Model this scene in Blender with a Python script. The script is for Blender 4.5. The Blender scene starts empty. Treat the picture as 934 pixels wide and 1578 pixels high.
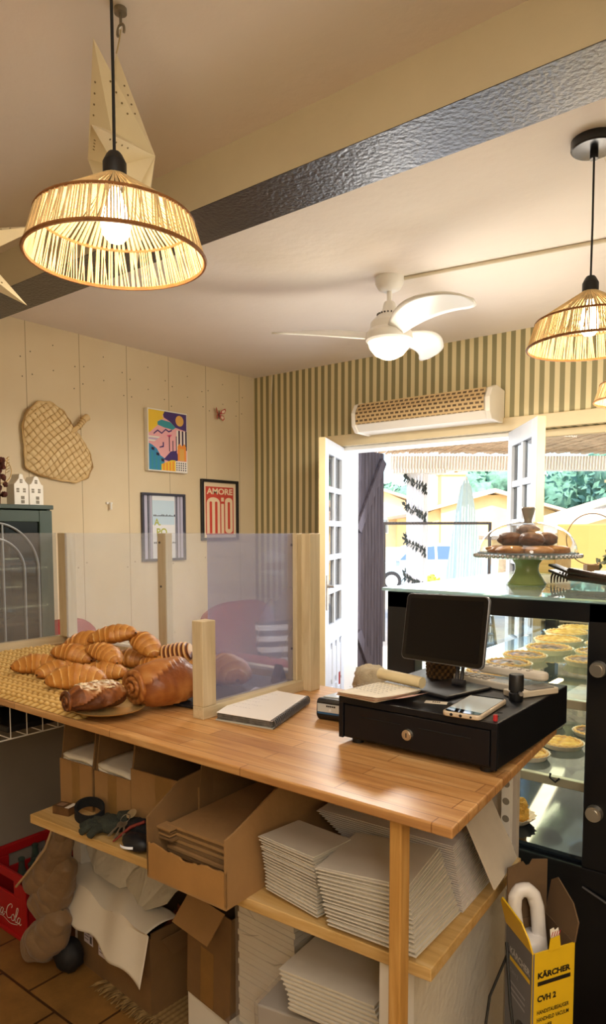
import bpy, math, random
from mathutils import Vector, Matrix, noise
random.seed(7)
PI = math.pi
sc = bpy.context.scene
COL = sc.collection
R = math.radians


def lin(h):
    h = h.lstrip('#')
    out = []
    for i in (0, 2, 4):
        c = int(h[i:i + 2], 16) / 255
        out.append(c / 12.92 if c <= .04045 else ((c + .055) / 1.055) ** 2.4)
    return tuple(out) + (1,)


def mulc(c, k):
    return tuple(min(1, max(0, x * k)) for x in c[:3]) + (1,)


# ------------------------------------------------------------------ materials
def newmat(name):
    m = bpy.data.materials.new(name)
    m.use_nodes = True
    nt = m.node_tree
    b = nt.nodes['Principled BSDF']
    return m, nt, b


def N(nt, t, **kw):
    n = nt.nodes.new(t)
    for k, v in kw.items():
        if k.startswith('i_'):
            n.inputs[k[2:].replace('_', ' ')].default_value = v
        else:
            setattr(n, k, v)
    return n


def ramp(nt, stops):
    r = nt.nodes.new('ShaderNodeValToRGB')
    e = r.color_ramp.elements
    while len(e) < len(stops):
        e.new(.5)
    for i, (p, c) in enumerate(stops):
        e[i].position = p
        e[i].color = c
    return r


def mat(name, col, rough=.5, metal=0, n=0, amt=.15, bump=0, bs=80, emit=0, ecol=None, spec=.5, stretch=(1, 1, 1), sheen=0, sub=0):
    """plain procedural material: a base colour broken up by noise, with optional bump"""
    m, nt, b = newmat(name)
    c = lin(col)
    b.inputs['Roughness'].default_value = rough
    b.inputs['Metallic'].default_value = metal
    b.inputs['Specular IOR Level'].default_value = spec
    b.inputs['Base Color'].default_value = c
    tc = N(nt, 'ShaderNodeTexCoord')
    mp = N(nt, 'ShaderNodeMapping')
    mp.inputs['Scale'].default_value = stretch
    nt.links.new(tc.outputs['Object'], mp.inputs['Vector'])
    if n:
        t = N(nt, 'ShaderNodeTexNoise', i_Scale=n, i_Detail=5.0, i_Roughness=.6)
        nt.links.new(mp.outputs['Vector'], t.inputs['Vector'])
        r = ramp(nt, [(.3, mulc(c, 1 - amt)), (.7, mulc(c, 1 + amt))])
        nt.links.new(t.outputs['Fac'], r.inputs['Fac'])
        nt.links.new(r.outputs['Color'], b.inputs['Base Color'])
    if bump:
        t2 = N(nt, 'ShaderNodeTexNoise', i_Scale=bs, i_Detail=4.0)
        nt.links.new(mp.outputs['Vector'], t2.inputs['Vector'])
        bp = N(nt, 'ShaderNodeBump', i_Strength=bump, i_Distance=.01)
        nt.links.new(t2.outputs['Fac'], bp.inputs['Height'])
        nt.links.new(bp.outputs['Normal'], b.inputs['Normal'])
    if emit:
        b.inputs['Emission Color'].default_value = lin(ecol or col)
        b.inputs['Emission Strength'].default_value = emit
    if sheen:
        b.inputs['Sheen Weight'].default_value = sheen
    return m


def wood(name, c1, c2, c3, axis=0, scale=6, rough=.5, staves=0, bump=.05):
    """grain running along one axis; staves>0 adds glued staves of that width"""
    m, nt, b = newmat(name)
    tc = N(nt, 'ShaderNodeTexCoord')
    mp = N(nt, 'ShaderNodeMapping')
    s = [14, 14, 14]
    s[axis] = 1
    mp.inputs['Scale'].default_value = s
    nt.links.new(tc.outputs['Object'], mp.inputs['Vector'])
    t = N(nt, 'ShaderNodeTexNoise', i_Scale=scale, i_Detail=6.0, i_Roughness=.65, i_Distortion=.6)
    nt.links.new(mp.outputs['Vector'], t.inputs['Vector'])
    r = ramp(nt, [(.25, lin(c1)), (.5, lin(c2)), (.75, lin(c3))])
    nt.links.new(t.outputs['Fac'], r.inputs['Fac'])
    out = r.outputs['Color']
    if staves:
        mp2 = N(nt, 'ShaderNodeMapping')
        nt.links.new(tc.outputs['Object'], mp2.inputs['Vector'])
        br = N(nt, 'ShaderNodeTexBrick', i_Scale=1.0)
        br.inputs['Color1'].default_value = (.62, .52, .46, 1)
        br.inputs['Color2'].default_value = (1, 1, 1, 1)
        br.inputs['Mortar'].default_value = (.35, .25, .2, 1)
        br.inputs['Mortar Size'].default_value = .0012
        br.inputs['Brick Width'].default_value = staves * 9
        br.inputs['Row Height'].default_value = staves
        br.inputs['Bias'].default_value = .3
        nt.links.new(mp2.outputs['Vector'], br.inputs['Vector'])
        mx = N(nt, 'ShaderNodeMix', data_type='RGBA', blend_type='MULTIPLY')
        mx.inputs['Factor'].default_value = .75
        nt.links.new(out, mx.inputs['A'])
        nt.links.new(br.outputs['Color'], mx.inputs['B'])
        out = mx.outputs['Result']
    nt.links.new(out, b.inputs['Base Color'])
    b.inputs['Roughness'].default_value = rough
    bp = N(nt, 'ShaderNodeBump', i_Strength=bump, i_Distance=.005)
    nt.links.new(t.outputs['Fac'], bp.inputs['Height'])
    nt.links.new(bp.outputs['Normal'], b.inputs['Normal'])
    return m


def tonemat(name, stops, rough=.5, n=30, amt=.25, bump=.1, bs=120, spec=.4):
    """colour ramp driven by the point attribute 'tone' plus noise"""
    m, nt, b = newmat(name)
    at = N(nt, 'ShaderNodeAttribute', attribute_name='tone')
    tc = N(nt, 'ShaderNodeTexCoord')
    t = N(nt, 'ShaderNodeTexNoise', i_Scale=n, i_Detail=5.0)
    nt.links.new(tc.outputs['Object'], t.inputs['Vector'])
    ma = N(nt, 'ShaderNodeMath', operation='MULTIPLY_ADD')
    ma.inputs[1].default_value = amt * 2
    nt.links.new(t.outputs['Fac'], ma.inputs[0])
    su = N(nt, 'ShaderNodeMath', operation='SUBTRACT')
    nt.links.new(at.outputs['Fac'], su.inputs[0])
    su.inputs[1].default_value = amt
    nt.links.new(su.outputs[0], ma.inputs[2])
    r = ramp(nt, [(p, lin(c)) for p, c in stops])
    nt.links.new(ma.outputs[0], r.inputs['Fac'])
    nt.links.new(r.outputs['Color'], b.inputs['Base Color'])
    b.inputs['Roughness'].default_value = rough
    b.inputs['Specular IOR Level'].default_value = spec
    t2 = N(nt, 'ShaderNodeTexNoise', i_Scale=bs, i_Detail=4.0)
    nt.links.new(tc.outputs['Object'], t2.inputs['Vector'])
    bp = N(nt, 'ShaderNodeBump', i_Strength=bump, i_Distance=.005)
    nt.links.new(t2.outputs['Fac'], bp.inputs['Height'])
    nt.links.new(bp.outputs['Normal'], b.inputs['Normal'])
    return m


def glassy(name, tint='#ffffff', haze=0., hcol='#ffffff', refl=1.0, rough=.02):
    """thin clear sheet: transparent, fresnel reflection, optional milky haze"""
    m, nt, b = newmat(name)
    nt.nodes.remove(b)
    out = nt.nodes['Material Output']
    tr = N(nt, 'ShaderNodeBsdfTransparent')
    tr.inputs['Color'].default_value = lin(tint)
    gl = N(nt, 'ShaderNodeBsdfGlossy')
    gl.inputs['Roughness'].default_value = rough
    lw = N(nt, 'ShaderNodeFresnel', i_IOR=1.45)
    mu = N(nt, 'ShaderNodeMath', operation='MULTIPLY')
    mu.inputs[1].default_value = refl
    ge = N(nt, 'ShaderNodeNewGeometry')
    fr = N(nt, 'ShaderNodeMath', operation='SUBTRACT')
    fr.inputs[0].default_value = 1
    nt.links.new(ge.outputs['Backfacing'], fr.inputs[1])
    m0 = N(nt, 'ShaderNodeMath', operation='MULTIPLY')
    nt.links.new(lw.outputs[0], m0.inputs[0])
    nt.links.new(fr.outputs[0], m0.inputs[1])
    nt.links.new(m0.outputs[0], mu.inputs[0])
    mx = N(nt, 'ShaderNodeMixShader')
    nt.links.new(mu.outputs[0], mx.inputs[0])
    nt.links.new(tr.outputs[0], mx.inputs[1])
    nt.links.new(gl.outputs[0], mx.inputs[2])
    last = mx
    if haze:
        df = N(nt, 'ShaderNodeBsdfDiffuse')
        df.inputs['Color'].default_value = lin(hcol)
        tl = N(nt, 'ShaderNodeBsdfTranslucent')
        tl.inputs['Color'].default_value = lin(hcol)
        m1 = N(nt, 'ShaderNodeMixShader')
        m1.inputs[0].default_value = .5
        nt.links.new(df.outputs[0], m1.inputs[1])
        nt.links.new(tl.outputs[0], m1.inputs[2])
        tc = N(nt, 'ShaderNodeTexCoord')
        t = N(nt, 'ShaderNodeTexNoise', i_Scale=3.0, i_Detail=3.0)
        nt.links.new(tc.outputs['Object'], t.inputs['Vector'])
        mr = N(nt, 'ShaderNodeMapRange')
        mr.inputs['From Min'].default_value = .3
        mr.inputs['From Max'].default_value = .7
        mr.inputs['To Min'].default_value = haze * .6
        mr.inputs['To Max'].default_value = haze * 1.4
        nt.links.new(t.outputs['Fac'], mr.inputs['Value'])
        m2 = N(nt, 'ShaderNodeMixShader')
        nt.links.new(mr.outputs[0], m2.inputs[0])
        nt.links.new(mx.outputs[0], m2.inputs[1])
        nt.links.new(m1.outputs[0], m2.inputs[2])
        last = m2
    nt.links.new(last.outputs[0], out.inputs['Surface'])
    return m


# ------------------------------------------------------------------ things
WM = {}


def wm(o):
    return WM.get(o.name, Matrix.Identity(4))


def tag(o, label=None, cat=None, group=None, kind=None):
    if label:
        o['label'] = label
    if cat:
        o['category'] = cat
    if group:
        o['group'] = group
    if kind:
        o['kind'] = kind
    return o


def thing(name, label, cat, loc=(0, 0, 0), rz=0, group=None):
    o = bpy.data.objects.new(name, None)
    o.empty_display_size = .05
    COL.objects.link(o)
    o.location = loc
    o.rotation_euler = (0, 0, rz)
    WM[o.name] = Matrix.Translation(loc) @ Matrix.Rotation(rz, 4, 'Z')
    return tag(o, label, cat, group)


def dup(root, loc=None, rot=None, label=None, group=None, scale=None):
    r = root.copy()
    COL.objects.link(r)
    if loc is not None:
        r.location = loc
    if rot is not None:
        r.rotation_euler = rot
    if scale is not None:
        r.scale = (scale,) * 3 if isinstance(scale, (int, float)) else scale
    if label:
        r['label'] = label
    if group:
        r['group'] = group
    for ch in [o for o in COL.objects if o.parent == root]:
        c = ch.copy()
        COL.objects.link(c)
        c.parent = r
        for g in [o for o in COL.objects if o.parent == ch]:
            q = g.copy()
            COL.objects.link(q)
            q.parent = c
    return r


class MB:
    """collects shapes and links them as one mesh object"""

    def __init__(s):
        s.v, s.f, s.mi, s.tone = [], [], [], []
        s.has_tone = False

    def add(s, vs, fs, m=0, M=None, tone=None):
        o = len(s.v)
        for i, p in enumerate(vs):
            p = Vector(p)
            s.v.append(M @ p if M else p)
            s.tone.append(tone[i] if tone else .5)
        if tone:
            s.has_tone = True
        for f in fs:
            s.f.append([o + i for i in f])
            s.mi.append(m)
        return s

    def box(s, c, d, m=0, M=None, rz=0, ry=0, rx=0):
        x, y, z = d[0] / 2, d[1] / 2, d[2] / 2
        vs = [(-x, -y, -z), (x, -y, -z), (x, y, -z), (-x, y, -z), (-x, -y, z), (x, -y, z), (x, y, z), (-x, y, z)]
        T = Matrix.Translation(c) @ Matrix.Rotation(rz, 4, 'Z') @ Matrix.Rotation(ry, 4, 'Y') @ Matrix.Rotation(rx, 4, 'X')
        if M:
            T = M @ T
        return s.add(vs, [(3, 2, 1, 0), (4, 5, 6, 7), (0, 1, 5, 4), (1, 2, 6, 5), (2, 3, 7, 6), (3, 0, 4, 7)], m, T)

    def b2(s, x0, x1, y0, y1, z0, z1, m=0, M=None):
        return s.box(((x0 + x1) / 2, (y0 + y1) / 2, (z0 + z1) / 2), (abs(x1 - x0), abs(y1 - y0), abs(z1 - z0)), m, M)

    def prism(s, poly, h0, h1, m=0, M=None):
        """poly in local xy, extruded along local z"""
        n = len(poly)
        vs = [(x, y, h0) for x, y in poly] + [(x, y, h1) for x, y in poly]
        fs = [list(range(n))[::-1], list(range(n, 2 * n))]
        fs += [(i, (i + 1) % n, n + (i + 1) % n, n + i) for i in range(n)]
        return s.add(vs, fs, m, M)

    def lathe(s, prof, n=24, c=(0, 0, 0), m=0, M=None, cap=True, mod=None):
        vs, fs = [], []
        for j, (r, z) in enumerate(prof):
            for i in range(n):
                a = 2 * PI * i / n
                k = mod(a, j) if mod else 1
                vs.append((c[0] + r * k * math.cos(a), c[1] + r * k * math.sin(a), c[2] + z))
        L = len(prof)
        for j in range(L - 1):
            for i in range(n):
                a, b = j * n + i, j * n + (i + 1) % n
                fs.append((a, b, b + n, a + n))
        if cap:
            if prof[0][0] > 1e-5:
                fs.append(list(range(n))[::-1])
            if prof[-1][0] > 1e-5:
                fs.append([(L - 1) * n + i for i in range(n)])
        return s.add(vs, fs, m, M)

    def cyl(s, p0, p1, r0, r1=None, n=16, m=0, M=None):
        return s.tube([p0, p1], [r0, r0 if r1 is None else r1], n, m, M)

    def tube(s, pts, r, n=8, m=0, M=None, closed=False):
        pts = [Vector(p) for p in pts]
        L = len(pts)
        rs = r if isinstance(r, (list, tuple)) else [r] * L
        vs, fs = [], []
        up = None
        for i, p in enumerate(pts):
            if closed:
                t = pts[(i + 1) % L] - pts[i - 1]
            else:
                t = pts[min(i + 1, L - 1)] - pts[max(i - 1, 0)]
            t = t.normalized() if t.length > 1e-9 else Vector((0, 0, 1))
            if up is None:
                up = Vector((0, 0, 1)) if abs(t.z) < .9 else Vector((1, 0, 0))
            x = t.cross(up)
            if x.length < 1e-6:
                x = t.orthogonal()
            x.normalize()
            y = x.cross(t).normalized()
            up = y
            for k in range(n):
                a = 2 * PI * k / n
                vs.append(p + (x * math.cos(a) + y * math.sin(a)) * rs[i])
        rng = L if closed else L - 1
        for i in range(rng):
            for k in range(n):
                a, b = i * n + k, i * n + (k + 1) % n
                c, d = ((i + 1) % L) * n + (k + 1) % n, ((i + 1) % L) * n + k
                fs.append((a, b, c, d))
        if not closed:
            fs.append(list(range(n))[::-1])
            fs.append([(L - 1) * n + k for k in range(n)])
        return s.add(vs, fs, m, M)

    def ring(s, c, r, t, n=40, k=6, m=0, M=None):
        pts = [(c[0] + r * math.cos(2 * PI * i / n), c[1] + r * math.sin(2 * PI * i / n), c[2]) for i in range(n)]
        return s.tube(pts, t, k, m, M, closed=True)

    def grid(s, fn, nu, nv, m=0, M=None, cu=False, cv=False, tone=None):
        vs, tn = [], []
        for i in range(nu):
            for j in range(nv):
                u = i / (nu if cu else nu - 1)
                v = j / (nv if cv else nv - 1)
                p = fn(u, v)
                if len(p) == 4:
                    tn.append(p[3])
                vs.append(p[:3])
        fs = []
        for i in range(nu if cu else nu - 1):
            for j in range(nv if cv else nv - 1):
                a, b = i, (i + 1) % nu
                c, d = j, (j + 1) % nv
                fs.append((a * nv + c, b * nv + c, b * nv + d, a * nv + d))
        return s.add(vs, fs, m, M, tone=tn or None)

    def ell(s, c, r, nu=20, nv=14, m=0, M=None, fn=None):
        def f(u, v):
            a, b = u * 2 * PI, (v - .5) * PI
            d = Vector((math.cos(a) * math.cos(b), math.sin(a) * math.cos(b), math.sin(b)))
            k = fn(d) if fn else 1
            return (c[0] + d.x * r[0] * k, c[1] + d.y * r[1] * k, c[2] + d.z * r[2] * k)
        return s.grid(f, nu, nv, m, M, cu=True)

    def build(s, name, mats, parent=None, label=None, cat=None, group=None, kind=None, bevel=0, seg=2, smooth=35, local=False, subsurf=0):
        me = bpy.data.meshes.new(name)
        if not isinstance(mats, (list, tuple)):
            mats = [mats]
        vs = s.v
        loc = None
        if parent is not None:
            if not local:
                I = wm(parent).inverted()
                vs = [I @ p for p in vs]
        elif not local:
            xs = [p.x for p in vs]
            ys = [p.y for p in vs]
            zs = [p.z for p in vs]
            loc = Vector(((min(xs) + max(xs)) / 2, (min(ys) + max(ys)) / 2, min(zs)))
            vs = [p - loc for p in vs]
        me.from_pydata([tuple(p) for p in vs], [], s.f)
        for mm in mats:
            me.materials.append(mm)
        me.polygons.foreach_set('material_index', s.mi)
        if s.has_tone:
            at = me.color_attributes.new('tone', 'FLOAT_COLOR', 'POINT')
            buf = []
            for t in s.tone:
                buf += [t, t, t, 1]
            at.data.foreach_set('color', buf)
        if smooth:
            me.polygons.foreach_set('use_smooth', [True] * len(me.polygons))
            me.set_sharp_from_angle(angle=R(smooth))
        me.update()
        o = bpy.data.objects.new(name, me)
        COL.objects.link(o)
        if parent is not None:
            o.parent = parent
            WM[o.name] = wm(parent)
        elif loc is not None:
            o.location = loc
            WM[o.name] = Matrix.Translation(loc)
        if bevel:
            bv = o.modifiers.new('bevel', 'BEVEL')
            bv.width = bevel
            bv.segments = seg
            bv.limit_method = 'ANGLE'
            bv.angle_limit = R(40)
        if subsurf:
            ss = o.modifiers.new('sub', 'SUBSURF')
            ss.levels = ss.render_levels = subsurf
        return tag(o, label, cat, group, kind)


def frame(o, r, u):
    """matrix with origin o, local x along r, local y along u, local z = r x u"""
    r = Vector(r).normalized()
    u = Vector(u)
    n = r.cross(u).normalized()
    u = n.cross(r).normalized()
    return Matrix(((r.x, u.x, n.x, o[0]), (r.y, u.y, n.y, o[1]), (r.z, u.z, n.z, o[2]), (0, 0, 0, 1)))


def text_mesh(s, w=None, h=None, bold=0., shear=0., spacing=1.):
    cu = bpy.data.curves.new('t', 'FONT')
    cu.body = s
    cu.size = 1
    cu.offset = bold
    cu.shear = shear
    cu.space_character = spacing
    cu.resolution_u = 3
    ob = bpy.data.objects.new('t', cu)
    COL.objects.link(ob)
    dg = bpy.context.evaluated_depsgraph_get()
    dg.update()
    me = bpy.data.meshes.new_from_object(ob.evaluated_get(dg))
    bpy.data.objects.remove(ob)
    vs = [v.co.copy() for v in me.vertices]
    fs = [list(p.vertices) for p in me.polygons]
    bpy.data.meshes.remove(me)
    x0, x1 = min(v.x for v in vs), max(v.x for v in vs)
    y0, y1 = min(v.y for v in vs), max(v.y for v in vs)
    kx = w / (x1 - x0) if w else h / (y1 - y0)
    ky = h / (y1 - y0) if h else kx
    return [Vector(((v.x - x0) * kx, (v.y - y0) * ky, 0)) for v in vs], fs


def write(mb, s, x, y, w=None, h=None, M=None, m=0, z=.0006, bold=0., shear=0., spacing=1.):
    """lettering lying in the local xy plane of M with its lower left corner at x, y"""
    vs, fs = text_mesh(s, w, h, bold, shear, spacing)
    mb.add([(v.x + x, v.y + y, z) for v in vs], fs, m, M)
# ================================================================= the room
XL, YB, ZC = -3.6, 3.98, 2.6


def floor_mat():
    m, nt, b = newmat('terracotta_tiles')
    tc = N(nt, 'ShaderNodeTexCoord')
    mp = N(nt, 'ShaderNodeMapping')
    mp.inputs['Location'].default_value = (2.125, -1.105, 0)
    nt.links.new(tc.outputs['Object'], mp.inputs['Vector'])
    br = N(nt, 'ShaderNodeTexBrick', i_Scale=1.0)
    br.offset = .5
    br.inputs['Color1'].default_value = lin('#94703e')
    br.inputs['Color2'].default_value = lin('#7e5a2e')
    br.inputs['Mortar'].default_value = lin('#4a3018')
    br.inputs['Mortar Size'].default_value = .005
    br.inputs['Mortar Smooth'].default_value = .3
    br.inputs['Brick Width'].default_value = .30
    br.inputs['Row Height'].default_value = .30
    nt.links.new(mp.outputs['Vector'], br.inputs['Vector'])
    t = N(nt, 'ShaderNodeTexNoise', i_Scale=7.0, i_Detail=6.0, i_Roughness=.65)
    nt.links.new(tc.outputs['Object'], t.inputs['Vector'])
    r = ramp(nt, [(.3, (.55, .5, .45, 1)), (.7, (1.25, 1.15, 1.0, 1))])
    nt.links.new(t.outputs['Fac'], r.inputs['Fac'])
    mx = N(nt, 'ShaderNodeMix', data_type='RGBA', blend_type='MULTIPLY')
    mx.inputs['Factor'].default_value = .9
    nt.links.new(br.outputs['Color'], mx.inputs['A'])
    nt.links.new(r.outputs['Color'], mx.inputs['B'])
    nt.links.new(mx.outputs['Result'], b.inputs['Base Color'])
    b.inputs['Roughness'].default_value = .38
    bp = N(nt, 'ShaderNodeBump', i_Strength=.35, i_Distance=.004, invert=True)
    nt.links.new(br.outputs['Fac'], bp.inputs['Height'])
    nt.links.new(bp.outputs['Normal'], b.inputs['Normal'])
    return m


def stripe_mat():
    m, nt, b = newmat('striped_wallpaper')
    tc = N(nt, 'ShaderNodeTexCoord')
    sp = N(nt, 'ShaderNodeSeparateXYZ')
    nt.links.new(tc.outputs['Object'], sp.inputs[0])
    t = N(nt, 'ShaderNodeTexNoise', i_Scale=1.3, i_Detail=2.0)
    nt.links.new(tc.outputs['Object'], t.inputs['Vector'])
    wob = N(nt, 'ShaderNodeMath', operation='MULTIPLY_ADD')
    nt.links.new(t.outputs['Fac'], wob.inputs[0])
    wob.inputs[1].default_value = .006
    nt.links.new(sp.outputs['X'], wob.inputs[2])
    a = N(nt, 'ShaderNodeMath', operation='ADD')
    nt.links.new(wob.outputs[0], a.inputs[0])
    a.inputs[1].default_value = 1.761 - .003
    d = N(nt, 'ShaderNodeMath', operation='DIVIDE')
    nt.links.new(a.outputs[0], d.inputs[0])
    d.inputs[1].default_value = .0572
    fr = N(nt, 'ShaderNodeMath', operation='FRACT')
    nt.links.new(d.outputs[0], fr.inputs[0])
    r = ramp(nt, [(0, lin('#8e8560')), (.47, lin('#8e8560')), (.5, lin('#dfcfa2')), (.97, lin('#dfcfa2')), (1, lin('#8e8560'))])
    nt.links.new(fr.outputs[0], r.inputs['Fac'])
    nt.links.new(r.outputs['Color'], b.inputs['Base Color'])
    b.inputs['Roughness'].default_value = .7
    return m


def panel_mat():
    """cream boards 0.34 m wide with hairline joints"""
    m, nt, b = newmat('cream_wall_boards')
    tc = N(nt, 'ShaderNodeTexCoord')
    sp = N(nt, 'ShaderNodeSeparateXYZ')
    nt.links.new(tc.outputs['Object'], sp.inputs[0])
    a = N(nt, 'ShaderNodeMath', operation='ADD')
    nt.links.new(sp.outputs['Y'], a.inputs[0])
    a.inputs[1].default_value = -2.115 + 3.4
    d = N(nt, 'ShaderNodeMath', operation='DIVIDE')
    nt.links.new(a.outputs[0], d.inputs[0])
    d.inputs[1].default_value = .34
    fr = N(nt, 'ShaderNodeMath', operation='FRACT')
    nt.links.new(d.outputs[0], fr.inputs[0])
    r = ramp(nt, [(0, (.42, .36, .25, 1)), (.006, (.42, .36, .25, 1)), (.014, (1, 1, 1, 1))])
    nt.links.new(fr.outputs[0], r.inputs['Fac'])
    t = N(nt, 'ShaderNodeTexNoise', i_Scale=2.0, i_Detail=5.0)
    nt.links.new(tc.outputs['Object'], t.inputs['Vector'])
    r2 = ramp(nt, [(.3, lin('#dcc8a2')), (.7, lin('#e3d2b0'))])
    nt.links.new(t.outputs['Fac'], r2.inputs['Fac'])
    mx = N(nt, 'ShaderNodeMix', data_type='RGBA', blend_type='MULTIPLY')
    mx.inputs['Factor'].default_value = 1
    nt.links.new(r2.outputs['Color'], mx.inputs['A'])
    nt.links.new(r.outputs['Color'], mx.inputs['B'])
    nt.links.new(mx.outputs['Result'], b.inputs['Base Color'])
    b.inputs['Roughness'].default_value = .55
    bp = N(nt, 'ShaderNodeBump', i_Strength=.4, i_Distance=.003)
    nt.links.new(r.outputs['Color'], bp.inputs['Height'])
    nt.links.new(bp.outputs['Normal'], b.inputs['Normal'])
    return m


m_ceil = mat('ceiling_paint', '#eee3d8', .85, n=1.5, amt=.03, bump=.25, bs=16)
m_cream = mat('cream_gloss_paint', '#dbc79e', .45, n=3, amt=.05)
m_beamside = mat('beam_side_paint', '#d3c8ac', .8, n=3, amt=.05, bump=.2, bs=18)
m_beamdark = mat('beam_dark_paint', '#35302e', .34, n=30, amt=.3, bump=.35, bs=75, spec=.7)
m_white = mat('white_paint', '#eeeae2', .5, n=4, amt=.03)
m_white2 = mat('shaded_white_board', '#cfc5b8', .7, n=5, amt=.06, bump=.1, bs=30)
m_dark = mat('black_matt', '#0d0d12', .5)
m_nail = mat('nail_head', '#6e6048', .5)
m_stripe = stripe_mat()

MB().b2(-3.8, 1.9, -1.8, 4.2, -.1, 0).build('floor', floor_mat(), local=True, kind='structure', smooth=0)
MB().b2(-3.8, 1.9, -1.8, 4.2, ZC, ZC + .12).build('ceiling', m_ceil, local=True, kind='structure', smooth=0)
w = MB().b2(XL - .15, XL, -1.8, 4.2, 0, ZC, 0)
for k in range(-9, 6):
    for j, zz in enumerate((2.42, 2.30, 1.24, .75)):
        for s in (-.03, .03):
            y = 2.115 + .34 * k + s + .01 * math.sin(k * 3 + j)
            if -1.5 < y < 3.95:
                w.cyl((XL, y, zz + .02 * math.sin(k * 5 + j + s * 40)), (XL + .0015, y, zz + .02 * math.sin(k * 5 + j + s * 40)), .0038, n=8, m=1)
    for zz in (2.50, 2.36):
        w.cyl((XL, 2.115 + .34 * k + .17, zz), (XL + .0015, 2.115 + .34 * k + .17, zz), .0035, n=8, m=1)
w.build('wall_left', [panel_mat(), m_nail], local=True, kind='structure', smooth=0)
w = MB()
w.b2(XL, -2.83, YB, YB + .2, 0, ZC)
w.b2(-2.83, 1.8, YB, YB + .2, 2.03, ZC)
w.b2(-1.56, -1.47, YB, YB + .2, 0, 2.03)
w.b2(-1.47, 1.25, YB, YB + .2, 0, .93)
w.b2(1.25, 1.8, YB, YB + .2, 0, 2.03)
w.build('wall_back', m_stripe, local=True, kind='structure', smooth=0)
m_plain = mat('plain_cream_wall', '#e0d2b0', .7, n=2, amt=.04)
MB().b2(1.7, 1.85, -1.8, 4.2, 0, ZC).build('wall_right', m_plain, local=True, kind='structure', smooth=0)
MB().b2(-3.8, 1.9, -1.75, -1.6, 0, ZC).build('wall_front', m_plain, local=True, kind='structure', smooth=0)
MB().b2(XL, 1.7, 1.56, 1.76, 2.452, ZC, 0).b2(XL, 1.7, 1.56, 1.76, 2.45, 2.452, 1).build('trim_1', [m_beamside, m_beamdark], local=True, kind='structure', smooth=0)
# cream head board over door and window, jambs, sill
t = MB().b2(-2.91, 1.3, YB - .022, YB, 2.026, 2.105).b2(-2.87, -2.832, YB - .012, YB + .1, 0, 2.026).b2(-1.56, -1.47, YB - .02, YB, 0, 2.026)
t.build('trim_2', m_cream, local=True, kind='structure', smooth=0, bevel=.004)
MB().b2(-2.832, -2.80, YB + .02, YB + .23, 0, 2.03).b2(-1.60, -1.562, YB + .02, YB + .2, 0, 2.03).b2(-2.8, -1.6, YB + .02, YB + .2, 2.0, 2.028).build('trim_3', m_white, local=True, kind='structure', smooth=0)
MB().b2(-1.47, 1.25, YB - .03, YB + .22, .93, .955).build('trim_4', m_cream, local=True, kind='structure', smooth=0, bevel=.004)
m_pane = glassy('window_glass', '#f4f8fa', refl=.8)
m_dpane = glassy('door_glass', '#a9b0b8', refl=1.2)
win = MB()
for x in (-1.45, -.1, 1.23):
    win.b2(x - .025, x + .025, YB + .06, YB + .11, .955, 2.026)
win.b2(-1.475, 1.255, YB + .06, YB + .11, .955, 1.0).b2(-1.475, 1.255, YB + .06, YB + .11, 1.985, 2.026)
wf = win.build('window_1', m_cream, local=True, kind='structure', smooth=0, bevel=.003)
MB().b2(-1.43, 1.22, YB + .083, YB + .087, 1.0, 1.985).build('glass_pane', m_pane, parent=wf, smooth=0)
MB().tube([(-3.412, YB - .004, 2.6), (-3.417, YB - .006, 2.5), (-3.422, YB - .004, 2.39)], .004, 6).build('wall_cable', mat('cable_white', '#e8dcc0', .5), label='short white cable stub hanging from the ceiling down the striped wall', cat='cable')

# door leaves, hinged at the jambs and standing open into the room
m_leaf = mat('door_white_paint', '#cfd4dc', .4, n=6, amt=.03)
m_leafedge = mat('door_edge_cream', '#d8c193', .45, n=4, amt=.06)
m_brass = mat('worn_steel_plate', '#a89c8a', .45, metal=.7, n=40, amt=.3)


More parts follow.
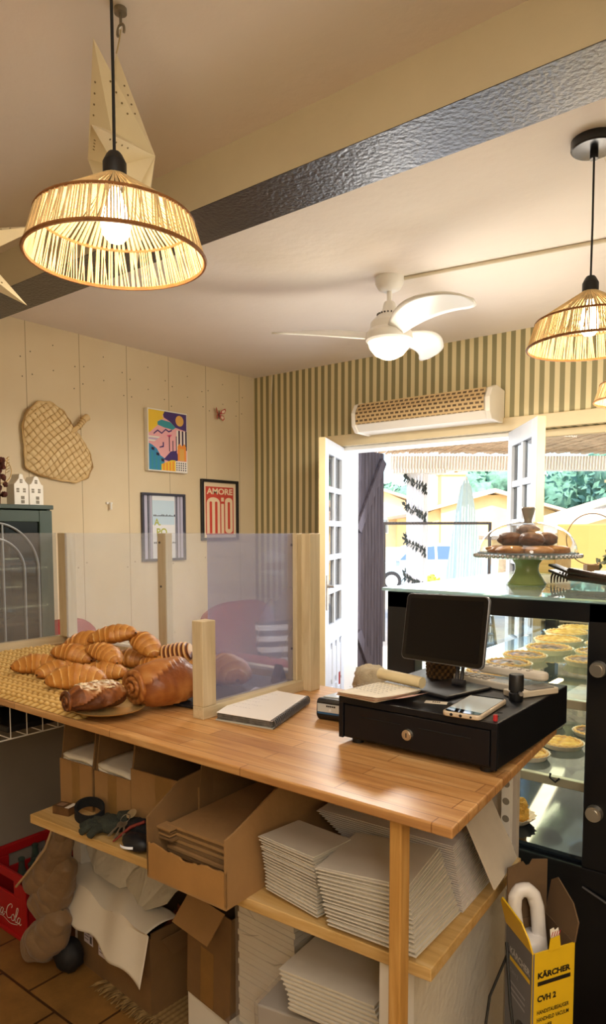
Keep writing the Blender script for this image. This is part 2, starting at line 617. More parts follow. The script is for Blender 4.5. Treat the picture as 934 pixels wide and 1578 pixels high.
def leaf(name, hinge, ang, side):
    """leaf in local coords: x from the hinge to the free edge, y thickness, two columns of panes over raised panels"""
    T = Matrix.Translation(hinge) @ Matrix.Rotation(ang, 4, 'Z')
    W, H, D = .6, 2.02, .042
    f = MB()

    def bb(x0, x1, z0, z1, d=D, m=0):
        f.box(((x0 + x1) / 2, 0, (z0 + z1) / 2), (x1 - x0, d, z1 - z0), m, T)
    bb(0, .085, .01, H)
    bb(W - .10, W - .004, .01, H)
    f.box((W - .002, 0, H / 2 + .005), (.004, D, H - .01), 1, T)
    bb(.085, W - .10, H - .09, H)
    bb(.085, W - .10, .01, .14)
    bb(.085, W - .10, .72, .84)
    cx = (.085 + W - .10) / 2
    bb(cx - .018, cx + .018, .84, H - .09, D * .8)
    rows = 5
    z0, z1 = .84, H - .09
    for i in range(1, rows):
        z = z0 + (z1 - z0) * i / rows
        bb(.085, W - .10, z - .018, z + .018, D * .8)
    # solid lower part with raised and sunk panels
    bb(.085, W - .10, .14, .72, .018)
    for i in range(3):
        for j in range(2):
            px = .085 + (W - .185) * (i + .5) / 3
            pz = .14 + .58 * (j + .5) / 2
            f.box((px, 0, pz), (.085, .034, .20), 0, T)
            for sgn in (-1, 1):
                f.box((px + sgn * .062, 0, pz), (.012, .04, .27), 0, T)
    o = f.build(name, [m_leaf, m_leafedge], local=False, kind='structure', smooth=0, bevel=.004, seg=1)
    g = MB()
    g.box((cx, 0, (z0 + z1) / 2), (W - .185, .005, z1 - z0), 0, T)
    g.build('glass_pane', m_dpane, parent=o, smooth=0)
    h = MB()
    for sgn in (-1, 1):
        h.box((W - .05, sgn * .024, 1.06), (.045, .006, .22), 0, T)
        h.tube([T @ Vector((W - .05, sgn * .024, 1.1)), T @ Vector((W - .05, sgn * .065, 1.1)), T @ Vector((W - .062, sgn * .07, 1.1)), T @ Vector((W - .17, sgn * .07, 1.095))], [.010, .009, .009, .008], 10, 1)
    h.build('door_handle', [m_brass, mat('handle_steel', '#c9c9c9', .3, metal=1)], parent=o)
    return o


leaf('door_1', (-2.80, 4.0, 0), math.atan2(-.60, .26), 1)
leaf('door_2', (-1.575, 3.985, 0), math.atan2(-.49, .345), 1)

# dark plank shutter folded out on the terrace
m_shut = wood('shutter_wood', '#3a3034', '#544a50', '#6c6268', axis=2, scale=4, rough=.7)
s = thing('wooden_shutter', 'dark grey plank shutter folded open outside the left side of the doorway', 'shutter', (-2.86, 4.24, 0))
TS = Matrix.Translation((-2.85, 4.23, 0)) @ Matrix.Rotation(R(91), 4, 'Z')
p = MB()
for i in range(9):
    p.box((.02 + .046 * i, 0, 1.03), (.042, .022, 2.02), 0, TS)
p.build('plank_panel', m_shut, parent=s, smooth=0, bevel=.004, seg=1)
for a, b in (((.02, 1.45), (.38, 1.98)), ((.02, .70), (.38, .14))):
    d = Vector((b[0] - a[0], 0, b[1] - a[1]))
    MB().box(((a[0] + b[0]) / 2, -.024, (a[1] + b[1]) / 2), (d.length, .022, .07), 0, TS, ry=-math.atan2(d.z, d.x)).build('brace', m_shut, parent=s, smooth=0, bevel=.003)

# ================================================================= camera
cd = bpy.data.cameras.new('camera')
cd.sensor_fit = 'VERTICAL'
cd.sensor_height = 36
cd.lens = 1068.5 / 1578 * 36
cd.shift_y = (895.1 - 789) / 1578
cd.clip_start = .02
cam = bpy.data.objects.new('camera', cd)
COL.objects.link(cam)
rt = Vector((0.786313, 0.617827, -0.001696))
fw = Vector((-0.616301, 0.784172, -0.072437))
up = Vector((-0.043424, 0.058003, 0.997372))
cam.matrix_world = Matrix(((rt.x, up.x, -fw.x, 0), (rt.y, up.y, -fw.y, 0), (rt.z, up.z, -fw.z, 1.45), (0, 0, 0, 1)))
sc.camera = cam

# ================================================================= light
wd = bpy.data.worlds.new('sky')
sc.world = wd
wd.use_nodes = True
nt = wd.node_tree
bg = nt.nodes['Background']
sky = N(nt, 'ShaderNodeTexSky', sky_type='NISHITA')
sky.sun_disc = False
sky.sun_elevation = R(48)
sky.sun_rotation = R(150)
sky.air_density = 1.0
sky.dust_density = 1.5
sky.altitude = 50
nt.links.new(sky.outputs[0], bg.inputs['Color'])
bg.inputs['Strength'].default_value = .45


def light(name, typ, loc, energy, col='#ffffff', rot=None, **kw):
    l = bpy.data.lights.new(name, typ)
    l.energy = energy
    l.color = lin(col)[:3]
    for k, v in kw.items():
        setattr(l, k, v)
    o = bpy.data.objects.new(name, l)
    COL.objects.link(o)
    o.location = loc
    if rot:
        o.rotation_euler = rot
    return o


light('sun', 'SUN', (0, 0, 10), 8.5, '#fff3dc', (R(38), R(18), R(20)), angle=R(.8))
light('room_fill_point', 'POINT', (.9, -.8, 2.05), 33, '#fff4e4', shadow_soft_size=.25)  # added fill behind the camera, lifts ceiling and walls; no real bulb
light('room_fill_area', 'AREA', (.3, -.1, 2.56), 26, '#fff6ea', (0, 0, 0), shape='RECTANGLE', size=1.6, size_y=1.2)  # unseen soft fill above the camera, added for even light
light('shop_fill_point', 'POINT', (-.9, 3.2, 1.75), 20, '#fff4e4', shadow_soft_size=.2)  # added point fill in the shop, brightens ceiling and wall
light('shop_fill_area', 'AREA', (-1.9, 2.9, 2.2), 30, '#fff6e8', (0, 0, 0), shape='DISK', size=.5)  # unseen disc fill below the fan, added to brighten the shop
light('doorway_fill', 'AREA', (-2.2, 4.35, 1.4), 20, '#e6f0ff', (R(-90), 0, 0), shape='RECTANGLE', size=1.1, size_y=1.7)  # added area fill in the doorway, strengthens the incoming daylight

vs = sc.view_settings
vs.view_transform = 'Standard'
vs.look = 'None'
vs.exposure = 0
vs.gamma = 1
sc.cycles.use_denoising = True
sc.cycles.max_bounces = 10
sc.cycles.transparent_max_bounces = 24
sc.cycles.caustics_reflective = False
sc.cycles.caustics_refractive = False
sc.cycles.sample_clamp_indirect = 6
# ================================================================= outside the door
m_pave = mat('pale_paving', '#d8cfc0', .8, n=3, amt=.1)
m_road = mat('road', '#b9b4ae', .9, n=2, amt=.1)
m_ochre = mat('ochre_render', '#f0d49a', .85, n=2, amt=.08)
m_ochre2 = mat('pale_ochre_render', '#f4e0b8', .85, n=2, amt=.06)
m_tile = mat('roof_tiles', '#d9c3ac', .8, n=8, amt=.12, bump=.8, bs=14)
m_winglass = mat('far_window_glass', '#7e8a94', .15)
m_shutterw = mat('house_shutter_white', '#f2efe8', .6)
MB().b2(-30, 25, 4.2, 14.5, -.12, -.005).build('terrace', m_pave, local=True, kind='structure', smooth=0)
MB().b2(-60, 40, 14.5, 70, -.6, -.45).build('road', m_road, local=True, kind='structure', smooth=0)

# pergola: square white post, beam and reed mat roof
pg = thing('pergola', 'white pergola with square post, long beam and reed mat roof outside the door', 'pergola', (-4.9, 8.9, 0))
px, py = -4.9, 8.9
MB().box((px, py, 1.13), (.25, .25, 2.27), rz=.2).build('post', mat('pergola_white', '#f3f1f4', .7, n=3, amt=.02), pg, smooth=0, bevel=.01)
beam_d = Vector((1.29, 1.02, 0)).normalized()
ang = math.atan2(beam_d.y, beam_d.x)
MB().box((px + beam_d.x * 2.6, py + beam_d.y * 2.6, 2.40), (6.0, .22, .20), rz=ang).build('beam', m_white, pg, smooth=0, bevel=.01)
MB().box((px, py, 2.285), (.75, .34, .06), rz=ang).build('post_cap', m_white, pg, smooth=0, bevel=.008)
rm = MB()
random.seed(3)
nrm = Vector((-beam_d.y, beam_d.x, 0))
for i in range(150):
    o = Vector((px, py, 2.53)) + beam_d * (-.6 + i * .042) + Vector((0, 0, random.uniform(-.012, .012)))
    rm.cyl(o - nrm * (3.4 + random.uniform(0, .25)), o + nrm * (.35 + random.uniform(0, .2)) + Vector((0, 0, .08)), .019, n=5)
rm.build('reed_mat', mat('reed', '#cdb292', .9, n=6, amt=.3), pg, smooth=60)
# garland spiralling up the post
m_leafd = mat('dark_garland_leaf', '#3f4440', .7, n=9, amt=.3)
for k, zz in enumerate((.72, 1.24, 1.72, 2.12)):
    g = MB()
    pts = []
    for i in range(19):
        u = i / 18
        a = -2.9 + 2.7 * u
        q = Vector((px, py, 0)) + Matrix.Rotation(.2, 3, 'Z') @ Vector((max(-.137, min(.137, .20 * math.cos(a))), max(-.137, min(.137, .20 * math.sin(a))), 0))
        pts.append(q + Vector((0, 0, zz + .12 - .24 * u)))
    g.tube(pts, .006, 5)
    for i, q in enumerate(pts):
        for s in (-1, 1):
            d = Vector((random.uniform(-.05, .05), -.03 + random.uniform(-.02, .02), s * random.uniform(.05, .09)))
            sd = Vector((.018, 0, .01))
            g.add([q, q + d * .5 + sd, q + d, q + d * .5 - sd], [(0, 1, 2, 3)])
    lab = ['lowest leafy garland band wrapped round the white pergola post', 'second leafy garland band from the bottom of the white pergola post', 'second leafy garland band from the top of the white pergola post', 'topmost leafy garland band wrapped round the white pergola post'][k]
    g.build('leaf_garland', m_leafd, label=lab, cat='garland', group='garlands round the pergola post')

# closed parasol
ux, uy = -4.55, 9.75
um = thing('closed_parasol', 'closed pale blue parasol standing on the terrace beside the pergola post', 'parasol', (ux, uy, 0))
MB().cyl((ux, uy, 0), (ux, uy, 2.25), .022).build('pole', m_white, um)


def fold(u, v):
    a = u * 2 * PI
    z = .62 + 1.58 * v
    r = .055 + .215 * (1 - v) ** .8
    r *= 1 + .16 * math.cos(a * 8) * (1 - v * .5)
    if v > .96:
        r *= .5
    return (ux + r * math.cos(a), uy + r * math.sin(a), z + .04 * math.cos(a * 8) * (1 - v))


MB().grid(fold, 64, 16, cu=True).build('folded_canopy', mat('pale_blue_canvas', '#d5eef0', .8, n=3, amt=.04), um, smooth=80)
MB().lathe([(.26, 0), (.26, .06), (.05, .1), (.04, .3)], 24, (ux, uy, 0)).build('base', m_white, um)

# dark metal railing
rl = MB()
rl.cyl((-4.75, 7.75, 1.54), (-3.67, 8.6, 1.54), .018)
rl.cyl((-3.67, 8.6, 0), (-3.67, 8.6, 1.555), .022).cyl((-4.75, 7.75, 0), (-4.75, 7.75, 1.555), .022)
rl.build('rail_frame', mat('dark_metal_rail', '#4c4644', .5), label='dark metal frame with a thin top bar behind the closed parasol', cat='railing')

# parked car
car = thing('parked_car', 'silver blue hatchback parked across the road beyond the pergola post', 'car', (-10.75, 20.2, -.45), R(38))
m_car = mat('car_paint', '#b6cede', .25, metal=.2, spec=.8)
m_cglass = mat('car_glass', '#4a6684', .1)
m_hub = mat('hubcap', '#c8ccd0', .4, metal=.5)
m_tyre = mat('tyre', '#26262a', .8)
body = [(-1.95, .28), (-1.9, .62), (-1.75, .85), (-1.35, .93), (-.95, .95), (1.05, .98), (1.75, .95), (1.95, .75), (1.98, .35), (1.7, .25), (-1.7, .22)]
Tc = wm(car)


def loft(mb, poly, w0, w1, T, m=0):
    """side profile swept across the width, narrower towards the top"""
    z0 = min(p[1] for p in poly)
    z1 = max(p[1] for p in poly)
    vs = []
    for s in (-1, 1):
        for x, z in poly:
            k = (z - z0) / (z1 - z0)
            vs.append((x, s * (w0 + (w1 - w0) * k), z))
    n = len(poly)
    mb.add(vs, [list(range(n)), list(range(2 * n - 1, n - 1, -1))] + [(i, n + i, n + (i + 1) % n, (i + 1) % n) for i in range(n)], m, T)


mb = MB()
loft(mb, body, .84, .80, Tc)
loft(mb, [(-1.25, .92), (-.75, 1.38), (-.3, 1.47), (.9, 1.48), (1.45, 1.3), (1.8, .95)], .79, .62, Tc)
mb.build('body', m_car, car, bevel=.03, smooth=30)
for s in (-1, 1):
    for poly in ([(-1.0, .97), (-.62, 1.34), (.12, 1.40), (.12, .99)], [(.2, .99), (.2, 1.40), (.85, 1.40), (1.3, 1.24), (1.5, .99)]):
        vs = []
        for x, z in poly:
            k = (z - .92) / .56
            vs.append((x, s * (.797 - .17 * k), z))
        MB().add(vs, [(0, 1, 2, 3) if len(vs) == 4 else (0, 1, 2, 3, 4)], 0, Tc).build('side_window', m_cglass, car, smooth=0)
    for x in (-1.25, 1.2):
        wl = MB()
        wl.cyl((x, s * .72, .31), (x, s * .86, .31), .31, n=28, m=0, M=Tc)
        wo = wl.build('wheel', m_tyre, car)
        MB().cyl((x, s * .855, .31), (x, s * .868, .31), .2, n=20, M=Tc).build('hubcap', m_hub, wo)
    MB().box((-1.05, s * .88, .98), (.12, .16, .1), 0, Tc).build('wing_mirror', m_car, car, bevel=.02)

# houses across the road
def house(name, label, c, rz, w, d, h, rh, wall, wins, chim):
    t = thing(name, label, 'house', c, rz)
    T = wm(t)
    MB().b2(-w / 2, w / 2, -d / 2, d / 2, 0, h, 0, T).prism([(-w / 2, h), (w / 2, h), (w * .12, h + rh * .9), (-w * .12, h + rh * .9)], -d / 2, d / 2, 0, T @ Matrix.Rotation(PI / 2, 4, 'X')).build('walls', wall, t, smooth=0)
    r = MB()
    ov = .5
    for s in (-1, 1):
        L = math.hypot(w / 2 + ov, rh)
        a = math.atan2(rh, w / 2 + ov)
        r.box((s * (w / 4 + ov / 2), 0, h + rh / 2 + .05), (L, d + 2 * ov, .14), 0, T, ry=s * a)
        for k in range(int((d + 2 * ov) / .35)):
            y = -d / 2 - ov + .35 * (k + .5)
            e0 = Vector((s * (w / 2 + ov), y, h + .02))
            e1 = Vector((0, y, h + rh + .10))
            r.cyl(e0, e1, .09, n=6, M=T)
    r.build('roof', m_tile, t, smooth=40)
    for (x, z, ww, hh, face) in wins:
        if face == 'f':
            f = MB().box((x, -d / 2 - .02, z), (ww, .06, hh), 0, T).build('window', m_shutterw, t, smooth=0)
            MB().box((x, -d / 2 - .05, z), (ww * .8, .03, hh * .86), 0, T).build('pane', m_winglass, f, smooth=0)
    for (x, y, z, hh) in chim:
        q = MB().box((x, y, z + hh / 2), (1.1, .9, hh), 0, T).box((x, y, z + hh + .05), (1.25, 1.05, .1), 0, T)
        for i in range(4):
            q.box((x + .3 * (1 if i % 2 else -1), y + .3 * (1 if i > 1 else -1), z + hh + .2), (.18, .18, .25), 0, T)
        q.box((x, y, z + hh + .38), (1.1, 1.1, .1), 0, T)
        q.build('chimney', wall, t, smooth=0)
    return t


house('house', 'pale ochre house with white shuttered window, left of the pergola post', (-25.0, 36.6, -.6), R(38), 6.2, 8, 3.7, 1.1, m_ochre2, [(-1.4, 2.3, .9, 1.3, 'f'), (1.6, 2.3, .8, .9, 'f')], [])
house('house', 'ochre house with big square chimney right of the pergola post', (-15.6, 34.2, -.6), R(38), 7, 8, 2.7, 1.1, m_ochre, [(2.4, 1.5, .9, 1.2, 'f')], [(-1.9, -3.8, 1.2, 3.4)])
house('house', 'low ochre house with sloping tiled roof behind the closed parasol', (-6.4, 29.5, -.6), R(38), 10, 6, 1.7, 1.6, m_ochre, [(-2.5, 1.2, .8, .8, 'f')], [(-1.4, -1.8, 2.3, 1.5)])
# stone wall and hedge by the road
MB().box((-11.6, 25.4, .15), (7, .35, 1.3), rz=R(38)).build('garden_wall', mat('pale_stone_wall', '#d8c7a8', .9, n=5, amt=.2, bump=.6, bs=6), label='low pale stone garden wall behind the parked car', cat='wall', smooth=0)
MB().box((-.15, 6.75, .75), (3.9, .25, 1.5), rz=R(18)).build('terrace_wall', mat('deep_ochre_render', '#d3a860', .85, n=2, amt=.1), label='low ochre wall outside the window on the right', cat='wall', smooth=0, bevel=.01)


def blob(mb, c, r, seed, m=0, nu=22, nv=14, rough=.35):
    def f(d):
        return 1 + rough * noise.noise(d * 2.2 + Vector((seed, 0, 0))) + rough * .6 * noise.noise(d * 6 + Vector((0, seed, 0)))
    mb.ell(c, r, nu, nv, m, fn=f)


def leafy(name, label, cat, c, w, h, trunk, mats, seed, nb=14, group=None, leaves=700, lsz=.3):
    random.seed(seed)
    t = thing(name, label, cat, c, group=group)
    cr = MB()
    V = Vector(c)
    for i in range(nb):
        a = random.uniform(0, 2 * PI)
        q = random.uniform(0, 1) ** .6 * w * .36
        zz = trunk + (h - trunk) * random.uniform(.18, .82)
        blob(cr, V + Vector((q * math.cos(a), q * math.sin(a), zz)), (w * .2, w * .2, (h - trunk) * .2), seed + i * 3.7)
    for i in range(leaves):
        a = random.uniform(0, 2 * PI)
        b = random.uniform(-1, 1)
        q = (1 - b * b) ** .5 * w * .5 * random.uniform(.75, 1.02)
        p = V + Vector((q * math.cos(a), q * math.sin(a), trunk + (h - trunk) * (.5 + .5 * b)))
        d1 = Vector((random.uniform(-1, 1), random.uniform(-1, 1), random.uniform(-1, 1))).normalized() * lsz
        d2 = d1.orthogonal().normalized() * lsz * .45
        cr.add([p - d1, p + d2, p + d1, p - d2], [(0, 1, 2, 3)])
    cr.build('foliage', mats[0], t, smooth=80)
    if trunk > .2:
        MB().tube([V, V + Vector((.1, 0, trunk * .6)), V + Vector((-.05, .1, h * .6))], [w * .035, w * .028, w * .015], 8).build('trunk', mats[1], t)
    return t


m_fol = mat('pine_foliage', '#6f9a86', .9, n=3, amt=.35)
m_fol2 = mat('hedge_foliage', '#5d8a4e', .9, n=5, amt=.4)
m_trunk = mat('bark', '#7a6450', .9, n=4, amt=.3)
m_hill = mat('wooded_hill', '#7ea093', .95, n=.5, amt=.3, bump=1, bs=1.2)
for i, (x, y, w_, h_) in enumerate(((-31, 41, 4.5, 5.4), (-27, 44.5, 4.5, 5.3), (-20.5, 47, 5.5, 6.2), (-15.5, 50.5, 6, 6.8), (-10.5, 46, 6, 7.0), (-5.5, 45, 6, 7.6), (1.5, 43, 7, 7.4), (9, 44, 7, 6.2), (17, 46, 7, 6.4))):
    labs = ['leftmost small tree above the pale ochre house roof', 'second small tree above the pale ochre house roof', 'bushy tree behind the big square chimney', 'blue green tree behind the closed parasol tip', 'dense tree between the parasol and the right door leaf', 'dense tree behind the glass cake dome', 'tall tree seen through the window right of the door leaf', 'tree at the right edge seen through the window', 'farthest right tree beyond the window']
    leafy('tree', labs[i], 'tree', (x, y, -.5), w_, h_, 1.6, (m_fol, m_trunk), 20 + i, nb=12, group='trees behind the houses', leaves=420, lsz=.35)
leafy('hedge_bush', 'clipped green bush on the wall left of the pergola post', 'bush', (-15.6, 21.6, -.45), 2.4, 1.65, 0, (m_fol2, m_trunk), 77, nb=10, leaves=500, lsz=.12)
leafy('small_shrub', 'small yellow green shrub at the foot of the closed parasol', 'shrub', (-6.9, 13.2, -.1), .5, .6, 0, (mat('shrub_lime', '#b4c04a', .9, n=5, amt=.3), m_trunk), 78, nb=6, leaves=120, lsz=.06)


def metal_chair(loc, rz, label):
    t = thing('terrace_chair', label, 'chair', loc, rz, group='metal chairs on the terrace')
    T = wm(t)
    mm = mat('grey_tube_metal', '#8e979c', .3, metal=.9)
    for sx in (-1, 1):
        MB().tube([(sx * .22, -.22, 0), (sx * .21, -.2, .44), (sx * .22, -.2, .64), (sx * .23, .12, .65)], .011, 8, M=T).build('front_leg', mm, t)
        MB().tube([(sx * .23, .28, 0), (sx * .21, .2, .45), (sx * .2, .27, .86)], .011, 8, M=T).build('back_leg', mm, t)
    MB().tube([(-.2, .27, .86), (-.12, .3, .9), (.12, .3, .9), (.2, .27, .86)], .011, 8, M=T).build('top_rail', mm, t)
    s = MB()
    for i in range(7):
        s.box((-.18 + .06 * i, -.0, .44), (.045, .42, .01), 0, T)
    s.build('seat', mm, t, smooth=0)
    b = MB()
    for i in range(5):
        b.tube([(-.205, .21 + .014 * i, .52 + .07 * i), (0, .25 + .014 * i, .52 + .07 * i), (.205, .21 + .014 * i, .52 + .07 * i)], .012, 6, M=T)
    b.build('backrest', mm, t)
    return t


metal_chair((-2.0, 4.85, 0), R(160), 'metal terrace chair just outside the door, seen through the display case')
metal_chair((-2.6, 5.6, 0), R(200), 'metal terrace chair farther out on the terrace, behind the tablet stand')
# ================================================================= lamps, fan and stars
m_cord = mat('black_cord', '#121214', .6)
m_cap = mat('black_lamp_cap', '#17171a', .45)
m_ratt = mat('raffia_strand', '#dcc08c', .75, n=25, amt=.25)
m_rim = mat('raffia_rim', '#8a5a2c', .7, n=40, amt=.3)


def bulb_mat():
    m, nt, b = newmat('warm_bulb')
    b.inputs['Base Color'].default_value = lin('#fff0c8')
    b.inputs['Emission Color'].default_value = lin('#ffeabf')
    b.inputs['Emission Strength'].default_value = 14
    return m


m_bulb = bulb_mat()


def pendant(label, x, y, zr, top, canopy):
    """zr: height of the lower rim; two tiers of straight raffia strands between three rings"""
    t = thing('pendant_lamp', label, 'lamp', (x, y, zr), 0, 'woven raffia pendant lamps')
    r0, r1, r2 = .178, .155, .022
    z0, z1, z2 = 0, .074, .160
    random.seed(int(abs(x) * 100))
    s = MB()
    n = 180
    for i in range(n):
        a = 2 * PI * (i + random.uniform(-.25, .25)) / n
        ca, sa = math.cos(a), math.sin(a)
        b = a + random.choice((0, 0, 0, 0, .06))
        w = random.uniform(.0012, .0022)
        s.tube([(r0 * ca, r0 * sa, z0), (r1 * math.cos(b), r1 * math.sin(b), z1)], w, 5)
        if i % 2 == 0:
            s.tube([(r1 * ca, r1 * sa, z1), (r2 * ca, r2 * sa, z2)], [w * 1.2, w * .7], 5)
            a2 = a + PI / n
            s.tube([(r1 * math.cos(a2), r1 * math.sin(a2), z1), (r2 * math.cos(a2), r2 * math.sin(a2), z2)], [w * 1.2, w * .7], 5)
    s.build('woven_shade', m_ratt, t, local=True)
    MB().ring((0, 0, z0), r0, .0042, 72).build('lower_rim', m_rim, t, local=True)
    MB().ring((0, 0, z1), r1, .0036, 72).build('upper_rim', m_rim, t, local=True)
    MB().lathe([(.012, .205), (.016, .2), (.021, .19), (.0235, .185), (.0235, .156), (.019, .15), (.019, .135)], 24).build('lamp_cap', m_cap, t, local=True)
    MB().tube([(0, 0, .2), (.001, 0, .35), (0, 0, top - zr)], .0032, 8).build('cord', m_cord, t, local=True)
    MB().lathe([(.010, .135), (.013, .12), (.024, .095), (.030, .07), (.027, .047), (.015, .033), (0, .029)], 24).build('bulb', m_bulb, t, local=True)
    if canopy:
        MB().lathe([(.012, -.055), (.012, -.03), (.062, -.028), (.066, -.024), (.066, 0)], 40, (0, 0, top - zr)).build('ceiling_rose', mat('black_gloss_rose', '#1c1c20', .25), t, local=True)
    light('pendant_glow', 'POINT', (x, y, zr - .02), 5.5, '#ffe9c8', shadow_soft_size=.05)
    return t


pendant('raffia pendant lamp hanging nearest, at the upper left before the dark beam', -1.190, .905, 2.000, 2.6, False)
pendant('raffia pendant lamp on a round black ceiling rose at the upper right', -.642, 2.215, 2.003, 2.6, True)
pendant('farthest raffia pendant lamp, half out of sight at the right edge below the other', -.744, 3.30, 2.010, 2.6, False)

# ceiling fan with a light bowl
m_fan = mat('fan_white', '#efece6', .35)
fx, fy = -1.70, 2.807
fan = thing('ceiling_fan', 'white three blade ceiling fan with a lit glass bowl', 'fan', (fx, fy, 2.6))
MB().lathe([(.0, -.062), (.03, -.062), (.052, -.05), (.064, -.028), (.066, 0)], 36, (fx, fy, 2.6)).build('ceiling_cup', m_fan, fan)
MB().cyl((fx, fy, 2.545), (fx, fy, 2.46), .012).build('down_rod', m_fan, fan)
mt_ = MB().lathe([(.022, 2.492), (.026, 2.485), (.034, 2.45), (.06, 2.425), (.085, 2.40), (.088, 2.37), (.105, 2.352), (.108, 2.32), (.1, 2.312)], 40, (fx, fy, 0))
mt_.build('motor_housing', m_fan, fan)
vt = MB()
for i in range(22):
    a = 2 * PI * i / 22
    vt.box((fx + .052 * math.cos(a), fy + .052 * math.sin(a), 2.4355), (.012, .005, .006), rz=a)
vt.build('vent_slot', mat('vent_dark', '#5a5650', .6), fan, kind='stuff')


def bowl_mat():
    m, nt, b = newmat('lit_opal_glass')
    b.inputs['Base Color'].default_value = lin('#fff4dc')
    b.inputs['Emission Color'].default_value = lin('#fff0cc')
    b.inputs['Emission Strength'].default_value = 1.5
    return m


MB().lathe([(0, 2.235), (.03, 2.238), (.065, 2.255), (.09, 2.285), (.098, 2.312)], 40, (fx, fy, 0)).build('light_bowl', bowl_mat(), fan)
for k, a0 in enumerate((R(-41), R(-161), R(79))):
    def bl(u, v):
        r = .07 + .47 * u
        w = (.06 + .075 * math.sin(min(1, u / .7) * PI / 2)) * (1 if u < .84 else max(0, 1 - ((u - .84) / .16) ** 2) ** .5 + .01)
        sweep = .34 * u ** 1.6
        y = (v - .5) * w
        z = 2.345 + .028 * math.sin(u * PI * .9) - y * (.62 - .35 * u)
        a = a0 + sweep
        return (fx + r * math.cos(a) - y * math.sin(a), fy + r * math.sin(a) + y * math.cos(a), z)
    b = MB().grid(bl, 26, 8)
    o = b.build('blade', m_fan, fan, smooth=60)
    sm = o.modifiers.new('thick', 'SOLIDIFY')
    sm.thickness = .007
    sm.offset = 0
light('fan_glow', 'POINT', (fx, fy, 2.16), 8, '#fff6e6', shadow_soft_size=.09)
MB().cyl((fx + .06, fy + .03, 2.592), (.4, 3.16, 2.592), .008, n=10).build('ceiling_conduit', mat('conduit_cream', '#d8cbb0', .5), label='thin cream conduit running along the ceiling from the fan', cat='conduit')
MB().cyl((-.632, 2.27, 2.592), (-.66, 2.72, 2.592), .008, n=10).build('ceiling_conduit', bpy.data.materials['conduit_cream'], label='short cream conduit on the ceiling beside the round black ceiling rose', cat='conduit')

# folded paper stars
m_paper = mat('star_paper', '#e2d5b4', .8, n=6, amt=.05)
m_string = mat('jute_string', '#c6b28a', .9)


STAR1 = (-1.352, 1.048, 2.305)
STAR2 = (-1.655, .80, 2.10)


def paper_star(label, c, ro, ri, th, nrm, spin, hook, top):
    t = thing('paper_star', label, 'decoration', c, group='folded paper stars')
    n = Vector(nrm).normalized()
    x = Vector((0, 0, 1)).cross(n).normalized()
    y = n.cross(x)
    C = Vector(c)
    P = []
    for i in range(14):
        a = spin + PI * i / 7
        r = ro if i % 2 == 0 else ri
        P.append(C + (x * math.cos(a) + y * math.sin(a)) * r)
    mb = MB()
    mb.add(P + [C + n * th, C - n * th], [(i, (i + 1) % 14, 14) for i in range(14)] + [((i + 1) % 14, i, 15) for i in range(14)])
    mb.build('star_body', m_paper, t, smooth=0)
    # pin holes along the folds
    h = MB()
    for i in range(0, 14, 2):
        tip = P[i]
        for s in (1, -1):
            mid = C + n * th * s
            nb = P[(i + 1) % 14]
            for q in (.25, .36, .47, .58):
                p = tip.lerp(mid, q).lerp(nb, .18)
                f = (mid - tip).cross(nb - tip).normalized()
                h.cyl(p - f * .001, p + f * .001, .0022, n=6)
    h.build('pin_holes', mat('pin_hole', '#7a6a48', .9), t, kind='stuff')
    tp = max(P, key=lambda p: p.z)
    MB().tube([tp, tp.lerp(Vector(top), .5) + Vector((.002, 0, 0)), Vector(top)], .0018, 6).build('string', m_string, t)


paper_star('cream folded paper star hanging behind the nearest pendant lamp from a ceiling hook', STAR1, .228, .078, .078, (.80, .60, .03), R(90), True, (-1.316, 1.025, 2.556))
paper_star('cream folded paper star half out of view at the left edge under the beam', STAR2, .215, .07, .06, (.616, -.784, .05), R(14), False, (STAR2[0], STAR2[1], 2.6))
hk = thing('ceiling_hook', 'small metal screw hook in the ceiling at the top left', 'hook', (-1.316, 1.025, 2.6))
mh = mat('dull_hook_metal', '#8d8676', .4, metal=.8)
MB().lathe([(.014, -.01), (.014, 0)], 20, (-1.316, 1.025, 2.6)).build('hook_plate', mh, hk)
MB().tube([(-1.316 + .012 * math.sin(a), 1.025, 2.553 + .014 * math.cos(a)) for a in [R(-120 + 22 * i) for i in range(12)]][::-1] + [(-1.316, 1.025, 2.59)][:0], .003, 8).tube([(-1.316, 1.025, 2.566), (-1.316, 1.025, 2.592)], .0032, 8).build('hook_curl', mh, hk)
# ================================================================= left wall
def on_left(y, z, off=0):
    """frame on the left wall: local x towards the door wall (+Y), local y up, local z into the room"""
    return frame((XL + off, y, z), (0, 1, 0), (0, 0, 1))


m_blackfr = mat('black_frame', '#1b1a1c', .4)
# canvas picture
cv = thing('canvas_print', 'colourful abstract canvas print with a yellow moon over pink and purple shapes', 'picture', (XL + .02, 3.10, 1.838))
M0 = on_left(2.925, 1.838, .002)
W, H = .338, .40
MB().b2(0, W, 0, H, 0, .035, 0, M0).build('stretcher_frame', m_white, cv, smooth=0, bevel=.002)
cols = dict(p='#f2b4b8', u='#4a3472', y='#f6cf3e', t='#3f9aa6', b='#3c8fbe', o='#f59a3c', w='#f4efe4', k='#2c2340', m='#e9688e', l='#c8b9d8', g='#e8b25a')
mats_ = [mat('canvas_' + k, v, .7) for k, v in cols.items()]
ix = {k: i for i, k in enumerate(cols)}
Mc = M0 @ Matrix.Translation((0, 0, .0352))
pic = MB()


def pg_(k, pts, z):
    pic.add([(x * W, y * H, z * .0002) for x, y in pts], [list(range(len(pts)))], ix[k], Mc)


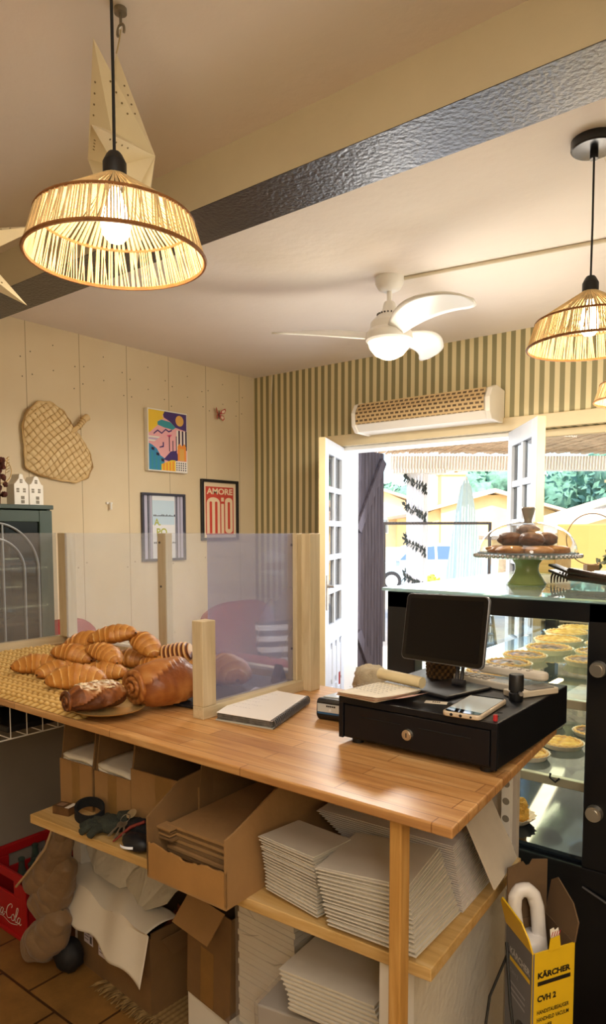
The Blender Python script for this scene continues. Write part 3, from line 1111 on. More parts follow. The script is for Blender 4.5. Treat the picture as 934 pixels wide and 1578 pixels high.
def disc(k, cx, cy, r, z, n=20, a0=0, a1=2 * PI):
    pg_(k, [(cx + r * math.cos(a0 + (a1 - a0) * i / n), cy + r * W / H * math.sin(a0 + (a1 - a0) * i / n)) for i in range(n + 1)][:n + (0 if a1 - a0 > 6 else 1)], z)


pg_('p', [(0.02, .02), (.98, .02), (.98, .98), (.02, .98)], 1)
pg_('u', [(.36, .98), (.98, .98), (.98, .70), (.70, .74), (.55, .83), (.40, .88)], 2)
pg_('y', [(.02, .98), (.42, .98), (.36, .90), (.40, .86), (.26, .82), (.24, .74), (.12, .66), (.02, .60)], 3)
pg_('t', [(.24, .80), (.34, .84), (.56, .82), (.70, .74), (.62, .70), (.40, .72), (.24, .75)], 4)
disc('g', .80, .86, .105, 4)
for i in range(6):
    x = .72 + .045 * i
    pg_('k' if i % 2 else 'w', [(x, .38), (x + .04, .38), (x + .04, .70), (x, .70)], 3)
pts = [(.14, .60), (.24, .66), (.34, .62), (.44, .69), (.52, .66), (.60, .69)]
for a, b in zip(pts, pts[1:]):
    pg_('u', [(a[0], a[1] - .012), (b[0], b[1] - .012), (b[0], b[1] + .012), (a[0], a[1] + .012)], 5)
pg_('m', [(.46, .60), (.60, .62), (.56, .575), (.50, .575)], 5)
pg_('u', [(.36, .48), (.39, .48), (.39, .40), (.28, .38), (.28, .40), (.36, .42)], 5)
for i, k in enumerate(('w', 'l', 'w')):
    pg_(k, [(.02, .56 - .03 * i), (.30 - .05 * i, .56 - .03 * i), (.26 - .05 * i, .535 - .03 * i), (.02, .535 - .03 * i)], 5)
pg_('b', [(.02, .02), (.40, .02), (.40, .22), (.30, .26), (.22, .36), (.10, .42), (.02, .44)], 4)
for i in range(3):
    pg_('t', [(.08 + .1 * i, .02), (.12 + .1 * i, .02), (.12 + .1 * i, .30 - .05 * i), (.08 + .1 * i, .32 - .05 * i)], 5)
for x, y in ((.08, .34), (.20, .26), (.32, .17)):
    pg_('k', [(x, y), (x + .07, y - .01), (x + .07, y + .035), (x, y + .045)], 6)
pg_('u', [(.38, .20), (.56, .34), (.70, .36), (.80, .22), (.62, .16)], 5)
for i in range(3):
    pg_('k', [(.52 + .09 * i, .34), (.54 + .09 * i, .34), (.54 + .09 * i, .60 - .08 * (i % 2)), (.52 + .09 * i, .60 - .08 * (i % 2))], 5)
pg_('o', [(.74, .20), (.96, .20), (.96, .44), (.92, .49), (.85, .44), (.80, .49), (.74, .44)], 6)
pg_('g', [(.79, .20), (.91, .20), (.91, .40), (.79, .40)], 7)
pg_('y', [(.32, .02), (.68, .02), (.68, .20), (.58, .20), (.32, .12)], 7)
for i in range(4):
    pg_('o', [(.36 + .08 * i, .02), (.40 + .08 * i, .02), (.40 + .08 * i, .14 + .015 * i), (.36 + .08 * i, .13 + .015 * i)], 8)
pg_('w', [(.68, .02), (.98, .02), (.98, .19), (.68, .19)], 7)
for i in range(5):
    for j in range(4):
        disc('k', .715 + .057 * i, .045 + .038 * j, .016, 8, 8)
pic.build('painted_front', mats_, cv, smooth=0)

# AMORE MIO poster
ps = thing('framed_poster', 'black framed red and cream poster reading AMORE MIO', 'poster', (XL + .01, 3.595, 1.38))
W, H = .372, .434
M0 = on_left(3.41, 1.38, .001)
fr = MB()
fr.b2(0, W, 0, .02, 0, .022, 0, M0).b2(0, W, H - .02, H, 0, .022, 0, M0).b2(0, .02, .02, H - .02, 0, .022, 0, M0).b2(W - .02, W, .02, H - .02, 0, .022, 0, M0)
fr.build('frame', m_blackfr, ps, smooth=0, bevel=.002)
m_cr = mat('poster_cream', '#f2d9b4', .6)
m_rd = mat('poster_red', '#cf4a38', .6, n=20, amt=.06)
pp = MB()
pp.b2(.02, W - .02, .02, H - .02, .002, .008, 0, M0)
pp.add([(.045, .04, .0084), (W - .045, .04, .0084), (W - .045, H - .05, .0084), (.045, H - .05, .0084)], [(0, 1, 2, 3)], 1, M0)
write(pp, 'AMORE', .055, H - .105, W - .11, .045, M0, 0, .0090, bold=.03)


def letterbar(x0, x1, y0, y1, rt=True, rb=False):
    n = 8
    r = (x1 - x0) / 2
    pts = []
    if rb:
        pts += [(x0 + r - r * math.cos(PI * i / n), y0 + r * .6 - r * .6 * math.sin(PI * i / n)) for i in range(n + 1)]
    else:
        pts += [(x0, y0), (x1, y0)]
    if rt:
        pts += [(x1 - r + r * math.cos(PI * i / n), y1 - r * .6 + r * .6 * math.sin(PI * i / n)) for i in range(n + 1)]
    else:
        pts += [(x1, y1), (x0, y1)]
    return pts


def lb(k, x0, x1, y0, y1, z, rt=True, rb=False):
    q = letterbar(x0, x1, y0, y1, rt, rb)
    pp.add([(x, y, z) for x, y in q], [list(range(len(q)))], k, M0)


yt = H - .125
lb(0, .055, .187, .05, yt, .0088)
lb(1, .082, .107, .045, yt - .03, .0092)
lb(1, .136, .161, .045, yt - .03, .0092)
lb(0, .199, .227, .05, yt - .045, .0088, False)
lb(0, .199, .227, yt - .028, yt, .0088, False)
lb(0, .239, .317, .05, yt, .0088, True, True)
lb(1, .266, .290, .08, yt - .03, .0092, True, True)
pp.build('printed_sheet', [m_cr, m_rd], ps, smooth=0)

# framed glazed print with A, PO lettering
mr = thing('framed_print', 'dark framed glazed print with pale window scene and green A PO lettering', 'picture', (XL + .01, 3.07, 1.25))
W, H = .372, .447
M0 = on_left(2.885, 1.25, .001)
fr = MB()
for q in ((0, W, 0, .016), (0, W, H - .016, H), (0, .016, .016, H - .016), (W - .016, W, .016, H - .016)):
    fr.b2(q[0], q[1], q[2], q[3], 0, .02, 0, M0)
fr.build('frame', mat('slate_frame', '#3e3e4a', .35), mr, smooth=0, bevel=.002)
sh = MB()
mm = [mat('print_white', '#f4f6f8', .3), mat('print_sky', '#cfe6f4', .3), mat('print_grey', '#8c8a96', .4), mat('print_black', '#23232b', .4), mat('print_green', '#b9bd3c', .4), mat('print_lilac', '#c6c2d4', .4)]
sh.b2(.016, W - .016, .016, H - .016, .002, .006, 0, M0)


def rc(k, x0, x1, y0, y1, z):
    sh.add([(x0, y0, z), (x1, y0, z), (x1, y1, z), (x0, y1, z)], [(0, 1, 2, 3)], k, M0)


rc(1, .09, .28, .24, .40, .0064)
for i, (x0, x1, k) in enumerate(((.016, .05, 5), (.05, .06, 3), (.06, .075, 2), (.075, .085, 5), (.085, .09, 2), (.285, .30, 2), (.30, .306, 3), (.306, .325, 5), (.325, .335, 2), (.335, .356, 5))):
    rc(k, x0, x1, .016, H - .016, .0066)
write(sh, 'A.', .105, .235, None, .045, M0, 4, .0069, bold=.02)
write(sh, 'PO', .125, .165, None, .052, M0, 4, .0069, bold=.02)
random.seed(5)
for yy in (.115, .295):
    for i in range(14):
        x = .10 + .0135 * i
        h = random.uniform(.006, .014)
        rc(3, x, x + .009, yy, yy + h, .0070)
sh.build('print_sheet', mm, mr, smooth=0)
MB().b2(.016, W - .016, .016, H - .016, .010, .012, 0, M0).build('glass_pane', glassy('picture_glass', '#ffffff', refl=.8), mr, smooth=0)

# butterfly
bf = thing('butterfly_ornament', 'small red and white butterfly ornament pinned high on the left wall', 'ornament', (XL + .01, 3.59, 2.24))
Mb = on_left(3.59, 2.28, .012)
mbf = [mat('butterfly_red', '#b8392e', .5), mat('butterfly_white', '#e8d2b8', .6)]
for s in (-1, 1):
    w = MB()
    for k, sc_, zz in ((0, 1, 0), (1, .62, .0012)):
        up_ = [(.004, .0), (.02, .03), (.045, .045), (.05, .03), (.04, .008), (.004, -.002)]
        lo_ = [(.004, -.002), (.035, -.008), (.04, -.03), (.028, -.045), (.012, -.025), (.004, -.012)]
        for q in (up_, lo_):
            cx_ = sum(p[0] for p in q) / 6
            cy_ = sum(p[1] for p in q) / 6
            w.add([(s * (cx_ + (x - cx_) * sc_), cy_ + (y - cy_) * sc_, abs(x) * .5 + zz) for x, y in q], [list(range(6)) if s > 0 else list(range(6))[::-1]], k, Mb)
    w.build('wing', mbf, bf, smooth=0)
MB().tube([(0, -.03, .003), (0, 0, .005), (0, .028, .003)], [.002, .004, .002], 8, M=Mb).cyl((0, 0, -.014), (0, 0, .005), .0012, n=6, M=Mb).build('body', m_dark, bf)

# white peg
pgg = MB().tube([(XL, 2.643, 1.62), (XL + .02, 2.643, 1.62), (XL + .022, 2.643, 1.58)], .007, 8).box((XL + .004, 2.643, 1.62), (.008, .045, .012))
pgg.build('wall_peg', m_white, label='small white wall peg left of the framed print', cat='hook')

# woven palm leaf hat hanging on the wall
m_palm = tonemat('palm_leaf', [(0, '#6a5030'), (.25, '#b08c58'), (.55, '#d6b680'), (1, '#ead2a2')], .75, n=18, amt=.14)
hat = thing('woven_palm_fan', 'woven palm leaf fan with a tied stub hanging on the cream wall', 'fan', (XL + .02, 2.3, 1.75))
out = [(2.375, 2.075), (2.33, 2.135), (2.25, 2.175), (2.17, 2.165), (2.10, 2.10), (2.075, 2.02), (2.085, 1.92), (2.085, 1.80), (2.16, 1.765), (2.28, 1.745), (2.40, 1.735), (2.48, 1.765), (2.515, 1.83), (2.505, 1.90), (2.455, 1.98), (2.41, 2.03)]
cy_, cz_ = 2.30, 1.945


def outline(a):
    best = None
    n = len(out)
    d = (math.cos(a), math.sin(a))
    for i in range(n):
        p, q = out[i], out[(i + 1) % n]
        ax, ay = p[0] - cy_, p[1] - cz_
        bx, by = q[0] - p[0], q[1] - p[1]
        den = d[0] * by - d[1] * bx
        if abs(den) < 1e-9:
            continue
        tt = (ax * by - ay * bx) / den
        uu = (ax * d[1] - ay * d[0]) / den
        if tt > 0 and -1e-6 <= uu <= 1 + 1e-6:
            best = tt if best is None else max(best, tt)
    return best or .2


def weave(y, z):
    """flat strips passing over and under, height in 0..1"""
    r_ = .72
    a = (y * math.cos(r_) + z * math.sin(r_)) / .034
    b = (-y * math.sin(r_) + z * math.cos(r_)) / .034
    a += .18 * math.sin(b * .8)
    b += .18 * math.sin(a * .7)
    ia, ib = math.floor(a), math.floor(b)
    fa, fb = abs(a - ia - .5) * 2, abs(b - ib - .5) * 2
    p, q = (fa, fb) if (ia + ib) % 2 == 0 else (fb, fa)
    rnd = .12 * math.sin(ia * 12.9 + ib * 78.2)
    edge = 1 if p < .84 else max(0, (1 - p) / .16)
    return max(0, edge * (.62 + .38 * math.cos(q * PI / 2)) + rnd * edge)


def hatf(u, v):
    a = u * 2 * PI
    R_ = outline(a)
    r = R_ * v
    y, z = cy_ + r * math.cos(a), cz_ + r * math.sin(a)
    wv = weave(y, z)
    dome = .03 * (1 - v ** 4)
    return (XL + .012 + dome + .010 * wv * (1 if v < .99 else .2), y, z, .05 + .85 * wv * (1 if v < .985 else .6))


MB().grid(hatf, 420, 100, cu=True).build('woven_body', m_palm, hat, smooth=60)
ed = MB()
pts = [(XL + .018, cy_ + outline(2 * PI * i / 90) * math.cos(2 * PI * i / 90), cz_ + outline(2 * PI * i / 90) * math.sin(2 * PI * i / 90)) for i in range(90)]
ed.tube(pts, [.007 + .002 * math.sin(i * 1.3) for i in range(90)], 6, closed=True)
ed.tone = [.45 + .3 * math.sin(i) for i in range(len(ed.v))]
ed.has_tone = True
ed.build('rim', m_palm, hat)
sb = MB().tube([(XL + .03, 2.37, 2.02), (XL + .04, 2.42, 2.06), (XL + .03, 2.46, 2.105), (XL + .025, 2.485, 2.12)], [.016, .013, .018, .022], 10)
for k in range(4):
    sb.ring((0, 0, 0), .016, .003, 14, 5, M=Matrix.Translation((XL + .035, 2.415 + .012 * k, 2.055 + .014 * k)) @ Matrix.Rotation(R(-45), 4, 'X'))
sb.tone = [.5 + .3 * math.sin(i * .7) for i in range(len(sb.v))]
sb.has_tone = True
sb.build('tied_stub', m_palm, hat)

# green glazed cabinet against the left wall
m_green = mat('dark_green_paint', '#33453a', .45, n=5, amt=.1)
m_cabin = mat('cabinet_inside', '#2a2b2c', .7)
m_bar = mat('grey_glazing_bar', '#8b8f8e', .35, metal=.6)
cb = thing('glazed_cabinet', 'dark green cabinet with arched glazing bars against the left wall', 'cabinet', (-3.4, 1.68, 0))
y0, y1, zt = 1.36, 2.0, 1.58
c_ = MB()
c_.b2(-3.585, -3.215, y0, y0 + .02, 0, zt - .02).b2(-3.585, -3.215, y1 - .02, y1, 0, zt - .02).b2(-3.59, -3.58, y0, y1, 0, zt - .02, 1)
c_.b2(-3.59, -3.195, y0 - .012, y1 + .008, zt - .022, zt).b2(-3.585, -3.215, y0, y1, .05, .07)
c_.build('carcass', [m_green, m_cabin], cb, smooth=0, bevel=.003)
for zz in (.55, .98, 1.28):
    MB().b2(-3.58, -3.24, y0 + .02, y1 - .02, zz, zz + .015).build('shelf', mat('cabinet_shelf', '#b08a5a', .5), cb, smooth=0)
dr = MB()
dr.b2(-3.213, -3.192, y0 + .004, y0 + .075, .04, zt - .028).b2(-3.213, -3.192, y1 - .075, y1 - .004, .04, zt - .028)
dr.b2(-3.213, -3.192, y0 + .075, y1 - .075, zt - .085, zt - .028).b2(-3.213, -3.192, y0 + .075, y1 - .075, .04, .55)
d_ = dr.build('door', m_green, cb, smooth=0, bevel=.003)
gb = MB()
cyy = (y0 + y1) / 2
for rr in (.235, .16):
    pts = [(-3.196, cyy + rr * math.cos(PI * i / 24), 1.255 + rr * math.sin(PI * i / 24)) for i in range(25)]
    gb.tube([(-3.196, cyy + rr, .55)] + pts + [(-3.196, cyy - rr, .55)], .0065, 8)
for yy in (cyy - .05, cyy + .05):
    gb.cyl((-3.196, yy, .55), (-3.196, yy, 1.49), .006, n=8)
gb.build('glazing_bars', m_bar, d_)
MB().b2(-3.206, -3.203, y0 + .075, y1 - .075, .55, zt - .085).build('glass_pane', glassy('cabinet_glass', '#c8ccd0', refl=1.3), d_, smooth=0)
pt = thing('serving_platter', 'shallow wooden platter on the middle shelf inside the green cabinet', 'platter', (-3.38, 1.72, .995))
MB().lathe([(0, .004), (.1, .006), (.15, .03), (.157, .032), (.15, .02), (.1, 0), (0, 0)], 32, (-3.40, 1.72, .996)).build('dish', mat('pale_wood_dish', '#c9a675', .5, n=8, amt=.15), pt)

# two white ceramic houses
m_cer = mat('white_ceramic', '#efe9dc', .3)
m_hole = mat('ceramic_window_dark', '#8a8170', .6)


def mini_house(y, label, gable):
    t = thing('ceramic_house', label, 'ornament', (-3.32, y, zt), group='white ceramic houses on the cabinet')
    w, h, d = .078, .105, .075
    Mh = frame((-3.295, y - w / 2, zt), (0, 1, 0), (0, 0, 1))
    if gable:
        poly = [(0, 0), (w, 0), (w, h), (w - .012, h + .012), (w - .026, h + .03), (w - .028, h + .045), (w / 2 + .008, h + .052), (w / 2 - .008, h + .052), (.028, h + .045), (.026, h + .03), (.012, h + .012), (0, h)]
    else:
        poly = [(0, 0), (w, 0), (w, h), (w - .01, h + .004), (w - .02, h + .022), (w / 2 + .01, h + .042), (w / 2, h + .046), (w / 2 - .01, h + .042), (.02, h + .022), (.01, h + .004), (0, h)]
    MB().prism(poly, -d, 0, 0, Mh).build('body', m_cer, t, smooth=0, bevel=.002)
    for (cx, cz, ww, hh) in ((.02, .075, .014, .022), (.055, .075, .014, .022), (.0385, h + .016, .014, .02), (.045, .028, .018, .04)):
        f = MB()
        for i in (-1, 1):
            for j in (-1, 1):
                f.box((cx + i * ww * .27, cz + j * hh * .26, .0008), (ww * .4, hh * .4, .002), 0, Mh)
        f.build('window', m_hole, t, smooth=0)
    return t


mini_house(1.893, 'white ceramic canal house with curved bell gable, the left one on the green cabinet', True)
mini_house(1.975, 'white ceramic canal house with stepped pointed gable, the right one on the green cabinet', False)
dv = thing('dried_arrangement', 'dark red dried arrangement with a wire loop on top of the cabinet', 'dried flowers', (-3.33, 1.78, zt))
random.seed(11)
q = MB()
q.tube([(-3.33, 1.78, zt), (-3.325, 1.785, zt + .1), (-3.33, 1.80, zt + .22)], [.018, .014, .008], 10)
for k in range(26):
    a, z_ = random.uniform(0, 6.3), random.uniform(.04, .22)
    r_ = random.uniform(.01, .045)
    blob(q, Vector((-3.33 + r_ * math.cos(a), 1.785 + r_ * math.sin(a), zt + z_)), (.012, .012, .014), k, nu=10, nv=7)
q.build('seed_heads', mat('dried_red', '#5a2c20', .8, n=30, amt=.4), dv)
q = MB().ring((0, 0, 0), .062, .0022, 36, 6, M=Matrix.Translation((-3.33, 1.80, zt + .17)) @ Matrix.Rotation(R(90), 4, 'Y'))
q.tube([(-3.33, 1.82, zt + .1), (-3.33, 1.845, zt + .24)], .0018, 6)
for k in range(6):
    q.tube([(-3.33, 1.835, zt + .16 + .014 * k), (-3.33, 1.853, zt + .172 + .014 * k)], .0016, 5)
q.build('wire_loop', mat('gold_wire', '#9a7a40', .4, metal=.7), dv)

# red armchairs by the left wall
m_red = mat('red_upholstery', '#9c2f2a', .85, n=14, amt=.15, bump=.15, bs=200)
m_bwc = None


def stripes2(name, a, b, s, axis='X'):
    m, nt, bb = newmat(name)
    tc = N(nt, 'ShaderNodeTexCoord')
    sp = N(nt, 'ShaderNodeSeparateXYZ')
    nt.links.new(tc.outputs['Object'], sp.inputs[0])
    d = N(nt, 'ShaderNodeMath', operation='DIVIDE')
    nt.links.new(sp.outputs[axis], d.inputs[0])
    d.inputs[1].default_value = s
    f = N(nt, 'ShaderNodeMath', operation='FRACT')
    nt.links.new(d.outputs[0], f.inputs[0])
    r = ramp(nt, [(0, lin(a)), (.49, lin(a)), (.51, lin(b)), (1, lin(b))])
    nt.links.new(f.outputs[0], r.inputs['Fac'])
    nt.links.new(r.outputs['Color'], bb.inputs['Base Color'])
    bb.inputs['Roughness'].default_value = .9
    return m


def armchair(loc, rz, w, label):
    t = thing('armchair', label, 'armchair', loc, rz, group='red armchairs along the left wall')
    T = wm(t)
    MB().b2(-w / 2 + .08, w / 2 - .08, -.30, .26, .22, .46, 0, T).build('seat', m_red, t, bevel=.05, seg=4)

    def back(u, v):
        x = (u - .5) * w
        zz = .25 + .70 * v
        crown = 1 - .09 * (2 * abs(u - .5)) ** 3 * v
        return (x, .30 + .10 * v - .02 * math.sin(PI * u), zz * crown)
    b = MB().grid(back, 18, 12, M=T)
    o = b.build('backrest', m_red, t, smooth=70)
    so = o.modifiers.new('thick', 'SOLIDIFY')
    so.thickness = .13
    so.offset = 0
    bv = o.modifiers.new('round', 'BEVEL')
    bv.width = .045
    bv.segments = 4
    for s in (-1, 1):
        MB().b2(s * (w / 2 - .05) - .055, s * (w / 2 - .05) + .055, -.30, .30, .22, .64, 0, T).build('arm', m_red, t, bevel=.045, seg=4)
        for yy in (-.25, .25):
            MB().cyl((s * (w / 2 - .09), yy, .23), (s * (w / 2 - .07), yy * 1.05, 0), .022, .014, M=T).build('leg', mat('dark_chair_leg', '#2e2622', .5), t)
    return t


armchair((-3.12, 2.23, 0), R(90), .38, 'narrow red armchair beside the green cabinet, behind the left guard post')
armchair((-3.04, 3.60, 0), R(90), .66, 'wide red armchair in the corner by the striped wall')
cu = thing('cushion', 'black and white striped cushion leaning on the corner armchair', 'cushion', (-3.0, 3.62, .46), R(60))
T = wm(cu) @ Matrix.Translation((0, 0, .19)) @ Matrix.Rotation(R(-18), 4, 'X')


def pil(u, v):
    a, b = u * 2 - 1, v * 2 - 1
    return a, b, (1 - abs(a) ** 3) ** .5 * (1 - abs(b) ** 3) ** .5


mb = MB()
mb.grid(lambda u, v: (pil(u, v)[0] * .2, -.065 * pil(u, v)[2], pil(u, v)[1] * .19), 16, 16, M=T)
mb.grid(lambda u, v: (pil(u, v)[0] * .2, .065 * pil(u, v)[2], pil(u, v)[1] * .19), 16, 16, M=T)
mb.build('cover', stripes2('bw_stripe', '#17161a', '#e6e2da', .07, 'Z'), cu, smooth=80)
sw = MB().b2(-3.146, -3.09, YB - .012, YB, 1.10, 1.18).b2(-3.136, -3.10, YB - .017, YB - .012, 1.115, 1.165)
sw.build('light_switch', m_cream, label='cream light switch on the striped wall left of the door', cat='switch', bevel=.003)

# air curtain over the door
ac = thing('air_curtain', 'white air curtain unit with woven brown grille above the door', 'heater', (-2.08, 3.87, 2.09))
x0, x1 = -2.56, -1.62
m_acw = mat('unit_white', '#efe6d6', .4)
prof = [(.0, 2.26), (-.11, 2.275), (-.175, 2.255), (-.21, 2.20), (-.205, 2.125), (-.17, 2.085), (0, 2.08)]
Ma = Matrix(((0, 0, 1, 0), (1, 0, 0, YB - .002), (0, 1, 0, 0), (0, 0, 0, 1)))
MB().prism([(p[0], p[1]) for p in prof], x0 + .03, x1 - .03, 0, Ma).build('casing', m_acw, ac, smooth=30)
for s in (x0, x1 - .03):
    MB().prism([(p[0] * 1.04, 2.175 + (p[1] - 2.175) * 1.06) for p in prof], s, s + .03, 0, Ma).build('end_cap', m_acw, ac, smooth=0, bevel=.006)


def grille_mat():
    m, nt, b = newmat('woven_grille')
    tc = N(nt, 'ShaderNodeTexCoord')
    mp = N(nt, 'ShaderNodeMapping')
    mp.inputs['Rotation'].default_value = (R(90), 0, 0)
    nt.links.new(tc.outputs['Object'], mp.inputs['Vector'])
    br = N(nt, 'ShaderNodeTexBrick', i_Scale=1.0)
    br.inputs['Color1'].default_value = lin('#6e5638')
    br.inputs['Color2'].default_value = lin('#58442c')
    br.inputs['Mortar'].default_value = lin('#c9ab7a')
    br.inputs['Mortar Size'].default_value = .006
    br.inputs['Brick Width'].default_value = .035
    br.inputs['Row Height'].default_value = .024
    nt.links.new(mp.outputs['Vector'], br.inputs['Vector'])
    nt.links.new(br.outputs['Color'], b.inputs['Base Color'])
    b.inputs['Roughness'].default_value = .6
    return m


gp = [(-.186, 2.262), (-.221, 2.20), (-.216, 2.128)]
g = MB()
vs_ = []
for x in (x0 + .035, x1 - .035):
    for p in gp:
        vs_.append((x, YB + p[0], p[1]))
g.add(vs_, [(0, 1, 4, 3), (1, 2, 5, 4)])
g.build('grille', grille_mat(), ac, smooth=0)
# ================================================================= the counter
CT = 1.0
m_top = wood('butcher_block', '#a87342', '#c7955c', '#dcb580', axis=0, scale=3.2, rough=.36, staves=.045)
m_pine = wood('pine_post', '#a87838', '#c4934f', '#d6ad6c', axis=2, scale=3, rough=.5)
m_pinex = wood('pine_shelf', '#b38a4c', '#cfa868', '#dfc08a', axis=0, scale=3, rough=.55)
m_guard = wood('pale_guard_wood', '#b8a684', '#cdbd9c', '#dacdb0', axis=2, scale=3, rough=.6)
m_guardx = wood('pale_guard_rail', '#b8a684', '#cdbd9c', '#dacdb0', axis=1, scale=3, rough=.6)
m_acr = glassy('clear_acrylic', '#f6f8fb', haze=.13, hcol='#f2f1f4', refl=1.0, rough=.03)
m_acr2 = glassy('hazy_sheen_acrylic', '#eef0f8', haze=.24, hcol='#c6caf2', refl=1.2, rough=.04)  # lavender in the haze is reflection put into the sheet's colour

ct = thing('shop_counter', 'wooden shop counter with pine shelf and post, holding pastries and the till', 'counter', (-1.5, 1.28, 0))
MB().prism([(-2.58, .94), (-.452, .94), (-.508, 1.59), (-2.58, 1.625)], .982, CT).build('worktop', m_top, ct, smooth=0, bevel=.003)
MB().b2(-.572, -.549, .955, .985, 0, .982).build('front_post', m_pine, ct, smooth=0, bevel=.003)
TSH = Matrix.Translation((-1.70, .972, 0)) @ Matrix.Rotation(R(3.4), 4, 'Z')
SZ = .69
MB().b2(0, 1.165, 0, .50, SZ - .024, SZ, 0, TSH).build('lower_shelf', m_pinex, ct, smooth=0, bevel=.002)
MB().b2(-2.535, -2.515, 1.0, 1.60, 0, .98).build('side_panel', mat('shaded_side_panel', '#8d8378', .8, n=4, amt=.06), ct, smooth=0)  # white panel; the shade under the worktop is put into this grey
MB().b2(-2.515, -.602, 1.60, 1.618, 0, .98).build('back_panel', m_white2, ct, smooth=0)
MB().b2(-2.080, -2.030, 1.345, 1.385, 0, .982).build('rear_leg', m_white, ct, smooth=0, bevel=.002)
m_rough = mat('rough_plaster_panel', '#d9d2c4', .85, n=7, amt=.06, bump=.35, bs=60)
MB().b2(-.63, -.604, 1.10, 1.545, 0, .662).build('end_panel', m_rough, ct, smooth=0)
MB().b2(-.645, -.600, 1.045, 1.098, 0, .662).build('end_board', m_white, ct, smooth=0, bevel=.002)
pf = MB().b2(-.619, -.597, 1.546, 1.56, .60, .978)
for i in range(8):
    z = .645 + .042 * i
    pf.lathe([(0, 0), (.0085, 0)], 18, M=frame((-.608, 1.5454, z), (1, 0, 0), (0, 0, 1)), m=1, cap=False)
pf.build('perforated_strip', [m_white, mat('hole_shadow', '#8d8678', .9)], ct, smooth=0)

# sneeze guard round the pastries
sg = thing('sneeze_guard', 'sneeze guard of clear acrylic sheets on pale wooden posts round the pastries', 'guard', (-1.85, 1.35, CT))
GT = 1.442
RX = -1.225
MB().b2(RX, RX + .036, 1.128, 1.172, CT + .03, 1.236).build('post', m_guard, sg, smooth=0, bevel=.002)
MB().b2(RX - .005, RX + .027, 1.495, 1.53, CT + .03, GT).build('post', m_guard, sg, smooth=0, bevel=.002)
MB().b2(RX + .027, RX + .060, 1.515, 1.56, CT, GT).build('post', m_guard, sg, smooth=0, bevel=.002)
MB().b2(RX, RX + .036, 1.128, 1.53, CT, CT + .03).build('rail', m_guardx, sg, smooth=0, bevel=.002)
MB().b2(-2.492, -2.455, 1.1, 1.615, CT, CT + .032).build('rail', m_guardx, sg, smooth=0, bevel=.002)
MB().b2(-2.455, RX, 1.585, 1.615, CT, CT + .032).build('rail', m_guardx, sg, smooth=0, bevel=.002)
MB().b2(-2.462, -2.40, 1.56, 1.60, CT + .032, GT).build('post', m_guard, sg, smooth=0, bevel=.002)
MB().b2(-1.855, -1.812, 1.555, 1.585, CT + .0, GT).build('post', m_guard, sg, smooth=0, bevel=.002)
MB().b2(RX + .010, RX + .014, 1.172, 1.495, CT + .03, GT).build('acrylic_sheet', m_acr2, sg, smooth=0)
MB().b2(-2.40, RX - .005, 1.552, 1.556, CT + .032, GT).build('acrylic_sheet', m_acr, sg, smooth=0)
MB().b2(-2.475, -2.471, 1.1, 1.56, CT + .032, GT).build('acrylic_sheet', m_acr, sg, smooth=0)
for (x, y, z) in ((RX + .010, 1.4945, 1.41), (RX + .010, 1.4945, 1.12)):
    MB().cyl((x, y - .0015, z), (x, y + .001, z), .0035, n=10).build('screw', m_dark, sg)
for (x, z) in ((-1.842, 1.41), (-1.838, 1.26)):
    MB().cyl((x, 1.5535, z), (x, 1.557, z), .004, n=10).build('screw', m_dark, sg)

# woven mat under the pastries
m_weave = tonemat('woven_seagrass', [(0, '#59401f'), (.3, '#a8803f'), (.6, '#cfa860'), (1, '#e6c888')], .8, n=25, amt=.13)
MX0, MX1, MY0, MY1 = -2.44, -1.425, .945, 1.50


def braid(x, y):
    p = .040
    r = y / p
    k = math.floor(r)
    f = r - k
    c1 = (x + (f - .5) * .030 * (1 if f > .5 else -1) * -1) / .027 + (.5 if k % 2 else 0) + (.5 if f > .5 else 0)
    g = c1 - math.floor(c1)
    return (math.sin(PI * g) ** .6) * (math.sin(PI * ((f * 2) % 1)) ** .45)


def matf(u, v):
    x = MX0 + (MX1 - MX0) * u
    y = MY0 + (MY1 - MY0) * v
    e = min(1, min(u, 1 - u) * 60, min(v, 1 - v) * 40)
    h = braid(x, y)
    return (x, y, CT + .001 + e * (.003 + .010 * h), .02 + .95 * h)


mm_ = MB().grid(matf, 330, 190)
mm_.build('woven_mat', m_weave, label='woven seagrass mat lying on the counter under the croissants', cat='mat', smooth=80)

# ---------------------------------------------------------------- pastries
m_crois = tonemat('croissant_crust', [(0, '#8e5420'), (.3, '#bb7a34'), (.6, '#d69a4c'), (.85, '#ebc27c'), (1, '#f6dca6')], .42, n=22, amt=.16, bump=.3, bs=160, spec=.5)


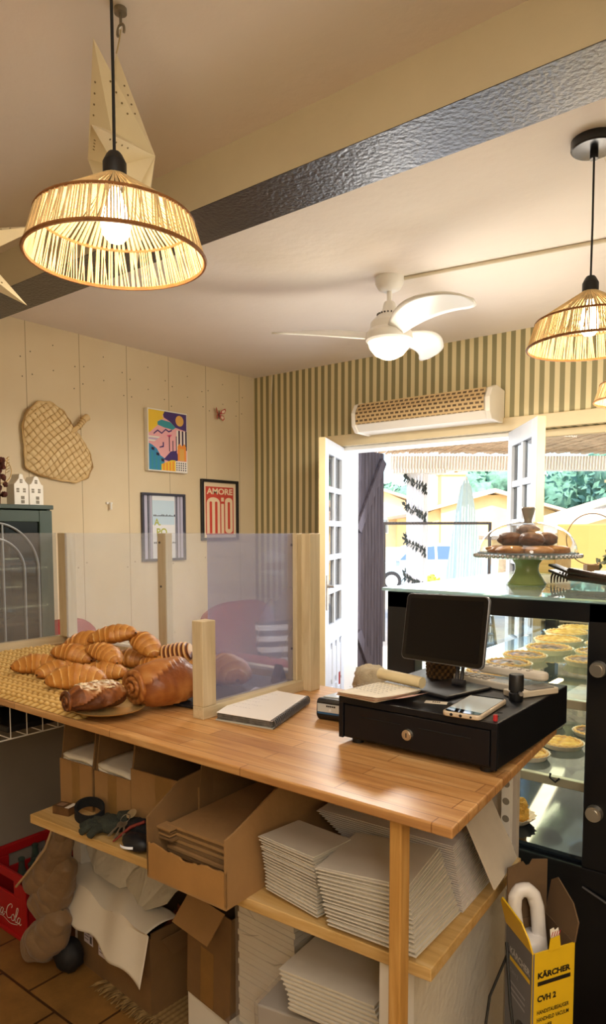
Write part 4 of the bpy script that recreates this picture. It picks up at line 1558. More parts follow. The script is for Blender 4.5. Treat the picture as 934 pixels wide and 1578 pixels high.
def croissant(mb, L, R_, bend, seed, M=None, flat=.62):
    rng = random.Random(seed)
    off = rng.uniform(0, 9)
    seg = rng.uniform(3.2, 3.9)
    skew = rng.uniform(-.25, .25)

    def f(u, v):
        t = u * 2 - 1
        a = t * bend
        sx = L / 2 * (math.sin(a) / math.sin(bend)) * (1 + .02 * math.sin(seed))
        sy = -L * .5 * (1 - math.cos(a)) / math.sin(bend) * .9
        th = v * 2 * PI
        q = abs(t) * seg + .10 * math.sin(th + off) + skew * t + .15
        lay = q - math.floor(q)
        r = R_ * (.10 + .90 * max(0, 1 - abs(t) ** 2.1) ** .72)
        step = (1 - lay) ** .7
        r *= .90 + .17 * step if abs(t) < .97 else 1
        r *= 1 + .07 * noise.noise(Vector((t * 3 + off, math.cos(th), math.sin(th))))
        d = Vector((math.cos(a), -math.sin(a), 0))
        nrm = Vector((math.sin(a), math.cos(a), 0))
        z = r * math.sin(th)
        if z < 0:
            z *= flat
        y_ = r * math.cos(th)
        p = Vector((sx, sy, 0)) + nrm * y_ * 1.06
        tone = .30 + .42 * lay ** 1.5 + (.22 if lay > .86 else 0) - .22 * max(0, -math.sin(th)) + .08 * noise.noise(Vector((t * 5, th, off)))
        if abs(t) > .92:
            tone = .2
        return (p.x, p.y, z + R_ * flat * .98, tone)
    mb.grid(f, 90, 22, M=M, cv=True)
    return mb


cr_group = 'croissants piled on the woven mat'
# (label, position, yaw, pitch, length, radius)
CR = [
    ('topmost croissant of the pile, lying tilted on the others', (-1.80, 1.335, 1.098), R(32), R(-10), .155, .036),
    ('big croissant high on the left of the pile', (-1.915, 1.31, 1.060), R(15), R(-14), .165, .042),
    ('croissant high on the right of the pile, behind the top one', (-1.72, 1.385, 1.072), R(0), R(22), .135, .037),
    ('croissant in the middle of the pile, below the top one', (-1.755, 1.265, 1.055), R(4), R(12), .145, .034),
    ('croissant with a pale tip at the front centre of the pile', (-1.875, 1.235, 1.040), R(22), R(8), .145, .038),
    ('croissant at the right foot of the pile, in front of the middle one', (-1.715, 1.225, 1.008), R(45), 0, .145, .036),
    ('leftmost croissant, lying on the woven mat', (-1.965, 1.165, 1.008), R(52), 0, .15, .038),
    ('croissant second from the left on the woven mat', (-1.855, 1.165, 1.008), R(70), 0, .13, .034),
    ('front croissant nearest the almond pastry', (-1.69, 1.12, 1.008), R(48), 0, .165, .043),
    ('golden croissant at the back left of the pile', (-2.03, 1.36, 1.010), R(40), 0, .15, .036),
    ('croissant wedged under the pile on its right side', (-1.66, 1.385, 1.012), R(10), 0, .13, .036),
    ('croissant hidden low in the back of the pile', (-1.80, 1.40, 1.010), R(20), 0, .14, .038),
    ('croissant half hidden behind the short guard post', (-1.475, 1.395, 1.010), R(60), 0, .15, .040),
    ('large croissant on the slate tray behind the hazy acrylic sheet', (-1.385, 1.41, 1.012), R(-12), 0, .20, .052),
]
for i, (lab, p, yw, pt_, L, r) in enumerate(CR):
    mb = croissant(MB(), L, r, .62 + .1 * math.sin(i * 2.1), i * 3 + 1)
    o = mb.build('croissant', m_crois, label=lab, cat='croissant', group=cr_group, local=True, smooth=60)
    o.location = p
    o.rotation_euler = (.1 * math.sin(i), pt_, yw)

# pale-striped roll and long pale croissant at the right of the pile
m_stripe_c = tonemat('striped_dough', [(0, '#4a2410'), (.35, '#7a4218'), (.6, '#c98338'), (1, '#efcf96')], .45, n=20, amt=.1, bump=.2, bs=140)


def roll(mb, L, R_, M=None):
    def f(u, v):
        t = u * 2 - 1
        th = v * 2 * PI
        r = R_ * (1 - abs(t) ** 4 * .35) * (1 + .06 * math.sin(t * 26 + math.sin(th) * 1.2))
        if abs(t) > .995:
            r = .0005
        return (t * L / 2, r * math.cos(th), R_ * .8 + r * math.sin(th) * (.85 if math.sin(th) > 0 else .8), .5 + .45 * math.sin(t * 26 + math.sin(th) * 1.2))
    mb.grid(f, 80, 20, M=M, cv=True)
    return mb


o = roll(MB(), .115, .040).build('striped_roll', m_stripe_c, label='chocolate striped roll standing at the back right of the croissant pile', cat='pastry', local=True, smooth=60)
o.location = (-1.625, 1.43, 1.035)
o.rotation_euler = (0, R(-12), R(30))
o = croissant(MB(), .15, .030, .5, 55).build('croissant', m_crois, label='slim pale croissant lying between the striped roll and the big bun', cat='croissant', group=cr_group, local=True, smooth=60)
o.location = (-1.575, 1.30, 1.02)
o.rotation_euler = (0, R(-14), R(95))

# large glossy bun with spiral end
m_bun = tonemat('glossy_bun_crust', [(0, '#52280f'), (.35, '#84491f'), (.65, '#ad7038'), (1, '#dab074')], .38, n=16, amt=.2, bump=.35, bs=90)


def bunf(u, v):
    t = u * 2 - 1
    th = v * 2 * PI
    w = (1 - abs(t) ** 3.2) ** .5 if abs(t) < 1 else 0
    lay = (th * 1.0 / (2 * PI) * 3 + t * .35) % 1
    r = .062 * (.25 + .75 * w) * (1 + .10 * lay)
    r *= 1 + .06 * noise.noise(Vector((t * 2.2, math.cos(th) * 1.5, math.sin(th) * 1.5)))
    if abs(t) > .999:
        r = .0008
    x = .083 * t
    z = r * math.sin(th)
    y = r * 1.12 * math.cos(th)
    if z < 0:
        z *= .72
    return (x, y, z + .045, (.25 + .5 * lay) + .16 * noise.noise(Vector((t * 6, th * 2, 3))))


def bun_end(mb):
    pts = []
    for i in range(60):
        a = i * .28
        r = .050 * (1 - i / 64)
        pts.append((-.074 - .012 * (i / 60), r * 1.05 * math.cos(a), .047 + r * .85 * math.sin(a)))
    mb.tube(pts, [.0085 * (1 - .4 * i / 60) for i in range(60)], 7)
    return mb


mb = MB().grid(bunf, 60, 48, cv=True)
n0 = len(mb.v)
bun_end(mb)
mb.tone = mb.tone[:n0] + [.55 + .2 * math.sin(i * .5) for i in range(len(mb.v) - n0)]
o = mb.build('spiral_bun', m_bun, label='large glossy brown bun with a coiled end beside the short guard post', cat='pastry', local=True, smooth=60)
o.location = (-1.365, 1.16, 1.010)
o.rotation_euler = (0, 0, R(78))
o.scale = (1.08, 1.08, 1.02)

# gold plate with almond pastry
pl = MB().lathe([(0, .002), (.066, .002), (.082, .007), (.086, .008), (.084, .005), (.068, .0), (0, 0)], 56, (-1.405, 1.022, 1.0135))
pl.build('gold_plate', mat('gold_tray', '#d9b878', .25, metal=.6, n=30, amt=.1), label='round gold plate at the front right corner of the woven mat', cat='plate', smooth=40)
m_alm = tonemat('almond_pastry_crust', [(0, '#32180c'), (.35, '#5e3216'), (.6, '#94582a'), (.8, '#c9a27a'), (1, '#f4ebdc')], .5, n=30, amt=.22, bump=.4, bs=120)


def almf(u, v):
    t = u * 2 - 1
    th = v * 2 * PI
    w = max(0, 1 - abs(t) ** 3) ** .5
    lay = (th / (2 * PI) * 5 + t * .8) % 1
    r = .043 * (.2 + .8 * w) * (.94 + .12 * lay)
    r *= 1 + .10 * noise.noise(Vector((t * 4, math.cos(th) * 2, math.sin(th) * 2)))
    if abs(t) > .999:
        r = .0006
    z = r * math.sin(th)
    if z < 0:
        z *= .62
    sugar = max(0, math.sin(th)) ** 1.5 * (.75 + .6 * noise.noise(Vector((t * 9, th * 4, 1)))) * (1 if t > -.55 else .2)
    return (.075 * t, r * 1.15 * math.cos(th), z * .92 + .027, .22 + .25 * lay + .75 * sugar)


ap = thing('almond_pastry', 'dark almond pastry dusted with icing sugar on the gold plate', 'pastry', (-1.428, .996, 1.0155), R(78))
MB().grid(almf, 60, 60, cv=True).build('pastry_body', m_alm, ap, local=True, smooth=60)
random.seed(9)
fl = MB()
for k in range(42):
    t, th = random.uniform(-.5, .85), random.uniform(.25 * PI, .75 * PI)
    r = .043 * (.2 + .8 * (1 - abs(t) ** 3) ** .5) * 1.02
    c0 = Vector((.075 * t, r * 1.15 * math.cos(th), r * math.sin(th) * .92 + .0285))
    fl.ell((0, 0, 0), (.006, .0042, .0009), 8, 5, M=Matrix.Translation(c0) @ Matrix.Rotation(random.uniform(0, 6), 4, 'Z') @ Matrix.Rotation(random.uniform(-.6, .6), 4, 'X'))
fl.build('almond_flakes', mat('almond_flake', '#ecd9b4', .6), ap, local=True, kind='stuff')
co = MB()
pts = []
for i in range(44):
    a = i * .3
    r = .030 * (1 - i / 48)
    pts.append((-.070 - .004 * (i / 44), r * 1.1 * math.cos(a), .028 + r * .85 * math.sin(a)))
co.tube(pts, [.0052 * (1 - .4 * i / 44) for i in range(44)], 7)
co.tone = [.4 + .2 * math.sin(i) for i in range(len(co.v))]
co.has_tone = True
co.build('coiled_end', m_alm, ap, local=True)

# slate tray, folded card and white rail behind the post
TSL = Matrix.Translation((-1.44, 1.37, CT + .001)) @ Matrix.Rotation(R(4), 4, 'Z')
MB().b2(-.20, .205, -.20, .19, 0, .009, 0, TSL).build('slate_tray', mat('black_slate', '#26262c', .55, n=12, amt=.3, bump=.5, bs=50), label='black slate tray on the counter behind the short guard post', cat='tray', smooth=0, bevel=.003)
cd_ = MB()
cd_.add([(-1.30, 1.50, 1.012), (-1.245, 1.47, 1.012), (-1.245, 1.49, 1.07), (-1.30, 1.522, 1.062), (-1.27, 1.54, 1.012)], [(0, 1, 2, 3), (1, 4, 2), (4, 0, 3)])
cd_.build('tent_card', mat('grey_card', '#54545e', .6), label='dark grey tent card standing on the slate tray by the rear guard post', cat='card', smooth=0)

# ---------------------------------------------------------------- notebook
NBK = frame((-1.165, 1.146, CT), (1.006 - 1.006 + .159, .022, 0), (0, 0, 1))
nb = thing('spiral_notebook', 'open white spiral notebook lying on the counter right of the guard', 'notebook', (-1.13, 1.28, CT), R(0))
a0, b0, c0_, d0 = Vector((-1.165, 1.146, CT)), Vector((-1.006, 1.168, CT)), Vector((-1.086, 1.403, CT)), Vector((-1.268, 1.40, CT))
qx, qy = (b0 - a0), (d0 - a0)


def quad(mb, e, z0, z1, m=0, warp=0):
    P_ = [a0 + qx * e + qy * e, b0 - qx * e + qy * e, c0_ - qx * e - qy * e, d0 + qx * e - qy * e]
    vs = [(p.x, p.y, CT + z0) for p in P_] + [(p.x, p.y, CT + z1 + (warp if i in (2, 3) else 0)) for i, p in enumerate(P_)]
    mb.add(vs, [(3, 2, 1, 0), (4, 5, 6, 7), (0, 1, 5, 4), (1, 2, 6, 5), (2, 3, 7, 6), (3, 0, 4, 7)], m)


mb = MB()
quad(mb, 0, .0005, .003)
mb.build('back_cover', mat('notebook_cover', '#b9bcb6', .5), nb, smooth=0)
mb = MB()
for i in range(9):
    quad(mb, .012 + .004 * (i % 3), .003 + .0016 * i, .0042 + .0016 * i)
mb.build('page_block', mat('page_edges', '#77726c', .8, n=60, amt=.4), nb, smooth=0)
mb = MB()
quad(mb, .006, .0185, .0192, 0, .002)
# handwriting strokes
random.seed(21)
u1, v1 = qx.normalized(), qy.normalized()
for row in range(6):
    base = a0 + qx * .12 + qy * (.25 + .11 * row)
    x = 0
    while x < (.07 if row % 2 else .05):
        w_ = random.uniform(.004, .009)
        p = base + u1 * x
        q = p + u1 * w_ + v1 * random.uniform(-.003, .003)
        z_ = CT + .0205 + .002 * (.25 + .11 * row)
        mb.add([(p.x, p.y, z_), (q.x, q.y, z_), (q.x + v1.x * .0012, q.y + v1.y * .0012, z_), (p.x + v1.x * .0012, p.y + v1.y * .0012, z_)], [(0, 1, 2, 3)], 1)
        x += w_ + random.uniform(.001, .004)
mb.build('top_page', [mat('white_page', '#f3f1f2', .7), mat('pencil_grey', '#a8a6b2', .8)], nb, smooth=0)
mb = MB()
for i in range(24):
    p = b0.lerp(c0_, (i + .5) / 24)
    dr_ = (c0_ - b0).normalized()
    nn = Vector((dr_.y, -dr_.x, 0))
    for s in (-.0012, .0012):
        mb.tube([p + dr_ * s + nn * (.0065 * math.cos(2 * PI * k / 12) - .001) + Vector((0, 0, .0115 + .0105 * math.sin(2 * PI * k / 12))) for k in range(12)], 0.0013, 5, closed=True)
mb.build('wire_spiral', mat('spiral_wire', '#6c6d73', .3, metal=.5), nb)

# ---------------------------------------------------------------- card reader
TR_ = Matrix.Translation((-.955, 1.372, CT)) @ Matrix.Rotation(R(8), 4, 'Z')
crd = thing('card_reader', 'small black card reader with a pale top plate beside the cash drawer', 'card reader', (-.955, 1.372, CT))
m_blk = mat('black_plastic', '#0e0f13', .4)
mb = MB().prism([(-.062, 0), (.055, .0), (.066, .02), (.066, .040), (-.062, .052), (-.068, .044), (-.070, .012)], -.037, .037, 0, TR_ @ Matrix.Rotation(R(90), 4, 'X') @ Matrix.Identity(4) if False else TR_ @ frame((0, 0, 0), (0, 1, 0), (0, 0, 1)))
mb.build('body', m_blk, crd, bevel=.005, seg=3, smooth=30)
mb = MB().box((0, -.0695, .031), (.064, .003, .019), 0, TR_)
mb.box((0, -.069, .019), (.064, .0028, .005), 1, TR_)
mb.cyl(TR_ @ Vector((.002, -.0715, .027)), TR_ @ Vector((.002, -.0708, .027)), .003, n=12, m=3)
for i in range(5):
    mb.box((-.006 + .005 * i, -.0712, .036), (.0036, .0006, .004), 2, TR_)
mb.build('front_plate', [mat('reader_silver', '#cfd6da', .3, metal=.3), mat('reader_blue', '#2c5f8e', .4), m_dark, mat('reader_button', '#e9ecef', .3)], crd, smooth=0)
MB().box((0, -.005, .0485), (.056, .09, .004), 0, TR_, rx=R(-5)).build('screen', mat('reader_screen', '#c9ced2', .1), crd, smooth=0, bevel=.002)

# ---------------------------------------------------------------- cash drawer
cdw = thing('cash_drawer', 'black metal cash drawer with a round lock on the right end of the counter', 'cash drawer', (-.66, 1.39, CT))
m_dk = mat('black_powder_coat', '#0e0f14', .42, spec=.3, bump=.12, bs=900)
m_dk2 = mat('black_drawer_front', '#101117', .38, spec=.3)
DX0, DX1, DY0, DY1, DZ0, DZ1 = -.836, -.486, 1.186, 1.588, CT + .012, CT + .100
MB().b2(DX0, DX1, DY0 + .006, DY1, DZ0, DZ1).build('case', m_dk, cdw, smooth=0, bevel=.003)
df = MB().b2(DX0 + .014, DX1 - .014, DY0 + .001, DY0 + .006, DZ0 + .006, DZ1 - .016)
df.b2(DX0, DX1, DY0, DY0 + .006, DZ1 - .013, DZ1).b2(DX0, DX0 + .011, DY0, DY0 + .006, DZ0, DZ1 - .013).b2(DX1 - .011, DX1, DY0, DY0 + .006, DZ0, DZ1 - .013)
df.b2(DX0 + .05, DX0 + .15, DY0 - .0004, DY0 + .001, 1.062, 1.0645, 1).b2(DX0 + .19, DX0 + .30, DY0 - .0004, DY0 + .001, 1.062, 1.0645, 1)
dfo = df.build('drawer_front', [m_dk2, mat('slot_black', '#050506', .8)], cdw, smooth=0, bevel=.001, seg=1)
lk = MB().cyl((-.669, DY0 + .002, 1.047), (-.669, DY0 - .006, 1.047), .0115, .0105, n=28).cyl((-.669, DY0 - .006, 1.047), (-.669, DY0 - .0075, 1.047), .008, n=24)
lk.box((-.669, DY0 - .0078, 1.047), (.0016, .001, .009), 1).build('lock', [mat('nickel_lock', '#cfc9bd', .25, metal=.9), m_dark], dfo)
for x in (DX0 + .03, DX1 - .03):
    for y in (DY0 + .03, DY1 - .03):
        MB().cyl((x, y, CT), (x, y, DZ0 + .001), .013, n=16).build('foot', m_dark, cdw)
hl = MB()
for (x, y) in ((-.508, 1.235), (-.512, 1.262)):
    hl.lathe([(0, 0), (.006, 0)], 14, (x, y, DZ1 + .0005), cap=False)
hl.build('cable_hole', mat('hole_black', '#020203', .9), cdw, kind='stuff')
DT = DZ1 + .0003

# order pad with rolled back pages
op = thing('order_pad', 'receipt pad with curled pages and a rolled yellow top sheet on the cash drawer', 'notepad', (-.77, 1.26, DT))
TO = Matrix.Translation((-.775, 1.262, DT)) @ Matrix.Rotation(R(-10), 4, 'Z')
mb = MB()
for k in range(5):
    def sheet(u, v, k=k):
        x = -.055 + .11 * u + .004 * k
        y = -.085 + .14 * v - .003 * k
        z = .002 + .0028 * k + .006 * (1 - v) ** 3 * (1 + k * .25) * (u - .2) * .6
        return (x, y, z)
    mb.grid(sheet, 10, 12, m=k % 2, M=TO)
o = mb.build('pages', [mat('pad_page', '#eae3d2', .8, n=30, amt=.1), mat('pad_page_pink', '#dcb4a4', .8)], op, smooth=80)
so = o.modifiers.new('thick', 'SOLIDIFY')
so.thickness = .0009
mb = MB().tube([TO @ Vector((-.058, .058, .026)), TO @ Vector((.062, .058, .024))], .0125, 16)
mb.build('rolled_sheet', mat('pad_roll', '#d6c7a0', .7, n=12, amt=.1), op)
mb = MB()
random.seed(31)
for r_ in range(7):
    for s_ in range(9):
        mb.box((-.038 + .010 * s_, -.06 + .013 * r_, .0172), (random.uniform(.003, .008), .0016, .0004), 0, TO)
mb.build('printed_lines', mat('pad_ink', '#a39f98', .8), op, smooth=0, kind='stuff')
mb = MB().grid(lambda u, v: (.01 + .10 * u, -.08 + .05 * v + .05 * u, .002 + .016 * u * u), 8, 4, M=TO)
mb.build('loose_receipt', mat('receipt_pink', '#d8a999', .8), op, smooth=80)

# beige rounded pouch behind the pad
st = MB()
blob(st, Vector((0, 0, .048)), (.082, .045, .046), 4.2, nu=28, nv=18, rough=.16)
o = st.build('felt_pouch', mat('beige_felt', '#b3a68c', .9, n=25, amt=.12, bump=.4, bs=90), label='rounded beige felt pouch on the counter behind the cash drawer', cat='pouch', local=True, smooth=80)
o.location = (-.985, 1.555, CT - .004)
o.rotation_euler = (0, 0, R(-35))

# tablet on its stand
tb = thing('tablet', 'black tablet on a grey swivel stand on top of the cash drawer', 'tablet', (-.69, 1.38, DT))
m_gun = mat('gunmetal_stand', '#4c4b50', .35, metal=.7)
MB().box((-.675, 1.375, DT + .004), (.115, .15, .008), rz=R(-14)).build('stand_base', mat('black_base', '#16161b', .35), tb, smooth=0, bevel=.003)
TL, TRp, BR_, BL = Vector((-.792, 1.42, 1.301)), Vector((-.572, 1.36, 1.312)), Vector((-.579, 1.338, 1.164)), Vector((-.806, 1.395, 1.158))
rr_ = (TRp - TL + BR_ - BL).normalized()
uu_ = (TL - BL + TRp - BR_)
MT = frame((TL + TRp + BR_ + BL) / 4 + Vector((-.004, -.003, 0)), rr_, uu_)
tw, th_ = .234, .152


def rrect(w, h, r, n=6):
    P_ = []
    for cx, cy, a in ((w / 2 - r, h / 2 - r, 0), (-w / 2 + r, h / 2 - r, 90), (-w / 2 + r, -h / 2 + r, 180), (w / 2 - r, -h / 2 + r, 270)):
        for i in range(n + 1):
            q = R(a + 90 * i / n)
            P_.append((cx + r * math.cos(q), cy + r * math.sin(q)))
    return P_


MB().prism(rrect(tw, th_, .012), -.007, 0, 0, MT).build('case_back', mat('tablet_edge', '#8d8f96', .3, metal=.7), tb, smooth=30, bevel=.001)
sc_ = MB().prism(rrect(tw - .004, th_ - .004, .011), 0, .0008, 0, MT)
sc_.prism(rrect(tw - .026, th_ - .022, .003), .0008, .0011, 1, MT)
sc_.build('screen', [mat('tablet_bezel', '#07070b', .12), mat('tablet_dark_screen', '#09090d', .14, spec=.3)], tb, smooth=0)
base_j = Vector((-.663, 1.40, DT + .008))
ctr = (TL + TRp + BR_ + BL) / 4 + Vector((0, .012, -.02))
ar = MB()
for s in (-.006, .006):
    ar.tube([base_j + Vector((s, 0, .004)), Vector((ctr.x + .02 + s, ctr.y + .03, 1.17)), Vector((ctr.x + s, ctr.y + .006, ctr.z))], .0045, 8)
ar.build('stand_arm', m_gun, tb)
MB().cyl(base_j + Vector((-.014, 0, .006)), base_j + Vector((.014, 0, .006)), .008, n=16).build('hinge', m_gun, tb)

# wicker pot behind the tablet
wp = MB()


def potf(u, v):
    a = u * 2 * PI
    r = .038 + .006 * v + .0022 * math.sin(a * 18 + (PI if int(v * 10) % 2 else 0)) * math.sin(v * 10 * PI) ** 2
    return (-.752 + r * math.cos(a), 1.50 + r * math.sin(a), DT + .085 * v, .35 + .4 * math.sin(a * 18 + (PI if int(v * 10) % 2 else 0)))


wp.grid(potf, 96, 41, cu=True)
wp.lathe([(0, .004), (.037, .004)], 24, (-.752, 1.50, DT), cap=False)
wp.build('wicker_pot', tonemat('dark_wicker', [(0, '#2e2012'), (.5, '#5e4426'), (1, '#8d6c40')], .8, n=30, amt=.15), label='small brown wicker pot behind the tablet stand', cat='pot', smooth=80)

# phone
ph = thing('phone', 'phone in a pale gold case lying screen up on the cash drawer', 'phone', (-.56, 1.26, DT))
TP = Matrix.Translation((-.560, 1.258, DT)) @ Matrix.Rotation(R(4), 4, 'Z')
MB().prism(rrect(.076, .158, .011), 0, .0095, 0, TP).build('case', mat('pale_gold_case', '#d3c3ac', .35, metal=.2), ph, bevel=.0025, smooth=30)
MB().prism(rrect(.068, .150, .008), .0095, .0101, 0, TP).prism([(-.034, -.045), (.034, -.058), (.034, .066), (-.034, .066)], .0101, .0102, 1, TP).build('screen', [mat('phone_bezel', '#0d0e12', .05), mat('phone_screen', '#d3dde2', .08)], ph, smooth=0)  # pale patch is a bright reflection painted on the dark glass
bt = MB()
for x in (-.018, .0, .02):
    bt.cyl(TP @ Vector((x, -.0790, .0048)), TP @ Vector((x, -.0797, .0048)), .003 if x < .01 else .0022, n=12)
bt.build('port', m_dark, ph, kind='stuff')

# small black cylinder, red cap, sticker
cy = thing('black_stamp', 'small black round stamp standing on the cash drawer behind the phone', 'stamp', (-.524, 1.375, DT))
MB().lathe([(.0, 0), (.0135, 0), (.0145, .003), (.0145, .016), (.0125, .018), (.0125, .021), (.015, .022), (.015, .052), (.0135, .055), (0, .055)], 28, (-.524, 1.375, DT)).build('body', m_blk, cy)
MB().cyl((-.511, 1.362, DT + .019), (-.506, 1.357, DT + .019), .0042, n=14).build('screw_button', mat('stamp_silver', '#9b9ca2', .3, metal=.8), cy)
MB().cyl((-.497, 1.205, DT), (-.497, 1.205, DT + .011), .0045, .004, n=14).build('red_cap', mat('red_cap_plastic', '#b3232b', .35), label='tiny red plastic cap on the front right corner of the cash drawer', cat='cap')
sk = MB().box((-.645, 1.258, DT + .0006), (.045, .020, .0008), 0, rz=R(18))
for i in range(4):
    sk.box((-.651 + .004 * i, 1.257 + .0013 * i, DT + .0012), (.003, .008, .0003), 1, rz=R(18))
sk.build('paper_label', [mat('label_paper', '#e9dfcd', .7), mat('label_print', '#6e6252', .8)], label='small white printed paper label on the cash drawer in front of the tablet', cat='label', smooth=0)

# remote controls and grey terminal at the back of the drawer
rm_ = thing('remote_control', 'white remote control with a pale screen lying across the back of the cash drawer', 'remote', (-.63, 1.475, DT))
TQ = Matrix.Translation((-.632, 1.475, DT)) @ Matrix.Rotation(R(-12), 4, 'Z')
MB().prism(rrect(.16, .045, .01), 0, .016, 0, TQ).build('body', mat('remote_ivory', '#d3cbbd', .45), rm_, bevel=.003, smooth=30)
MB().prism(rrect(.05, .032, .003), .016, .0168, 0, TQ @ Matrix.Translation((.045, 0, 0))).build('display', mat('remote_display', '#c3ccd2', .2), rm_, smooth=0)
kb = MB()
for i in range(5):
    for j in range(3):
        kb.box((-.062 + .017 * i, -.012 + .012 * j, .0172), (.011, .008, .0024), 0, TQ)
kb.build('keypad', mat('remote_keys', '#a8a093', .5), rm_, smooth=0, kind='stuff')
rm2 = thing('remote_control', 'rounded white remote control lying on top of the other one at the back', 'remote', (-.585, 1.50, DT + .018))
TQ = Matrix.Translation((-.585, 1.512, DT + .0205)) @ Matrix.Rotation(R(-6), 4, 'Z')
MB().prism(rrect(.165, .038, .018), 0, .018, 0, TQ).build('body', bpy.data.materials['remote_ivory'], rm2, bevel=.006, seg=3, smooth=30)
kb = MB()
for i in range(6):
    for j in range(2):
        kb.cyl(TQ @ Vector((-.06 + .02 * i, -.007 + .014 * j, .018)), TQ @ Vector((-.06 + .02 * i, -.007 + .014 * j, .0195)), .0045, n=10)
kb.build('keypad', bpy.data.materials['remote_keys'], rm2, kind='stuff')
tm = thing('handset', 'cream handset with a grey top at the back right corner of the cash drawer', 'handset', (-.515, 1.5, DT))
TQ = Matrix.Translation((-.520, 1.45, DT)) @ Matrix.Rotation(R(64), 4, 'Z')
MB().prism(rrect(.12, .044, .006), 0, .013, 0, TQ).build('body', mat('handset_cream', '#cfc3ae', .45), tm, bevel=.002, smooth=30)
MB().prism(rrect(.07, .036, .004), .013, .0145, 0, TQ @ Matrix.Translation((.015, 0, 0))).build('cover', mat('handset_grey', '#6d6a66', .4), tm, smooth=0)
# ================================================================= under the counter
m_card = mat('cardboard', '#a27c4e', .85, n=9, amt=.08, bump=.12, bs=40)
m_card2 = mat('cardboard_dark', '#80613c', .85, n=9, amt=.1, bump=.12, bs=40)
m_cardin = mat('cardboard_inside', '#63492e', .9, n=8, amt=.1)
m_tape = mat('brown_tape', '#94703f', .35, n=20, amt=.12)
m_paperw = mat('white_paper', '#efe9dc', .75, n=12, amt=.03)
m_bagw = mat('white_bag_card', '#d9d1c1', .7, n=14, amt=.04)


def open_box(mb, w, d, h, t, T, hf=None, mi=0):
    """open topped box, front (y=0) wall may be lower"""
    hf = hf or h
    mb.b2(0, w, 0, d, 0, t, mi, T)
    mb.b2(0, w, 0, t, t, hf, mi, T)
    mb.b2(0, w, d - t, d, t, h, mi, T)
    mb.b2(0, t, t, d - t, t, h, mi, T)
    mb.b2(w - t, w, t, d - t, t, h, mi, T)


# three tall cardboard magazine boxes with white paper bags
def shelf_pt(x, y, dz=0):
    """point on the lower shelf, given room x and distance behind its front edge"""
    p = TSH @ Vector((0, 0, SZ + .0005 + dz))
    return p


for i, (x0, w, hf, h, fill, lab) in enumerate((
        (-1.722, .138, .125, .245, 1, 'cardboard box at the left end of the shelf, with folded white paper bags'),
        (-1.572, .142, .120, .235, 1, 'cardboard box second from the left on the shelf, with white paper bags'),
        (-1.424, .235, .155, .255, 0, 'wide empty cardboard box third from the left on the shelf'))):
    y0 = 1.078 + .008 * i
    t = thing('cardboard_box', lab, 'box', (x0 + w / 2, y0 + .15, SZ + .0006), R(3.4), group='cardboard boxes on the shelf')
    T = wm(t) @ Matrix.Translation((-w / 2, -.15, 0))
    mb = MB()
    th = .004
    mb.b2(0, w, 0, .33, 0, th, 0, T).b2(0, w, 0, th, th, hf, 0, T).b2(0, w, .33 - th, .33, th, h, 1, T)
    for s0 in (0, w - th):
        poly = [(0, th), (.33, th), (.33, h), (.075, h), (.02, h - .015), (.006, hf)]
        mb.prism(poly, s0, s0 + th, 1, T @ Matrix(((0, 0, 1, 0), (1, 0, 0, 0), (0, 1, 0, 0), (0, 0, 0, 1))))
    mb.build('box_body', [m_card, m_card2], t, smooth=0)
    MB().b2(w * .38, w * .62, -.0006, 0, .004, hf, 0, T).build('tape_strip', m_tape, t, smooth=0)
    if fill:
        for k in range(5):
            zb = hf - .040 + .014 * k
            bag = MB().grid(lambda u, v, k=k, zb=zb: (.008 + (w - .016) * u, .006 + .29 * v, zb + .013 * (1 - (2 * v - 1) ** 6) * .5 + .004 * math.sin(u * 5 + k) - (.020 * (u - .2) if i == 1 else .010 * u)), 8, 20, M=T)
            zz = .0
            o = bag.build('paper_bag', m_paperw, label=('%s white folded paper bag in the %s cardboard box on the shelf' % (('lowest', 'second lowest', 'middle', 'second from top', 'topmost')[k], ('leftmost', 'second')[i])), cat='paper bag', group='folded white paper bags in the boxes', smooth=70)
            so = o.modifiers.new('thick', 'SOLIDIFY')
            so.thickness = .011
            so.offset = -1

# cardboard tray of flat packed boxes
ty = thing('cardboard_tray', 'low front cardboard tray full of flat brown boxes, jutting over the shelf edge', 'box', (-1.09, 1.16, SZ + .0006), R(1.5))
T = wm(ty) @ Matrix.Translation((-.098, -.21, 0))
mb = MB()
th = .0045
w, d = .236, .46
mb.b2(0, w, 0, d, 0, th, 0, T).b2(0, w, d - th, d, th, .21, 1, T)
MX_ = T @ Matrix(((0, 0, 1, 0), (1, 0, 0, 0), (0, 1, 0, 0), (0, 0, 0, 1)))
mb.prism([(0, th), (d, th), (d, .22), (.10, .19), (.0, .135)], 0, th, 1, MX_)
mb.prism([(0, th), (d, th), (d, .225), (.16, .20), (.03, .152), (.0, .145)], w - th, w, 0, MX_)
